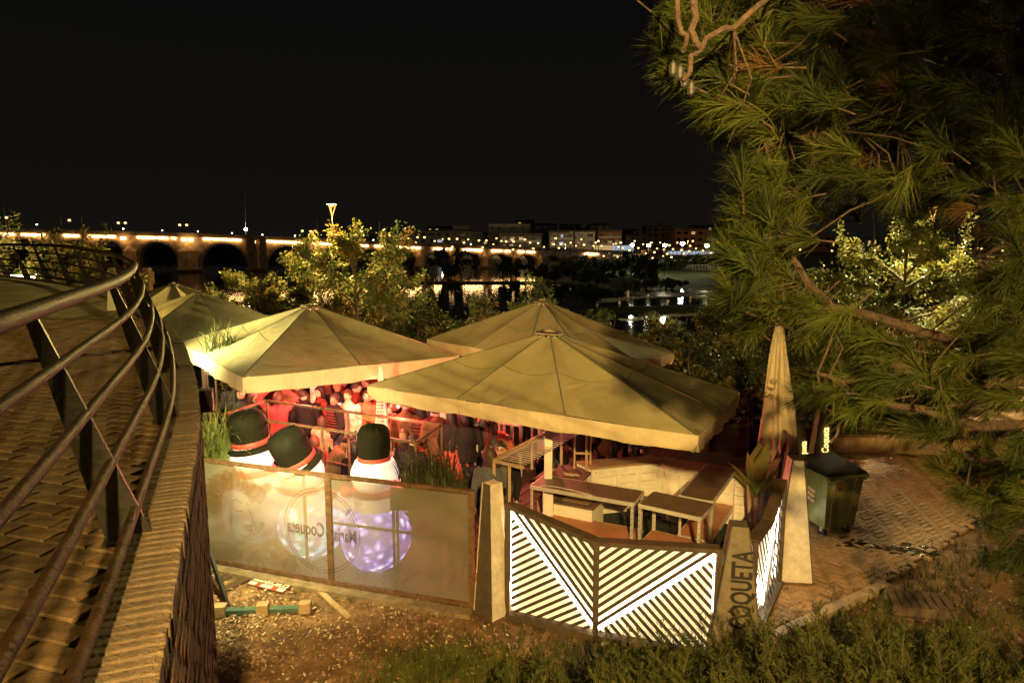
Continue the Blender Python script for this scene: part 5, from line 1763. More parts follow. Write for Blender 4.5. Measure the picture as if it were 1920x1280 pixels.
# ------------------------------------------------------------------ tables, chairs and red lamps
def table(label, loc, rz, lx, ly, h, group='tables of the terrace bar'):
    t = thing('table', label, 'table', loc, R(rz), group)
    m = MB(); m.box((0,0,h-.02),(lx,ly,.04)); m.build('table_top', mt['white'], t)
    for x in (-1,1):
        for y in (-1,1):
            m = MB(); m.box((x*(lx/2-.04),y*(ly/2-.04),(h-.042)/2),(.05,.05,h-.042)); m.build('leg', mt['white'], t)
    return t
p = at(868,842,z=.75); table('white table with a phone on it behind the planter grass', (p.x,p.y,.03), -30, .80,.80,.74)
ph = MB(); ph.box(p+Vector((.02,.05,.032)),(.15,.075,.010),.5); tag(ph.build('phone', mt['black']), 'dark phone lying on the white table behind the planter', 'phone')
p = at(905,792,z=.75); table('white table farther back between standing people', (p.x,p.y,.03), -28, .8,.7,.74)
p = at(968,788,z=1.08); table('tall white bar table beside the person in the dark red jacket', (p.x,p.y,.03), -28, .55,.6,1.06)
p = at(640,822,z=.75); table('white table in front of the person in the pale shirt', (p.x,p.y,.03), -28, .9,.8,.74)
p = at(735,832,z=.75); table('small table half hidden behind the upright snowman', (p.x,p.y,.03), -28, .7,.7,.74)
def chair(label, loc, rz, coat=None):
    t = thing('chair', label, 'chair', loc, R(rz), 'chairs of the terrace bar')
    m = MB(); m.box((0,0,.45),(.42,.42,.035)); m.build('seat', mt['white'], t)
    m = MB(); m.box((0,.20,.72),(.42,.03,.34)); m.build('backrest', mt['white'], t)
    for x in (-.18,.18):
        m = MB(); m.box((x,.19,.43),(.035,.035,.84)); m.build('leg', mt['white'], t)
        m = MB(); m.box((x,-.18,.215),(.035,.035,.43)); m.build('leg', mt['white'], t)
    return t
def coat(label, loc, rz, col):
    V, F = [], []; NX, NZ = 14, 12
    for j in range(NZ+1):
        f = j/NZ
        for i in range(NX+1):
            u = i/NX*2-1
            w = .25 + .09*f
            th = f*2.2
            y = -.03+.06*math.sin(min(1,f*6)*1.5)+.05*math.sin(u*7+2*f)*f
            V.append((u*w, .20+y+.02, .95-.04*u*u*4*(1-f) - .62*max(0,f-.06) - .03*abs(u)))
    F = [(j*(NX+1)+i, j*(NX+1)+i+1, (j+1)*(NX+1)+i+1, (j+1)*(NX+1)+i) for j in range(NZ) for i in range(NX)]
    V2 = [(x,-y+.40-.02,z) for x,y,z in V]
    o = np_mesh('jacket', V+V2, F+[tuple(q+len(V) for q in reversed(f)) for f in F], cloth(col), smooth=True)
    o.location = loc; o.rotation_euler = (0,0,R(rz)); tag(o, label, 'jacket')
p = at(947,838,z=.6); c_ = (p.x,p.y,.03); chair('chair with a coral jacket hung on its back, behind the person in glasses', c_, 155); coat('coral jacket hanging over a chair back', c_, 155, (.55,.16,.10))
p = at(878,822,z=.5); c_ = (p.x,p.y,.03); chair('chair drawn up to the table with the phone', c_, -30); coat('pale pink jacket over the chair at the phone table', c_, -30, (.55,.26,.20))
p = at(812,846,z=.5); chair('white framed chair behind the dark planter grass', (p.x,p.y,.03), 100)
p = at(640,800,z=.6); chair('chair beside the quilted jacket', (p.x,p.y,.03), 60)
for k, (loc, w, lab) in enumerate((((-2.5,12.1,2.25),300,'red stage lamp hung under the right edge of the floodlit parasol'),((-3.7,12.0,2.3),290,'red stage lamp hung near the white pole of the floodlit parasol'),((.3,13.7,2.25),330,'red stage lamp hung under the rear parasol'),((-5.0,12.9,2.25),90,'red stage lamp hung at the left under the floodlit parasol'),((-1.75,10.25,2.15),140,'red stage lamp hung under the left end of the near parasol'))):
    t = thing('stage_lamp', lab, 'lamp', loc, 0, 'red stage lamps under the parasols')
    m = MB(); m.tube([(0,0,.0),(0,0,.10)],.05,10); m.beam((0,0,.1),(0,0,.3),.015,.015); m.build('housing', mt['black'], t)
    m = MB(); m.ball((0,0,-.03),.035,8,6); m.build('bulb', EM('redbulb', RED, 6), t, True)
    point('red_light', (0,0,-.12), RED, w, .06, t)
# folded white parasol standing in the crowd
t = thing('closed_parasol', 'folded white parasol with red lettering rows standing among the crowd', 'parasol', (-2.28,11.65,0), 0)
m = MB(); m.tube([(0,0,0),(0,0,2.5)],.03,8); m.build('pole', mt['galv'], t, True)
NA, NZ = 32, 12; V = []
for j in range(NZ+1):
    f = j/NZ
    for i in range(NA):
        a = 2*math.pi*i/NA; r = (.03+.17*f)*(1-.28*(.5+.5*math.cos(a*6)))
        V.append((r*math.cos(a), r*math.sin(a), 2.48-1.75*f))
F = [(j*NA+i,(j+1)*NA+i,(j+1)*NA+(i+1)%NA,j*NA+(i+1)%NA) for j in range(NZ) for i in range(NA)]
np_mesh('canopy', V, F, mt['white'], t, smooth=True)
m = MB()
for k in range(22):
    for i in range(-2,3):
        r_ = random.Random(k*9+i); m.box((i*.026+r_.uniform(-.004,.004), -.10-.0042*k-.03, 2.05-.055*k),(.016,.004,.020))
m.build('printed_letters', mt['scarf_red'], t)

# ------------------------------------------------------------------ grasses in planters
def grass_clump(name, label, cat, loc, n, L, spread, width, mat, seed, planter=None, droop=.9, group=None, up0=.05):
    r_ = random.Random(seed)
    t = thing(name, label, cat, loc, 0, group)
    V, F = [], []
    for k in range(n):
        az = r_.random()*2*math.pi; l = L*r_.uniform(.55,1.1); tilt0 = up0+abs(r_.gauss(0,.22)); w = width*r_.uniform(.7,1.2)
        d = Vector((math.cos(az),math.sin(az),0)); s = Vector((-d.y,d.x,0))
        base = Vector((r_.uniform(-spread,spread), r_.uniform(-spread,spread)*.6, 0))
        N = 6; b0 = len(V); ang = tilt0; p = base.copy(); cv = droop*r_.uniform(.4,1.5)
        for j in range(N+1):
            ww = w*(1-(j/N)**2)*.5+.0006
            V.append(p+s*ww); V.append(p-s*ww)
            ang = tilt0+cv*(j/N)**1.6*1.7
            p = p + (d*math.sin(ang)+Vector((0,0,math.cos(ang))))*(l/N)
        for j in range(N): F.append((b0+2*j,b0+2*j+1,b0+2*j+3,b0+2*j+2))
    np_mesh('foliage', V, F, mat, t)
    if planter:
        m = MB(); m.box((0,0,-.16),(planter[0],planter[1],.30)); m.build('planter_box', mt['darkmetal'], t)
        for sx in (-1,1):
            for sy in (-1,1):
                m = MB(); m.box((sx*(planter[0]/2-.03),sy*(planter[1]/2-.03),-.31-(planter[2]-.31)/2),(.035,.035,planter[2]-.31)); m.build('leg', mt['darkmetal'], t)
    return t
p = at(395,850,Y=10.4); grass_clump('planter_grass', 'bright green arching grass plant at the left end of the fence, in front of the crowd', 'plant', (-4.42,9.95,1.30), 150, 1.05, .16, .030, mt['blade'], 3, (.5,.5,1.28), .9)
grass_clump('planter_grass', 'dark spiky grass spilling over the top bar at the right end of the fence', 'plant', (-1.10,8.62,1.48), 260, .62, .34, .016, mt['blade_dark'], 5, (.95,.34,1.46), .8)
grass_clump('planter_grass', 'dark wiry grass next to it, close to the orange lettered pylon', 'plant', (-.78,8.42,1.45), 120, .5, .2, .012, mt['blade_dark'], 8, (.4,.3,1.43), .95)
p = at(385,640,Y=13.2); grass_clump('tall_grass', 'light grass rising in front of the second parasol from the left', 'plant', (-5.75,13.4,2.35), 110, .85, .3, .025, mt['blade_dark'], 9, (.6,.5,2.3), .9)
# ------------------------------------------------------------------ old stone bridge across the river
BA, BB = Vector((-122,140,0)), Vector((27,192,0))
bd = (BB-BA); BL = bd.length; bd.normalize(); bout = Vector((bd.y,-bd.x,0))
def bs(px):
    """distance along the bridge where it is seen at column px"""
    r = ray(px, 455); r = Vector((r.x, r.y, 0))
    # BA + bd*s = r*t
    det = bd.x*(-r.y) - bd.y*(-r.x)
    s = ((-BA.x)*(-r.y) - (-BA.y)*(-r.x))/det
    return s
def bz(s):
    return float(np.interp(s, BZ_S, BZ_Z))
def bp_(s, z, o=0.0):
    q = BA + bd*s + bout*o
    return Vector((q.x, q.y, z))
BZ_S = [bs(x) for x in (-150,62,287,412,530,767,1109,1160)]; BZ_Z = [8.0,7.62,7.06,6.71,6.1,4.73,2.85,2.5]
bridge = thing('stone_bridge', 'long old stone arch bridge over the river with strips of warm light under its parapet', 'bridge')
piers = [(-150,-105),(-20,5),(88,112),(168,184),(228,256),(330,372),(462,500),(578,596),(652,668),(718,738),(778,796),(846,862),(902,916),(957,970),(1007,1019),(1052,1062),(1095,1104),(1128,1150)]
WID = 6.5
prev = None
for i, (p0, p1) in enumerate(piers):
    s0, s1 = bs(p0), bs(p1)
    sm = (s0+s1)/2; zt = bz(sm)
    zb = WATER_Z-1.6
    top = zt-.95
    m = MB(); m.prism([(s0,zb),(s1,zb),(s1,bz(s1)-.9),(s0,bz(s0)-.9)], (BA.x,BA.y,0), bd, (0,0,1), -bout*WID); m.build('pier', mt['stone'], bridge)
    w = s1-s0
    h = zb+ (zt-zb)*.60
    if w > 1.2:
        cw = MB(); a, b = bp_(s0+.1,zb,0), bp_(s1-.1,zb,0); c = bp_(sm,zb,1.7)
        A, B, C_ = [Vector((q.x,q.y,h)) for q in (a,b,c)]
        tip = bp_(sm, h+w*.32+.5, .1)
        cw.add([a,b,c,A,B,C_,tip], [(0,2,5,3),(2,1,4,5),(3,5,6),(5,4,6)])
        cw.build('cutwater', mt['stone'], bridge)
    ft = MB(); ft.prism([(s0-.6,WATER_Z-1),(s1+.6,WATER_Z-1),(s1+.6,WATER_Z+.55),(s0-.6,WATER_Z+.55)], tuple(bp_(0,0,2.1)), bd, (0,0,1), -bout*(WID+3)); ft.build('footing', mt['stone_d'], bridge)
    if i < len(piers)-1:
        e0, e1 = s1, bs(piers[i+1][0])
        N = 18; V, F = [], []
        rx = (e1-e0)/2; mid = (e0+e1)/2
        crown = bz(mid)-2.15; spring = max(WATER_Z+.4, crown-rx*1.12)
        for k in range(N+1):
            a = math.pi*(1-k/N); s = mid+rx*math.cos(a); z = spring+(crown-spring)*math.sin(a)
            if k in (0,N): z = WATER_Z-1.2
            for (q, o) in ((z,0),(bz(s)-.9,0),(z,-WID),(bz(s)-.9,-WID)):
                V.append(bp_(s,q,o))
        for k in range(N):
            a = 4*k; F += [(a,a+4,a+5,a+1),(a+2,a+3,a+7,a+6),(a,a+2,a+6,a+4)]
        m = MB(); m.add(V,F); m.build('arch', mt['stone'], bridge)
        V, F = [], []
        for k in range(N+1):                                            # ring of arch stones, slightly proud
            a = math.pi*(1-k/N)
            for rr in (1.0,1.0+.55/rx):
                s = mid+rx*rr*math.cos(a); z = spring+(crown-spring)*math.sin(a)*(1.0 if rr == 1 else (crown-spring+.5)/(crown-spring)); V.append(bp_(s,z,.10))
        for k in range(N): F.append((2*k,2*k+2,2*k+3,2*k+1))
        m = MB(); m.add(V,F); m.build('arch_ring', mt['stone_d'], bridge)
m = MB()
NS = 40
for o, nm in ((.12,'parapet'),(-WID,'parapet')):
    m = MB()
    for k in range(NS):
        s0, s1 = -30+(BL+34)*k/NS, -30+(BL+34)*(k+1)/NS
        m.beam(bp_(s0,bz(s0)-.45,o), bp_(s1,bz(s1)-.45,o), .35, .9)
    m.build(nm, mt['stone_d'], bridge)
m = MB()
for k in range(NS):
    s0, s1 = -30+(BL+34)*k/NS, -30+(BL+34)*(k+1)/NS
    a, b = bp_(s0,bz(s0)-.85,-.2), bp_(s1,bz(s1)-.85,-.2); c, d = bp_(s1,bz(s1)-.85,-WID+.2), bp_(s0,bz(s0)-.85,-WID+.2)
    m.quad(a,b,c,d)
m.build('roadway', mt['stone_d'], bridge)
for (x0,x1) in ((-40,-8),(0,30),(42,58),(60,78),(80,88),(120,150),(165,194),(196,218),(258,294),(296,316),(322,331),(381,412),(414,453),(500,531),(533,567),(598,622),(676,690),(702,718),(745,788),(812,828),(833,838),(842,848),(867,905),(921,941),(946,956),(970,983),(987,1002),(1094,1122)):
    s0, s1 = bs(x0), bs(x1)
    n = max(1, int((s1-s0)/1.2)); st_ = (s1-s0)/n
    m = MB()
    for k in range(n):
        q0, q1 = s0+st_*k+.05, s0+st_*(k+1)-.05
        m.beam(bp_(q0,bz(q0)-1.28+rng.uniform(-.05,.05),.36), bp_(q1,bz(q1)-1.28+rng.uniform(-.05,.05),.36), .14,.36)
    m.build('light_strip', mt['strip'], bridge)
for x in (233,346,359,475,588):
    s = bs(x); m = MB(); m.box(bp_(s,bz(s)-1.55,.9),(1.0,.3,.55)); m.build('spot_light', mt['strip'], bridge)
tw = MB(); s0, s1 = bs(463), bs(479); tw.prism([(s0,-3),(s1,-3),(s1,bz(s1)+.25),(s0,bz(s0)+.25)], tuple(bp_(0,0,1.6)), bd, (0,0,1), -bout*4); tw.build('buttress', mt['stone'], bridge)
tw = MB(); s0, s1 = bs(487), bs(499); tw.prism([(s0,-3),(s1,-3),(s1,bz(s1)-.2),(s0,bz(s0)-.2)], tuple(bp_(0,0,1.2)), bd, (0,0,1), -bout*3); tw.build('buttress', mt['stone'], bridge)
def lampmesh(name, h, mat, r):
    b = MB(); b.tube([(0,0,-h),(0,0,-.1)], .09, 6)
    pm_ = bpy.data.meshes.new('post'); pm_.from_pydata(b.v,[],b.f); pm_.materials.append(mt['darkmetal'])
    g = MB(); g.ball((0,0,0), (r,r,r*.75), 8, 6)
    gm = bpy.data.meshes.new('lit_globe'); gm.from_pydata(g.v,[],g.f); gm.materials.append(mat)
    return pm_, gm
def far_lamp(name, label, p, meshes, group, sc=1.0):
    t = thing(name, label, 'street lamp', p, 0, group)
    t.scale = (sc,sc,sc)
    link('post', meshes[0], t); link('lit_globe', meshes[1], t)
    return t
LB = lampmesh('b', 4.2, mt['warmlamp'], .30)
for (x,y) in ((-3,408),(12,408),(130,413),(222,418),(235,418),(337,422),(350,422),(567,433),(583,434),(731,441),(783,445),(796,445),(842,448),(857,448),(898,451),(912,451),(949,453),(963,453),(994,455),(1009,456),(1038,458),(1052,458)):
    s = bs(x); q = BA+bd*s-bout*3; far_lamp('street_lamp', 'small warm street lamp standing on the deck of the stone bridge', at(x,y,Y=q.y), LB, 'street lamps along the stone bridge')
LS = lampmesh('s', .9, EM('bollard', (.9,.9,.75), 14), .16)
for (x,y) in ((69,421),(231,429),(304,432),(371,434),(435,437),(492,440),(553,442),(700,450),(883,458),(1060,466)):
    s = bs(x); q = BA+bd*s-bout*.3; far_lamp('parapet_light', 'tiny pale light on the parapet of the stone bridge', at(x,y,Y=q.y), LS, 'tiny lights on the bridge parapet')
LW = lampmesh('w', 3.0, EM('starlamp',(.85,.92,1.0),160), .38)
s = bs(461); q = BA+bd*s-bout*1; far_lamp('flood_lamp', 'brilliant white lamp at the foot of a tall mast on the bridge', at(461,430,Y=q.y), LW, None)
m = MB(); a = at(460,432,Y=q.y); m.tube([a+Vector((-.1,.3,-2)),at(459,362,Y=q.y)],.07,6); tag(m.build('mast', M('mastgrey',(.25,.25,.25),.6)), 'thin tall mast rising behind the white lamp on the bridge', 'mast')

# ------------------------------------------------------------------ town beyond the river
TW = {k: M('facade_'+k, c, .9, var=.2, scale=.25) for k, c in dict(grey=(.25,.24,.21), white=(.55,.53,.46), brown=(.26,.18,.11), red=(.30,.15,.09), dark=(.14,.13,.11)).items()}
def building(label, x0, x1, ytop, Y, wall, lit=.34, floor=3.1, bay=3.4, style='plain', roofbox=False, ybase=None):
    a, b = at(x0,ytop,Y=Y), at(x1,ytop,Y=Y)
    W = b.x-a.x; H = a.z-.0; D = 13
    t = thing('apartment_building', label, 'building', ((a.x+b.x)/2, Y, 0))
    r_ = random.Random(x0*7+x1)
    m = MB(); m.box((0,D/2,(H-.4)/2-1),(W,D,H+1.6)); m.build('wall', TW[wall], t)
    m = MB(); m.box((0,D/2,H+.1),(W+.6,D+.6,.35)); m.build('roof', TW['dark'], t)
    if roofbox:
        m = MB(); m.box((W*.2,D/2,H+1.2),(W*.25,D*.5,2)); m.build('roof_house', TW[wall], t)
    nf_ = max(1, int((H-.8)/floor)); nb_ = max(1, int(W/bay))
    dark = MB()
    for f in range(nf_):
        z = H-1.9-f*floor
        for k in range(nb_):
            x = -W/2+(k+.5)*W/nb_
            ww = W/nb_*.55
            if r_.random() < lit:
                g = MB(); g.box((x+r_.uniform(-.2,.2),-.03,z-.1*r_.random()),(ww*r_.uniform(.5,1),.05,1.25)); g.build('window', r_.choice([mt['win_warm'],mt['win_dim'],mt['win_warm'],mt['win_cool'],mt['win_warm']]), t)
            else:
                dark.box((x,-.02,z),(ww,.05,1.35))
        if style == 'balcony':
            g = MB(); g.box((0,-.65,z-1.15),(W*.94,1.3,.95)); g.build('balcony', TW['white'], t)
    if dark.v:
        o = dark.build('window', mt['win_dark'], t); o['kind'] = 'stuff'
    if style == 'grid':
        g = MB()
        for k in range(nb_+1): g.box((-W/2+k*W/nb_,-.35,H/2),(.45,.7,H))
        g.build('facade_fins', TW['white'], t)
        for f in range(nf_+1):
            g = MB(); g.box((0,-.36,H-.3-f*floor),(W,.74,.45)); g.build('floor_slab', TW['white'], t)
    return t
building('long low block with few lit windows left of the white gridded block',772,905,432,330,'grey',.07,roofbox=True)
building('pale building with a grid of fins, tallest on the skyline',917,993,420,340,'white',.02,3.0,3.0,'grid')
building('dark low building in front of the gridded block',936,1016,439,300,'dark',.12,style='balcony')
building('brown block with a flat top right of the gridded block',1001,1044,420,370,'brown',.05)
building('building with pale stacked balconies and a lit ground floor',1030,1076,434,300,'grey',.25,style='balcony')
building('second building with pale balconies, next to the roof mast',1078,1116,433,305,'white',.22,style='balcony')
building('tower-like brown block behind the balconies',1105,1146,420,380,'brown',.10)
building('reddish block with pale balcony lines',1121,1166,432,310,'red',.16,style='balcony')
building('dark block with a small roof house between the reddish blocks',1172,1216,440,350,'dark',.12,roofbox=True)
building('tall dim block standing behind the park lamps',1212,1262,424,380,'brown',.14,roofbox=True)
building('reddish block behind the bright white park light',1266,1334,429,330,'red',.22)
building('block on the right of the skyline with pale roof edge',1336,1420,436,320,'grey',.2,style='balcony')
building('block whose windows glimmer through the pine branches',1430,1560,440,320,'red',.2)
building('dim long block behind the pine at the right',1580,1780,446,330,'grey',.15)
building('low dim block at the far right behind the pine',1800,2000,446,330,'brown',.15)
building('dark low house on the skyline behind the left parasols',560,640,446,380,'dark',.1)
building('dark low house left of the long block',690,765,440,380,'dark',.1)
for args in (('dim tower block behind the white gridded building, right part',968,1002,413,420,'brown'),('narrow dark block between the long low block and the gridded one',902,918,437,360,'dark'),
  ('dim tall block behind the balconied pair',1052,1090,421,430,'grey'),('dim block filling the gap left of the tower-like brown block',1090,1108,429,400,'red'),
  ('dim block behind the small roof house',1160,1200,430,430,'brown'),('dark stepped block above the middle park lamp',1196,1236,433,420,'grey'),
  ('dim block behind the bright white park light, upper right',1300,1350,423,430,'brown'),('dim block above the last visible park lamp',1352,1400,429,420,'grey'),
  ('low dim block above the left end of the long low block',800,850,425,430,'brown'),('pale low block at the left foot of the long low block',730,775,446,330,'grey')):
    building(*args, lit=.30)
m = MB(); a = at(1083,420,Y=350); m.tube([Vector((a.x,a.y,8)),at(1083,400,Y=350)],.14,5)
for k in range(3): m.beam(Vector((a.x-.7,a.y,15+k*.9)),Vector((a.x+.7,a.y,15+k*.9)),.1,.1)
tag(m.build('roof_mast', mt['darkmetal']), 'thin antenna mast on the roofs of the town', 'mast')
red = MB(); red.box((0,0,0),(30,8,5)); o = red.build('brick_building', TW['red']); o.location = tuple(at(1290,483,Y=230)); tag(o, 'long low reddish building at the edge of the park', 'building')

PL_ = lampmesh('p', 7.0, EM('parklamp',(1.0,.93,.70),120), .34)
parks = [(1186,459,122),(1216,460,120),(1247,460,112),(1326,461,118)]
labs = ['first tall park lamp, left of three in a row over the meadow','middle of three tall park lamps over the meadow','third tall park lamp over the meadow, with a long visible post','tall park lamp half hidden by the pine at the edge of its needles']
for (x,y,Y), l in zip(parks, labs):
    t = far_lamp('street_lamp', l, at(x,y,Y=Y), PL_, 'tall park lamps')
    point('park_light', (0,0,-.5), (1.0,.85,.45), 420, .3, t)
PW = lampmesh('pw', 6.0, EM('parkwhite',(.80,.88,1.0),160), .55)
t = far_lamp('flood_lamp', 'bright bluish white lamp in front of the reddish block', at(1280,457,Y=170), PW, None); point('park_light', (0,-1,-.3), (.8,.88,1.0), 600, .3, t)
PS = lampmesh('ps', 3.4, mt['warmlamp'], .27)
r_ = random.Random(5)
for (x,y) in ((1113,461),(1118,469),(1128,461),(1147,465),(1160,463),(1168,465),(1164,455),(1132,480),(1140,482),(1158,482),(1203,482),(1224,484),(1245,468),(1259,482),(1244,480),(1282,476),(1278,469),(1292,471),(1294,461),(1222,455),(1352,474),(1367,480),(1380,470),(1395,473),(1406,480),(1425,470),(1500,468),(1545,452),(1560,470),(1590,466),(1640,470),(1880,470),(1840,466),(1135,468),(765,447),(815,452),(870,455),(925,458),(940,452),(975,461),(1020,463),(1048,465),(1070,455),(1095,459),(1122,452),(1180,470),(1197,465),(1232,466),(1255,460),(1305,466),(1318,470),(1340,466),(1360,462),(1375,470),(1300,484),(1335,488),(1180,490),(1410,468),(1450,474),(1475,465),(780,455),(822,460),(848,463),(878,449),(905,464),(931,447),(962,468),(984,449),(1000,466),(1030,472),(1042,447),(1064,474),(1080,461),(1090,449),(1102,474),(1117,455),(1142,474),(1155,457),(1174,476),(1190,452),(1206,458),(1211,475),(1227,473),(1238,455),(1251,476),(1262,467),(1270,455),(1286,479),(1299,452),(1312,476),(1322,458),(1333,474),(1346,455),(1357,482),(1371,458),(1388,462),(1398,482)):
    Y = r_.uniform(150,230)
    t = far_lamp('street_lamp', 'one of many small warm street lamps scattered in front of the town', at(x,y,Y=Y), PS, 'small street lamps of the town')
for (x,y,Y,w) in ((1150,458,240,9000),(960,450,260,9000),(1060,458,250,8000),(1290,452,260,9000),(830,448,270,3500),(1220,455,260,8000)):
    p = at(x,y,Y=Y)
    t = thing('street_lamp', {1150:'warm street lamp before the reddish block',960:'warm street lamp before the gridded block',1060:'warm street lamp before the balconied building',1290:'warm street lamp before the block behind the white light',830:'warm street lamp before the long low block',1220:'warm street lamp before the tall dim block'}[x], 'street lamp', p, 0, 'street lamps under the town facades')
    link('post', PS[0], t); link('lit_globe', PS[1], t); point('street_light', (0,0,-.6), (1.0,.66,.30), w, .3, t)
# lit shopfronts and a bright terrace at the park edge
for (x,y,Y,w,h,mat,l) in ((1130,466,225,6,2.2,'win_warm','warm lit shop front at the end of the bridge'),(1295,474,210,14,1.0,'win_cool','long lit canopy at the park edge'),(1168,465,225,7,1.6,'win_cool','pale lit kiosk front by the bridge end')):
    m = MB(); m.box((0,0,0),(w,.3,h)); m.box((0,.6,0),(w+.6,.9,h+.6), None, 1)
    o = m.build('shop_front', [mt[mat], TW['dark']]); o.location = at(x,y,Y=Y); tag(o, l, 'shop')
# promenade at the edge of the meadow
pr = MB(); a, b = at(1150,503,Y=140), at(1420,506,Y=128)
pr.beam(a,b,3.0,.10); tag(pr.build('promenade', M('promenade',(.5,.42,.28),.9)), kind='structure')
m = MB()
for k in range(46):
    q = a.lerp(b, k/45)+Vector((0,-1.5,.45)); m.box(q,(.10,.10,.9))
m.beam(a+Vector((0,-1.5,.9)), b+Vector((0,-1.5,.9)),.07,.07)
tag(m.build('promenade_fence', TW['white']), 'small pale fence along the promenade above the meadow', 'fence')
for k in range(7):
    q = a.lerp(b, .30+.09*k)+Vector((0,1.5,0))
    m = MB(); m.box(q+Vector((0,0,.45)),(3.6,1.6,.6)); m.box(q+Vector((0.1,0,.95)),(2.0,1.4,.5),None,1)
    m.build('car_body',[TW['white' if k%2 else 'dark'],mt['win_dark']])
    o = COL.objects[-1]
for o in [o for o in COL.objects if o.name.startswith('car_body')]:
    o.name = 'parked_car'; tag(o, 'tiny parked car at the park edge beyond the meadow', 'car', 'cars parked beyond the meadow')
# ------------------------------------------------------------------ trees, shrubs and reeds
def leaves_np(P, D, L, W, seed, droop=.5):
    """kite leaves at points P growing along D"""
    r = np.random.RandomState(seed)
    n = len(P)
    D = D + r.normal(0,.55,(n,3)); D[:,2] -= droop
    D /= np.linalg.norm(D,axis=1)[:,None]+1e-9
    S = np.cross(D, r.normal(0,1,(n,3))); S /= np.linalg.norm(S,axis=1)[:,None]+1e-9
    l = L*r.uniform(.6,1.25,n)[:,None]; w = W*r.uniform(.7,1.2,n)[:,None]
    up = np.cross(S,D)*l*.08
    V = np.stack([P, P+D*l*.45+S*w*.5+up, P+D*l, P+D*l*.45-S*w*.5+up], 1).reshape(-1,3)
    b = np.arange(n)[:,None]*4
    F = np.concatenate([b, b+1, b+2, b+3],1)
    return V, F

def tree(name, label, cat, base, H, crown, lean=(0,0), limbs=9, twigs=9, per=34, L=.15, W=.06, mats=('leaf_a','leaf_b','leaf_c'), wts=(.5,.35,.15), seed=0, tr=.09, first=.25, droop=.5, shoots=0, group=None, twl=1.0, noise_cut=0.0):
    """trunk with limbs; leaves ride on many small twigs inside an ellipsoid crown (rx, ry, rz, cz)"""
    r_ = random.Random(seed); rn = np.random.RandomState(seed)
    t = thing(name, label, cat, base, 0, group)
    rx, ry, rz, cz = crown
    tm = MB()
    T = [Vector((0,0,-.2)), Vector((lean[0]*.3,lean[1]*.3,H*.3)), Vector((lean[0]*.7,lean[1]*.7,H*.6)), Vector((lean[0],lean[1],H*.92))]
    tm.tube(T, [tr,tr*.8,tr*.55,tr*.15], 9)
    P, D = [], []
    for k in range(limbs):
        f = first+(1-first)*((k+.5)/limbs)
        o = T[0].lerp(T[3], f)
        o = Vector((lean[0]*f, lean[1]*f, H*f*.85))
        az = k*2.4+r_.uniform(-.4,.4)
        e = math.asin(max(-1,min(1, 2*((k+.5)/limbs)-1)))+r_.uniform(-.25,.25)
        tip = Vector((lean[0]+rx*math.cos(az)*math.cos(e)*r_.uniform(.75,1.08), lean[1]+ry*math.sin(az)*math.cos(e)*r_.uniform(.75,1.08), cz+rz*math.sin(e)*r_.uniform(.85,1.05)))
        mid = o.lerp(tip,.5)+Vector((r_.uniform(-.2,.2)*rx*.4,r_.uniform(-.2,.2)*ry*.4,.10*rz))
        tm.tube([o,mid,tip],[tr*.45,tr*.3,tr*.08],6)
        for q in range(twigs):
            g = .25+.75*(q+.5)/twigs
            b = o.lerp(mid,g*2) if g < .5 else mid.lerp(tip,(g-.5)*2)
            d = Vector((r_.gauss(0,1),r_.gauss(0,1),r_.gauss(.15,.8))).normalized()
            d = (d+(tip-o).normalized()*.7).normalized()
            ln = twl*r_.uniform(.35,.8)*min(rx,rz)*.55
            en = b+d*ln
            tm.tube([b,b.lerp(en,.5)+Vector((0,0,ln*.06)),en],[tr*.10,tr*.07,tr*.02],4,cap=False)
            for z in range(per):
                h = r_.random()**.7
                P.append(tuple(b.lerp(en,h)+Vector((r_.gauss(0,.06),r_.gauss(0,.06),r_.gauss(0,.05)))*(1+ln))); D.append(tuple(d))
    for k in range(shoots):
        o = Vector((lean[0]+r_.uniform(-.8,.8)*rx*.7, lean[1]+r_.uniform(-.6,.6)*ry*.7, cz+rz*.6))
        en = o+Vector((r_.uniform(-.25,.25),r_.uniform(-.2,.2),r_.uniform(.5,1.0)*rz*.75))
        tm.tube([o,o.lerp(en,.5)+Vector((.05,0,0)),en],[tr*.12,tr*.09,tr*.04],5)
        if k % 3:
            for z in range(per):
                h = r_.random(); P.append(tuple(o.lerp(en,h*.95)+Vector((r_.gauss(0,.07),r_.gauss(0,.07),0)))); D.append((r_.gauss(0,.6),r_.gauss(0,.6),.3))
    tm.build('trunk', mt['bark'], t, True)
    V, F = leaves_np(np.array(P), np.array(D), L, W, seed, droop)
    # colour by clump, as young and turning leaves sit together
    idx = np.array([0 if v < wts[0] else (1 if v < wts[0]+wts[1] else 2) for v in np.repeat(rn.rand(len(P)//max(1,per)+1), per)[:len(P)]])
    mix = rn.rand(len(P)) < .3
    idx[mix] = rn.randint(0,3,mix.sum())
    np_mesh('crown', V, F, [mt[m] for m in mats], t, mi=idx)
    return t

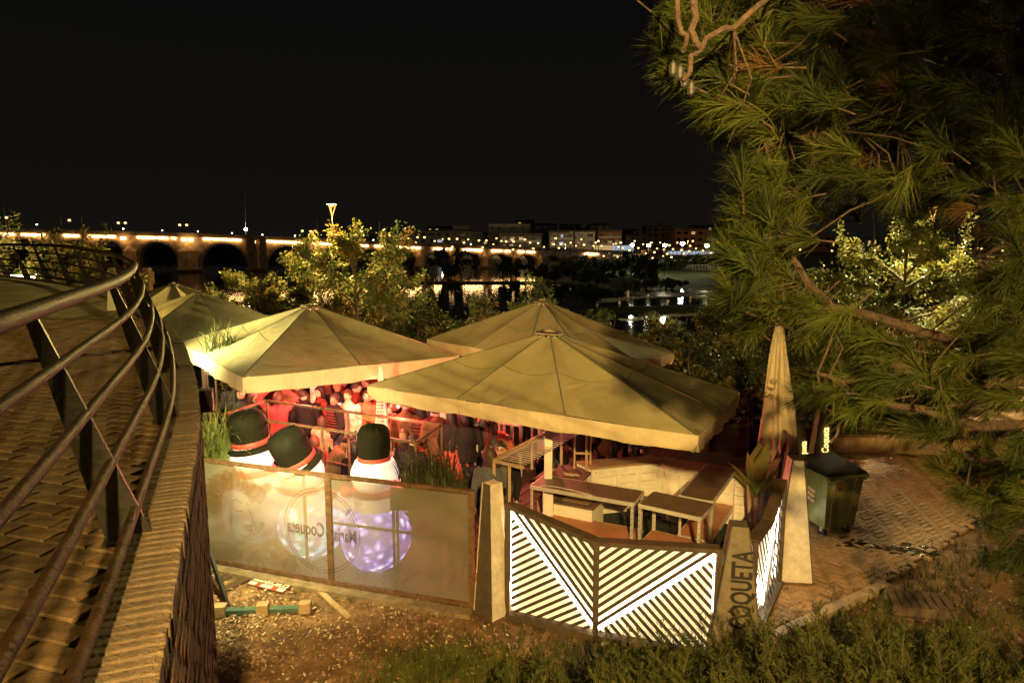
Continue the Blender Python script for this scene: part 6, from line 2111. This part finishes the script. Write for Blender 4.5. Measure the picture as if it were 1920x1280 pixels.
# lamp-lit trees beyond the parasols
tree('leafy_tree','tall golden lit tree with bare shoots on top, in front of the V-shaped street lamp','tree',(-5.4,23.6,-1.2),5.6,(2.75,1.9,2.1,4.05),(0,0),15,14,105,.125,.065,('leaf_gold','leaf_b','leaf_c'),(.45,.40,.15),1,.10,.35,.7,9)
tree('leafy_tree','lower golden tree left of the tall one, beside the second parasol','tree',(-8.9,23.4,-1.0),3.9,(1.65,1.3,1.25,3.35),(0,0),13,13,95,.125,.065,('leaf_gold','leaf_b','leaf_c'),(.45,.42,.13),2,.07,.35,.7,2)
tree('leafy_tree','green tree with upright shoots behind the far railing','tree',(-15.8,25.0,-1.2),4.9,(1.9,1.4,2.2,3.9),(0,0),12,11,40,.19,.085,('leaf_a','leaf_b','leaf_c'),(.45,.4,.15),3,.08,.25,.6,6)
tree('leafy_tree','reddish green tree at the left edge behind the far railing','tree',(-20.0,27.0,-1.0),5.3,(1.9,1.4,2.2,4.1),(0,0),11,10,36,.2,.09,('leaf_a','leaf_c','leaf_b'),(.4,.35,.25),4,.08,.25,.6,4)
tree('leafy_tree','low green tree between the railing posts at the far left','tree',(-18.2,28.0,-1.4),4.2,(2.2,1.4,1.9,3.1),(0,0),10,9,34,.2,.09,('leaf_a','leaf_b','leaf_c'),(.45,.45,.1),14,.08,.25,.6,2)
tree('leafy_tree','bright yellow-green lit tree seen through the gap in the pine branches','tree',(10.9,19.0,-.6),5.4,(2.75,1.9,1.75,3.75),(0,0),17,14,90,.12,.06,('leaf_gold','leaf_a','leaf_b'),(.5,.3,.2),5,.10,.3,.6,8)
tree('leafy_tree','darker foliage left of the bright tree behind the closed parasol','tree',(7.2,17.6,-.4),3.6,(1.5,1.2,1.4,2.5),(0,0),9,9,36,.16,.07,('leaf_a','leaf_b','leaf_d'),(.3,.4,.3),6,.07,.3,.6,0)
tree('orange_shrub','rust coloured leafy shrub behind the top of the rear parasol','shrub',(-.2,20.5,-.9),3.1,(1.9,1.2,1.2,2.6),(0,0),10,9,34,.15,.075,('leaf_c','leaf_a','leaf_d'),(.5,.25,.25),7,.06,.2,.6,5)
tree('orange_shrub','sparse brownish shrub with bare arching stems right of the rear parasol top','shrub',(1.3,22.0,-1.2),3.0,(1.6,1.1,1.3,2.4),(0,0),8,7,16,.14,.07,('leaf_c','leaf_d','leaf_a'),(.45,.35,.2),8,.05,.2,.6,7)
r_ = random.Random(12)
for k,(px,py,Y,w,lab) in enumerate(((790,560,26,120,'dark green bush on the bank above the rear parasol, left part'),(900,575,25,110,'green bush on the bank just left of the rear parasol top'),(1010,545,30,110,'olive bush on the bank above the rear parasol top'),(1120,600,30,120,'dark bush on the bank right of the rear parasol top'),(1250,615,26,130,'dark bush on the bank above the right end of the rear parasol'),(720,540,25,90,'bush at the right foot of the tall golden tree'),(560,560,24,90,'bush between the two golden trees'))):
    top = at(px,py,Y=Y); z0 = -1.6; w_ = w/1280*Y/2*1.1
    tree('bush',lab,'bush',(top.x,Y,z0),top.z-z0,(w_,w_*.7,(top.z-z0)*.5,(top.z-z0)*.55),(0,0),12,10,56,.17,.08,('leaf_b','leaf_d','leaf_a'),(.5,.35,.15),400+k,.05,.1,.5,2)
for k,(x,y,h,w,lab) in enumerate(((-3.0,21.5,3.0,2.0,'dark green bush behind the ridge of the floodlit parasol'),(-1.4,19.6,2.4,1.7,'dark bush filling the gap between the two right-hand parasols'),(-6.6,21.8,2.4,1.8,'dark bush under the tall golden tree'),(-10.4,25.5,2.3,1.8,'dark bush under the lower golden tree'),(4.9,18.6,2.5,1.9,'dim bush between the rear parasol and the river'),(6.2,20.5,2.2,1.8,'dim bush on the bank right of the rear parasol'),(3.4,20.9,1.8,1.8,'low dim bush on the bank beyond the right parasols'),(8.8,21.5,2.0,2.0,'dim bush on the bank behind the folded parasol'),(5.9,16.6,1.3,1.2,'low bush with pale flowers along the low wall'),(4.6,17.2,1.2,1.2,'small bush at the left end of the low wall'),(7.4,15.7,1.6,1.2,'dark bush at the right end of the low wall'),(13.5,21.0,3.0,2.4,'dark bush low behind the pine branches'),(16.5,18.0,3.2,2.5,'dark bush at the far right behind the pine'),(9.5,16.2,1.7,1.6,'dark bush under the bright tree'))):
    tree('bush',lab,'bush',(x,y,near_h(x,y)-.1),h,(w,w*.8,h*.5,h*.55),(0,0),11,10,52,.15,.07,('leaf_d','leaf_b','leaf_a'),(.6,.3,.1),30+k,.04,.1,.5,0)
for k,(x,y,n,L,lab) in enumerate(((-2.0,19.8,120,2.6,'tall feathery reeds left of the rear parasol'),(-1.15,20.6,110,2.9,'tall reeds rising beside the rear parasol top'),(-3.6,20.6,80,2.2,'drooping reeds under the tall golden tree'))):
    grass_clump('reeds',lab,'reeds',(x,y,-.55),n,L,.35,.045,mt['blade_dark' if k else 'blade_dark'],50+k,None,.75,None,.12)
# dark trees on the far side and round the bridge
def far_tree(name, label, x, ytop, Y, wpx, seed, mats=('leaf_d','leaf_d','leaf_b'), zb=None, group='dark trees on the far bank', dens=1.0):
    top = at(x,ytop,Y=Y); zb = WATER_Z+.3 if zb is None else zb
    H = top.z-zb; w = wpx/1280*Y/2
    return tree(name,label,'tree',(top.x,Y,zb),H,(w,w*.7,H*.42,H*.58),(0,0),10,8,int(22*dens),.55*Y/110,.35*Y/110,mats,(.5,.3,.2),seed,.2,.15,.3,0,group)
ft = [(840,470,128,100,'dark round tree in front of the second arch right of the golden tree'),(958,487,126,55,'small dark tree before a middle arch of the bridge'),(1075,488,124,70,'dark tree on the bank where the bridge meets the meadow'),(1105,484,132,55,'dark tree just right of the last arches'),(1145,488,128,60,'dark tree left of the first park lamp'),(1185,478,112,80,'dark tree covering the foot of the first park lamp'),(1213,482,106,55,'small dark round tree with a visible trunk on the meadow'),(1262,490,130,40,'dim tree right of the third park lamp'),(1290,484,138,50,'green lit tree at the park edge'),(1320,482,140,60,'yellowish lit tree at the park edge beside the pine'),(1365,480,140,60,'dim tree at the park edge behind the pine tips'),(300,462,170,60,'dark tree seen through the second arch'),(420,466,170,50,'dark tree seen through the third arch'),(1030,500,112,80,'low dark willow on the far bank'),(1120,505,104,90,'low dark scrub at the water edge left of the meadow'),(1240,525,98,110,'low dark scrub along the meadow shore'),(540,470,170,60,'dark tree seen through the arch behind the lower golden tree')]
for k,(x,y,Y,w,l) in enumerate(ft):
    lit = 'lit' in l.split()
    far_tree('far_tree',l,x,y,Y,w,70+k,('leaf_a','leaf_b','leaf_d') if lit else ('leaf_d','leaf_d','leaf_b'))
# V-shaped street lamps beyond the parasols
p = at(622,388,Y=26.0); vstreet_lamp((p.x,26.0,-1.2), p.z+1.2+.1, 'street lamp with a glowing V head above the tall golden tree', 8000, 'street lamps with V heads', KEYCOL, .45)
p = at(1752,384,Y=21.6); vstreet_lamp((p.x,21.6,-.8), p.z+.8, 'street lamp with a glowing V head glinting through the pine', 9000, 'street lamps with V heads', (1.0,.80,.36), .5)
# lower path lamp at far left
lp_ = MB(); lp_.box((0,0,0),(2.2,.12,.25)); t = thing('floodlight','bright low floodlight strip behind the far railing','floodlight',at(12,522,Y=26),.6); o = lp_.build('lit_glass',mt['floodlamp'],t); point('flood_beam',(0,-.3,.3),FLOOD,300,.1,t)
# kiosk frame seen past the bend of the railing
t = thing('wooden_kiosk','small wooden kiosk with a lit top sign past the bend of the railing','kiosk',(-15.6,28.0,-1.2))
for x in (-.7,.7):
    m = MB(); m.box((x,0,2.35),(.22,.3,4.9)); m.build('post', mt['wallbrick'], t)
m = MB(); m.box((0,0,4.4),(1.7,.5,.5)); m.build('beam', mt['wallbrick'], t)
m = MB(); m.box((0,-.28,4.45),(.7,.03,.28)); m.build('lit_sign', mt['win_warm'], t)
m = MB(); vs=[(-.16,-.1,0),(.16,-.1,0),(.16,.1,0),(-.16,.1,0)]; m.prism([(-.25,0),(.25,0),(.12,1.05),(.0,1.05)],(0,0,0),(1,0,0),(0,0,1),(0,.2,0)); o=m.build('board',mt['white']); o.name='white_post'; o.location=at(212,585,Y=11.5); o.scale=(.42,.42,.42); o.rotation_euler=(0,-.12,0); tag(o,'leaning white tapered post past the bend of the railing','post')
# branch tips hanging in at the left edge, plus an added unseen light-blocking crown
ht = thing('hanging_tree','leafy branch tips hanging into the picture at the upper left edge, with an unseen crown added to shade the pine','tree',(-4.4,5.1,3.4))
tm = MB(); tm.tube([(-1.6,.6,0),(-1.5,.6,2.2),(-1.0,.4,3.8),(-.25,.1,4.6)],[.14,.11,.06,.015],8); tm.tube([(-1.5,.6,2.2),(-.8,.3,2.9),(-.05,.05,2.65)],[.06,.03,.01],6); tm.tube([(-1.3,.5,3.0),(-.6,.2,3.5),(.02,.05,3.35)],[.05,.03,.01],6)
tm.tube([(-1.5,.6,2.2),(-1.0,-1.8,3.4),(.4,-4.9,3.9)],[.09,.07,.03],7)  # limb added to carry the unseen crown
tm.build('trunk', mt['bark'], ht, True)
P, D = [], []
r_ = random.Random(77)
for (x,y,z,n,s) in ((.4,-4.9,4.6,4600,.74),(-.45,.0,4.05,90,.16),(-.35,.0,3.85,60,.12),(-.5,.05,3.0,50,.10),(-.55,.05,2.75,40,.09),(-.55,.05,2.35,40,.09),(-.6,0,3.5,40,.12)):  # first cluster is unseen, added to keep the terrace lamp off the pine
    for k in range(n):
        q_ = (x+r_.gauss(0,s),y+r_.gauss(0,s),z+r_.gauss(0,s*1.2))
        P.append(q_); D.append((r_.gauss(.2,.4),r_.gauss(0,.4),-.4))
V, F = leaves_np(np.array(P),np.array(D),.11,.035,5,.6)
V, F = leaves_np(np.array(P),np.array(D),.14,.06,5,.6)
np_mesh('crown',V,F,[mt['leaf_b'],mt['leaf_d']],ht,mi=np.random.RandomState(2).randint(0,2,len(P)))
# ------------------------------------------------------------------ the pine in the right foreground
pine = thing('pine_tree','large pine in the right foreground, its long-needled branches hanging over half the view','pine tree',(6.3,4.6,.9))
po = Vector((6.3,4.6,.9))
rp_ = random.Random(21)
tips = []                                                               # (point, direction, size, kind)
br = MB()
def bough(pts, r0, r1, n=7):
    """pts: list of (px, py, Y) along the bough"""
    W_ = [at(x,y,Y=Y)-po for x,y,Y in pts]
    P = []
    for i in range(len(W_)-1):
        for k in range(4): 
            f = k/4; P.append(W_[i].lerp(W_[i+1],f))
    P.append(W_[-1])
    P = [p+Vector((rp_.gauss(0,.012),rp_.gauss(0,.012),rp_.gauss(0,.012))) for p in P]
    rad = [r0+(r1-r0)*i/(len(P)-1) for i in range(len(P))]
    br.tube(P, rad, n)
    return P
tr_ = MB(); tr_.tube([(0,0,-1.2),(.05,0,1.5),(.0,.05,3.5),(-.1,.1,5.2),(-.1,.1,7.6)],[.26,.22,.19,.15,.07],14); tr_.build('trunk', mt['pinebark'], pine, True)
B = [bough([(2150,330,4.9),(1850,330,4.6),(1640,230,4.3),(1460,170,4.0),(1300,130,3.7)],.045,.008),
     bough([(2150,150,4.9),(1800,120,4.6),(1600,60,4.3),(1500,20,4.1),(1400,-60,3.9)],.05,.012),
     bough([(1500,-30,3.0),(1380,40,2.9),(1310,90,2.85),(1285,140,2.85)],.013,.010),
     bough([(1270,-60,2.85),(1272,40,2.85),(1292,95,2.85)],.011,.009),
     bough([(1300,-60,2.8),(1303,60,2.85),(1300,100,2.85)],.016,.013),
     bough([(2150,420,4.6),(1800,270,4.4),(1640,240,4.2),(1480,250,4.0),(1350,250,3.8)],.05,.009),
     bough([(2100,560,4.4),(1800,640,4.3),(1560,580,4.1),(1470,480,3.9),(1400,380,3.7)],.045,.009),
     bough([(2100,700,4.3),(1850,720,4.1),(1700,690,3.9),(1560,650,3.8),(1440,600,3.7)],.045,.009),
     bough([(2100,760,4.0),(1900,800,3.9),(1760,780,3.7),(1620,740,3.6),(1530,700,3.5)],.04,.009),
     bough([(2100,900,4.0),(1900,880,3.9),(1800,850,3.8),(1720,830,3.6)],.03,.008),
     bough([(2100,520,4.8),(1900,460,4.6),(1820,480,4.4)],.03,.008),
     bough([(1700,690,3.9),(1600,760,3.8),(1560,830,3.7)],.02,.007)]
def tuft_area(poly, n, Y0, Y1, dirfun, size=(.13,.2), kinds=(.45,.5,.05)):
    xs_ = [p[0] for p in poly]; ys_ = [p[1] for p in poly]
    k = 0; tries = 0
    while k < n and tries < n*30:
        tries += 1
        x, y = rp_.uniform(min(xs_),max(xs_)), rp_.uniform(min(ys_),max(ys_))
        if not inpoly(x,y,poly) or (1418 < x < 1500 and 575 < y < 790): continue
        Y = rp_.uniform(Y0,Y1)
        p = at(x,y,Y=Y)-po
        tips.append((p, dirfun(x,y), rp_.uniform(*size), rp_.random())); k += 1
def dl(x, y):
    """pine tufts point outward (left), a little down low and a little up high"""
    a = rp_.gauss(math.pi, .75)
    return Vector((math.cos(a), rp_.gauss(-.15,.45), math.sin(a)*.6 + (.25 if y < 300 else -.12))).normalized()
def dlow(x, y):
    a = rp_.gauss(math.pi*1.05, .6)
    return Vector((math.cos(a), rp_.gauss(-.2,.4), math.sin(a)*.7-.05)).normalized()
def dup(x, y):
    return Vector((rp_.gauss(-.25,.5), rp_.gauss(-.1,.4), rp_.gauss(.8,.3))).normalized()
TOP = [(1255,-60),(1235,60),(1255,140),(1315,235),(1340,262),(1420,300),(1440,330),(1500,385),(1600,330),(1680,370),(1760,330),(1960,430),(1960,-60)]
tuft_area(TOP, 430, 3.4, 5.2, dl)
tuft_area([(1240,40),(1250,140),(1330,230),(1480,220),(1470,40)], 60, 3.2, 3.9, dl)
MID = [(1385,300),(1370,400),(1352,470),(1360,560),(1440,560),(1500,470),(1500,380),(1480,310)]
tuft_area(MID, 80, 3.3, 4.3, lambda x,y: dup(x,y) if rp_.random() < .55 else dl(x,y))
GAP = [(1360,520),(1345,560),(1400,620),(1470,640),(1500,640),(1560,660),(1640,690),(1700,640),(1620,600),(1500,560)]
tuft_area(GAP, 60, 3.4, 4.4, dlow)
LOW = [(1480,650),(1480,720),(1530,770),(1620,800),(1700,800),(1760,850),(1960,880),(1960,620),(1840,600),(1760,660),(1640,680),(1560,650)]
tuft_area(LOW, 112, 3.2, 4.9, dlow)
RGT = [(1840,420),(1800,520),(1840,640),(1960,660),(1960,400)]
tuft_area(RGT, 65, 3.6, 5.2, dl)
tuft_area([(1500,330),(1480,400),(1560,420),(1640,400),(1700,430),(1740,390),(1700,330)], 22, 4.2, 5.2, dlow)
tuft_area([(1760,850),(1720,900),(1800,930),(1960,960),(1960,860)], 26, 3.6, 4.6, dlow)
tuft_area([(1690,330),(1700,420),(1800,430),(1810,340)], 14, 3.8, 4.6, dl)
tuft_area([(1830,900),(1800,1000),(1850,1080),(1960,1120),(1960,900)], 20, 4.0, 4.8, dlow)
for k in range(430):                                                    # unseen tufts added behind the camera to keep lamp light off the pine
    tips.append((Vector((rp_.uniform(.88,2.75), rp_.uniform(-1.05,-.40), rp_.uniform(5.93,7.0)))-po, dl(1500,100), rp_.uniform(.14,.2), rp_.random()))
B.append(bough([(0,0,1)]*2,.001,.001) if False else [Vector((2.6-.35*k,-.6-.05*k,6.2+.08*k))-po for k in range(5)])  # limb added to carry the unseen light-blocking tufts
br.tube([Vector((0,0,5.3))]+B[-1], [.08,.05,.04,.03,.02,.01], 7)
# twigs join each tuft to the nearest bough
allp = [p for b in B for p in b]
arr = np.array([tuple(p) for p in allp])
V, F, MI = [], [], []
nv = 0
tw_ = MB()
for i, (p, d, s, kd) in enumerate(tips):
    q = np.array(p)
    if i % 2 == 0 or s > .18:
        dd = ((arr-q)**2).sum(1) + .25*np.maximum(0, q[0]-arr[:,0])      # prefer the bough on the trunk side
        j = int(np.argmin(dd)); b = Vector(arr[j])
        if (b-p).length < 1.1:
            mid = b.lerp(p,.55) - d*.06
            tw_.tube([b, mid, p], [.0065,.0048,.003], 4, cap=False)
    else:
        tw_.tube([p-d*s*1.3, p], [.004,.003], 4, cap=False)
    n = int(105*(s/.16))
    r = np.random.RandomState(i)
    ln = s*1.05*r.uniform(.65,1.12,n)
    base = np.array(p)[None,:] - np.array(d)[None,:]*(r.rand(n)[:,None]*s*.75)
    sp = r.normal(0,.42,(n,3))
    dirs = np.array(d)[None,:] + sp
    dirs /= np.linalg.norm(dirs,axis=1)[:,None]
    side = np.cross(dirs, r.normal(0,1,(n,3))); side /= np.linalg.norm(side,axis=1)[:,None]+1e-9
    w = .0017
    bend = np.zeros((n,3)); bend[:,2] = -.10*ln
    tip = base+dirs*ln[:,None]+bend
    mid = base+dirs*(ln*.55)[:,None]+bend*.12
    Vn = np.stack([base-side*w, base+side*w, mid+side*w*.9, tip, mid-side*w*.9],1).reshape(-1,3)
    V.append(Vn)
    b0 = nv+np.arange(n)*5
    F.append(np.stack([b0,b0+1,b0+2],1)); F.append(np.stack([b0,b0+2,b0+4],1)); F.append(np.stack([b0+4,b0+2,b0+3],1))
    m = 0 if kd < .5 else (1 if kd < .975 else 2)
    MI.append(np.full(n*3, m))
    nv += n*5
br.build('branch', mt['pinebark'], pine, True)
tw_.build('twigs', mt['pinebark'], pine, False)
crown = np_mesh('needles', np.vstack(V), np.vstack(F), [mt['needle_a'],mt['needle_b'],mt['needle_c']], pine, mi=np.concatenate(MI))
crown['kind'] = 'stuff'
# cone cluster at the end of the hanging branch
cn = MB()
for (x,y) in ((1284,150),(1262,128),(1296,165),(1275,135)):
    p = at(x,y,Y=2.86)-po
    cn.lathe(p, [(.003,-.034),(.013,-.024),(.018,-.004),(.014,.016),(.005,.03)], 9)
cn.build('pine_cone', mt['black'], pine)

# ------------------------------------------------------------------ juniper shrubs along the bottom edge
def juniper(label, loc, n, L, spread, seed):
    r = random.Random(seed); rn = np.random.RandomState(seed)
    t = thing('juniper_shrub', label, 'shrub', loc, 0, 'juniper shrubs along the slope below the camera')
    st_ = MB(); V, F = [], []; nv = 0
    for k in range(n):
        az = r.random()*2*math.pi; el = r.uniform(.25,1.35)
        l = L*r.uniform(.45,1.05)
        b = Vector((r.gauss(0,spread),r.gauss(0,spread*.6),r.uniform(-.1,.15)))
        d = Vector((math.cos(az)*math.cos(el), math.sin(az)*math.cos(el), math.sin(el)))
        cv = Vector((math.cos(az)*.3, math.sin(az)*.3, -.05))
        pts = [b + d*(l*f) + cv*(l*f*f*.5) for f in (0,.25,.5,.75,1)]
        st_.tube(pts,[.006,.005,.004,.003,.001],3,cap=False)
        ns = int(24*l/.5)
        for q in range(ns):
            f = .15+.85*q/ns
            i = min(3,int(f*4)); p = pts[i].lerp(pts[i+1], f*4-i)
            sd = Vector((r.gauss(0,1),r.gauss(0,1),r.gauss(0,1))); sd = (sd - d*sd.dot(d)).normalized()
            e = (d*.9+sd*.75).normalized()
            sl = l*.24*(1.1-f*.7)*r.uniform(.7,1.2)
            m = 13
            fr = np.linspace(.1,1,m)
            C_ = np.array(p)[None,:]+np.array(e)[None,:]*(fr*sl)[:,None]
            sd2 = rn.normal(0,1,(m,3))+np.array(e)[None,:]*1.6; sd2 /= np.linalg.norm(sd2,axis=1)[:,None]
            ll = .036*rn.uniform(.7,1.3,m)[:,None]
            wd = np.cross(sd2, rn.normal(0,1,(m,3))); wd /= np.linalg.norm(wd,axis=1)[:,None]+1e-9
            Vn = np.stack([C_-wd*.0040, C_+wd*.0040, C_+sd2*ll],1).reshape(-1,3)
            V.append(Vn); b0 = nv+np.arange(m)*3; F.append(np.stack([b0,b0+1,b0+2],1)); nv += m*3
    st_.build('stem', mt['bark'], t)
    o = np_mesh('foliage', np.vstack(V), np.vstack(F), mt['juniper'], t)
for k,(x,y,Y,n,L,s,lab) in enumerate(((1150,1352,5.6,150,.66,.28,'juniper in front of the middle of the wide lit panel'),(1290,1352,5.4,190,.62,.30,'juniper covering the foot of the black lettered pylon'),(1440,1352,5.5,190,.85,.32,'juniper with a tall side spray before the kerb stone'),(1600,1352,5.3,190,.75,.34,'juniper in the middle of the slope at lower right'),(1760,1352,5.2,180,.8,.34,'juniper near the wooden crate at lower right'),(1900,1352,5.2,170,.85,.34,'juniper in the lower right corner'),(1040,1370,5.0,60,.55,.22,'small juniper tuft at the bottom edge left of the lit panel'),(1240,1390,4.6,130,.7,.3,'low juniper at the bottom edge below the wide lit panel'),(1520,1400,4.5,150,.75,.36,'low juniper at the bottom edge below the kerb stone'),(1740,1400,4.4,150,.8,.36,'low juniper at the bottom edge near the right corner'))):
    p = at(x,y,Y=Y); zt = p.z
    juniper(lab, (p.x,p.y,max(near_h(p.x,p.y)-.05, zt-.1)), n, L, s, 200+k)
for k,(x,y,h,w,lab) in enumerate(((7.4,8.6,1.0,1.1,'dark shrub in the shade at the right of the paving'),(8.4,10.2,1.2,1.3,'dark shrub on the shaded slope under the pine'),(6.5,6.9,.7,.9,'dark shrub at the right edge above the junipers'),(9.8,11.6,1.3,1.4,'dark shrub at the far right of the paving'))):
    tree('bush',lab,'bush',(x,y,near_h(x,y)-.1),h,(w,w*.8,h*.5,h*.5),(0,0),9,8,40,.10,.035,('leaf_d','leaf_b','leaf_d'),(.5,.3,.2),330+k,.03,.1,.5,0)

# ------------------------------------------------------------------ leaf litter, weeds, grass
rn = np.random.RandomState(9)
def scatter(name, label, cat, n, region, L, W, mats, wts, tiltmax=.5, seed=0, dens=None):
    r = np.random.RandomState(seed); P = []
    tries = 0
    while len(P) < n and tries < n*12:
        tries += 1
        px, py = r.uniform(region[0],region[2]), r.uniform(region[1],region[3])
        p = at(px,py,z=0)
        if dens and r.rand() > dens(px,py,p): continue
        P.append((p.x,p.y,near_h(p.x,p.y)+.012+.02*r.rand()))
    P = np.array(P); n = len(P)
    az = r.rand(n)*2*math.pi; tl = r.normal(0,tiltmax,n)
    D = np.stack([np.cos(az)*np.cos(tl),np.sin(az)*np.cos(tl),np.sin(tl)],1)
    S = np.cross(D, np.array([0,0,1.0])[None,:]+r.normal(0,.4,(n,3))); S /= np.linalg.norm(S,axis=1)[:,None]
    l = L*r.uniform(.5,1.3,n)[:,None]; w = W*r.uniform(.6,1.3,n)[:,None]
    N_ = np.cross(S,D)
    V = np.stack([P-D*l*.5, P+S*w*.5+N_*l*.10, P+D*l*.5+N_*l*.12, P-S*w*.5+N_*l*.10],1).reshape(-1,3)
    b = np.arange(n)[:,None]*4
    F = np.concatenate([b,b+1,b+2,b+3],1)
    idx = r.choice(len(mats), n, p=wts)
    o = np_mesh(name, V, F, [mt[m] for m in mats], None, mi=idx)
    return tag(o, label, cat, None, 'stuff')
def dd(px,py,p):
    n = .5+.5*mnoise(p.x*1.1,p.y*1.1,6.0)+.35*mnoise(p.x*3,p.y*3,1.0)
    a = 1.0 if px < 760 else max(.15, 1-(px-760)/300)
    return max(.05,n)*a
scatter('fallen_leaves','small dry fallen leaves strewn over the dirt below the banner fence','leaves',5200,(385,1075,1120,1300),.055,.026,('litter_a','litter_b','litter_c'),(.42,.46,.12),.35,1,dd)
scatter('fallen_leaves','dry fallen leaves and scraps on the slope right of the paving','leaves',2600,(1420,1000,1920,1300),.06,.028,('litter_a','litter_b','litter_c'),(.40,.54,.06),.35,2,lambda a,b,p: 0 if inpoly(p.x,p.y,PZ) else .9)
scatter('ground_litter','tiny twigs and crumbs on the dirt between fence and panel','litter',2500,(640,1090,1140,1290),.03,.008,('litter_a','litter_b','litter_c'),(.4,.5,.1),.2,3)
def weeds(label, regions, n, h, seed, mat='grass'):
    r = np.random.RandomState(seed); V, F = [], []; nv = 0
    for (cx,cy,rx,ry,wt) in regions:
        for k in range(int(n*wt)):
            px, py = cx+r.normal(0,rx), cy+r.normal(0,ry)
            if py < 1060 and px < 1300: continue
            p = at(px,py,z=0)
            if p.y < 1 : continue
            z = near_h(p.x,p.y)
            for q in range(3):
                a = r.rand()*6.283; l = h*r.uniform(.4,1.2); w = .0045
                d = np.array([math.cos(a)*.5,math.sin(a)*.5,1.0]); s = np.array([-math.sin(a),math.cos(a),0])*w
                b = np.array([p.x+r.normal(0,.015),p.y+r.normal(0,.015),z])
                t1 = b+d*l*.6; t2 = b+d*l*.8+np.array([math.cos(a),math.sin(a),0])*l*.25
                V += [b-s,b+s,t1+s*.8,t2,t1-s*.8]; F += [(nv,nv+1,nv+2),(nv,nv+2,nv+4),(nv+4,nv+2,nv+3)]; nv += 5
    o = np_mesh('weeds', np.array(V), np.array(F), mt[mat]); tag(o, label, 'weeds', None, 'stuff')
weeds('patch of low green weeds on the dirt at the bottom edge', [(820,1240,60,22,1.0),(900,1262,80,22,1.0),(980,1280,70,18,.7),(760,1275,40,18,.5)], 900, .085, 4)
weeds('sparse weeds along the foot of the lit panel', [(1180,1225,40,14,.5),(1230,1240,40,14,.6),(960,1190,60,20,.16),(720,1120,60,12,.12),(820,1140,40,8,.12),(1060,1240,50,20,.5)], 420, .10, 5)
weeds('grass tufts beside the kerb stone and crate', [(1460,1190,30,20,.4),(1560,1170,60,25,.5),(1680,1120,60,30,.5),(1780,1100,60,50,.8),(1650,1220,120,30,1.2)], 420, .12, 6, 'juniper')
# plain stalks standing in front of the lit panel
for (x0,y0,x1,y1,l) in ((1182,1225,1170,1090,'thin dry stalk standing before the left half of the lit panel'),(1318,1230,1300,1040,'thin dry stalk before the right half of the lit panel')):
    m = MB(); a = at(x0,y0,z=.02); b = at(x1,y1,Y=a.y+.05); m.tube([a,a.lerp(b,.5)+Vector((.015,0,0)),b],[.003,.0025,.0015],4); tag(m.build('dry_stalk', mt['timber']), l, 'stalk')
# pale leaves and fruit lying at the foot of the panel
for (x,y,s,l) in ((905,1150,.05,'large curled tan leaf lying at the foot of the orange lettered pylon'),(1018,1178,.05,'crumpled pale leaf by the corner of the lit panel'),(1130,1215,.05,'pale leaf lying at the low point of the lit panel')):
    p = at(x,y,z=.03); m = MB(); big_leaf(m, Vector(p), 1.0, 1.2, s*2.4, s*2, .2, seed=int(x)); tag(m.build('dry_leaf', mt['litter_c']), l, 'leaf')
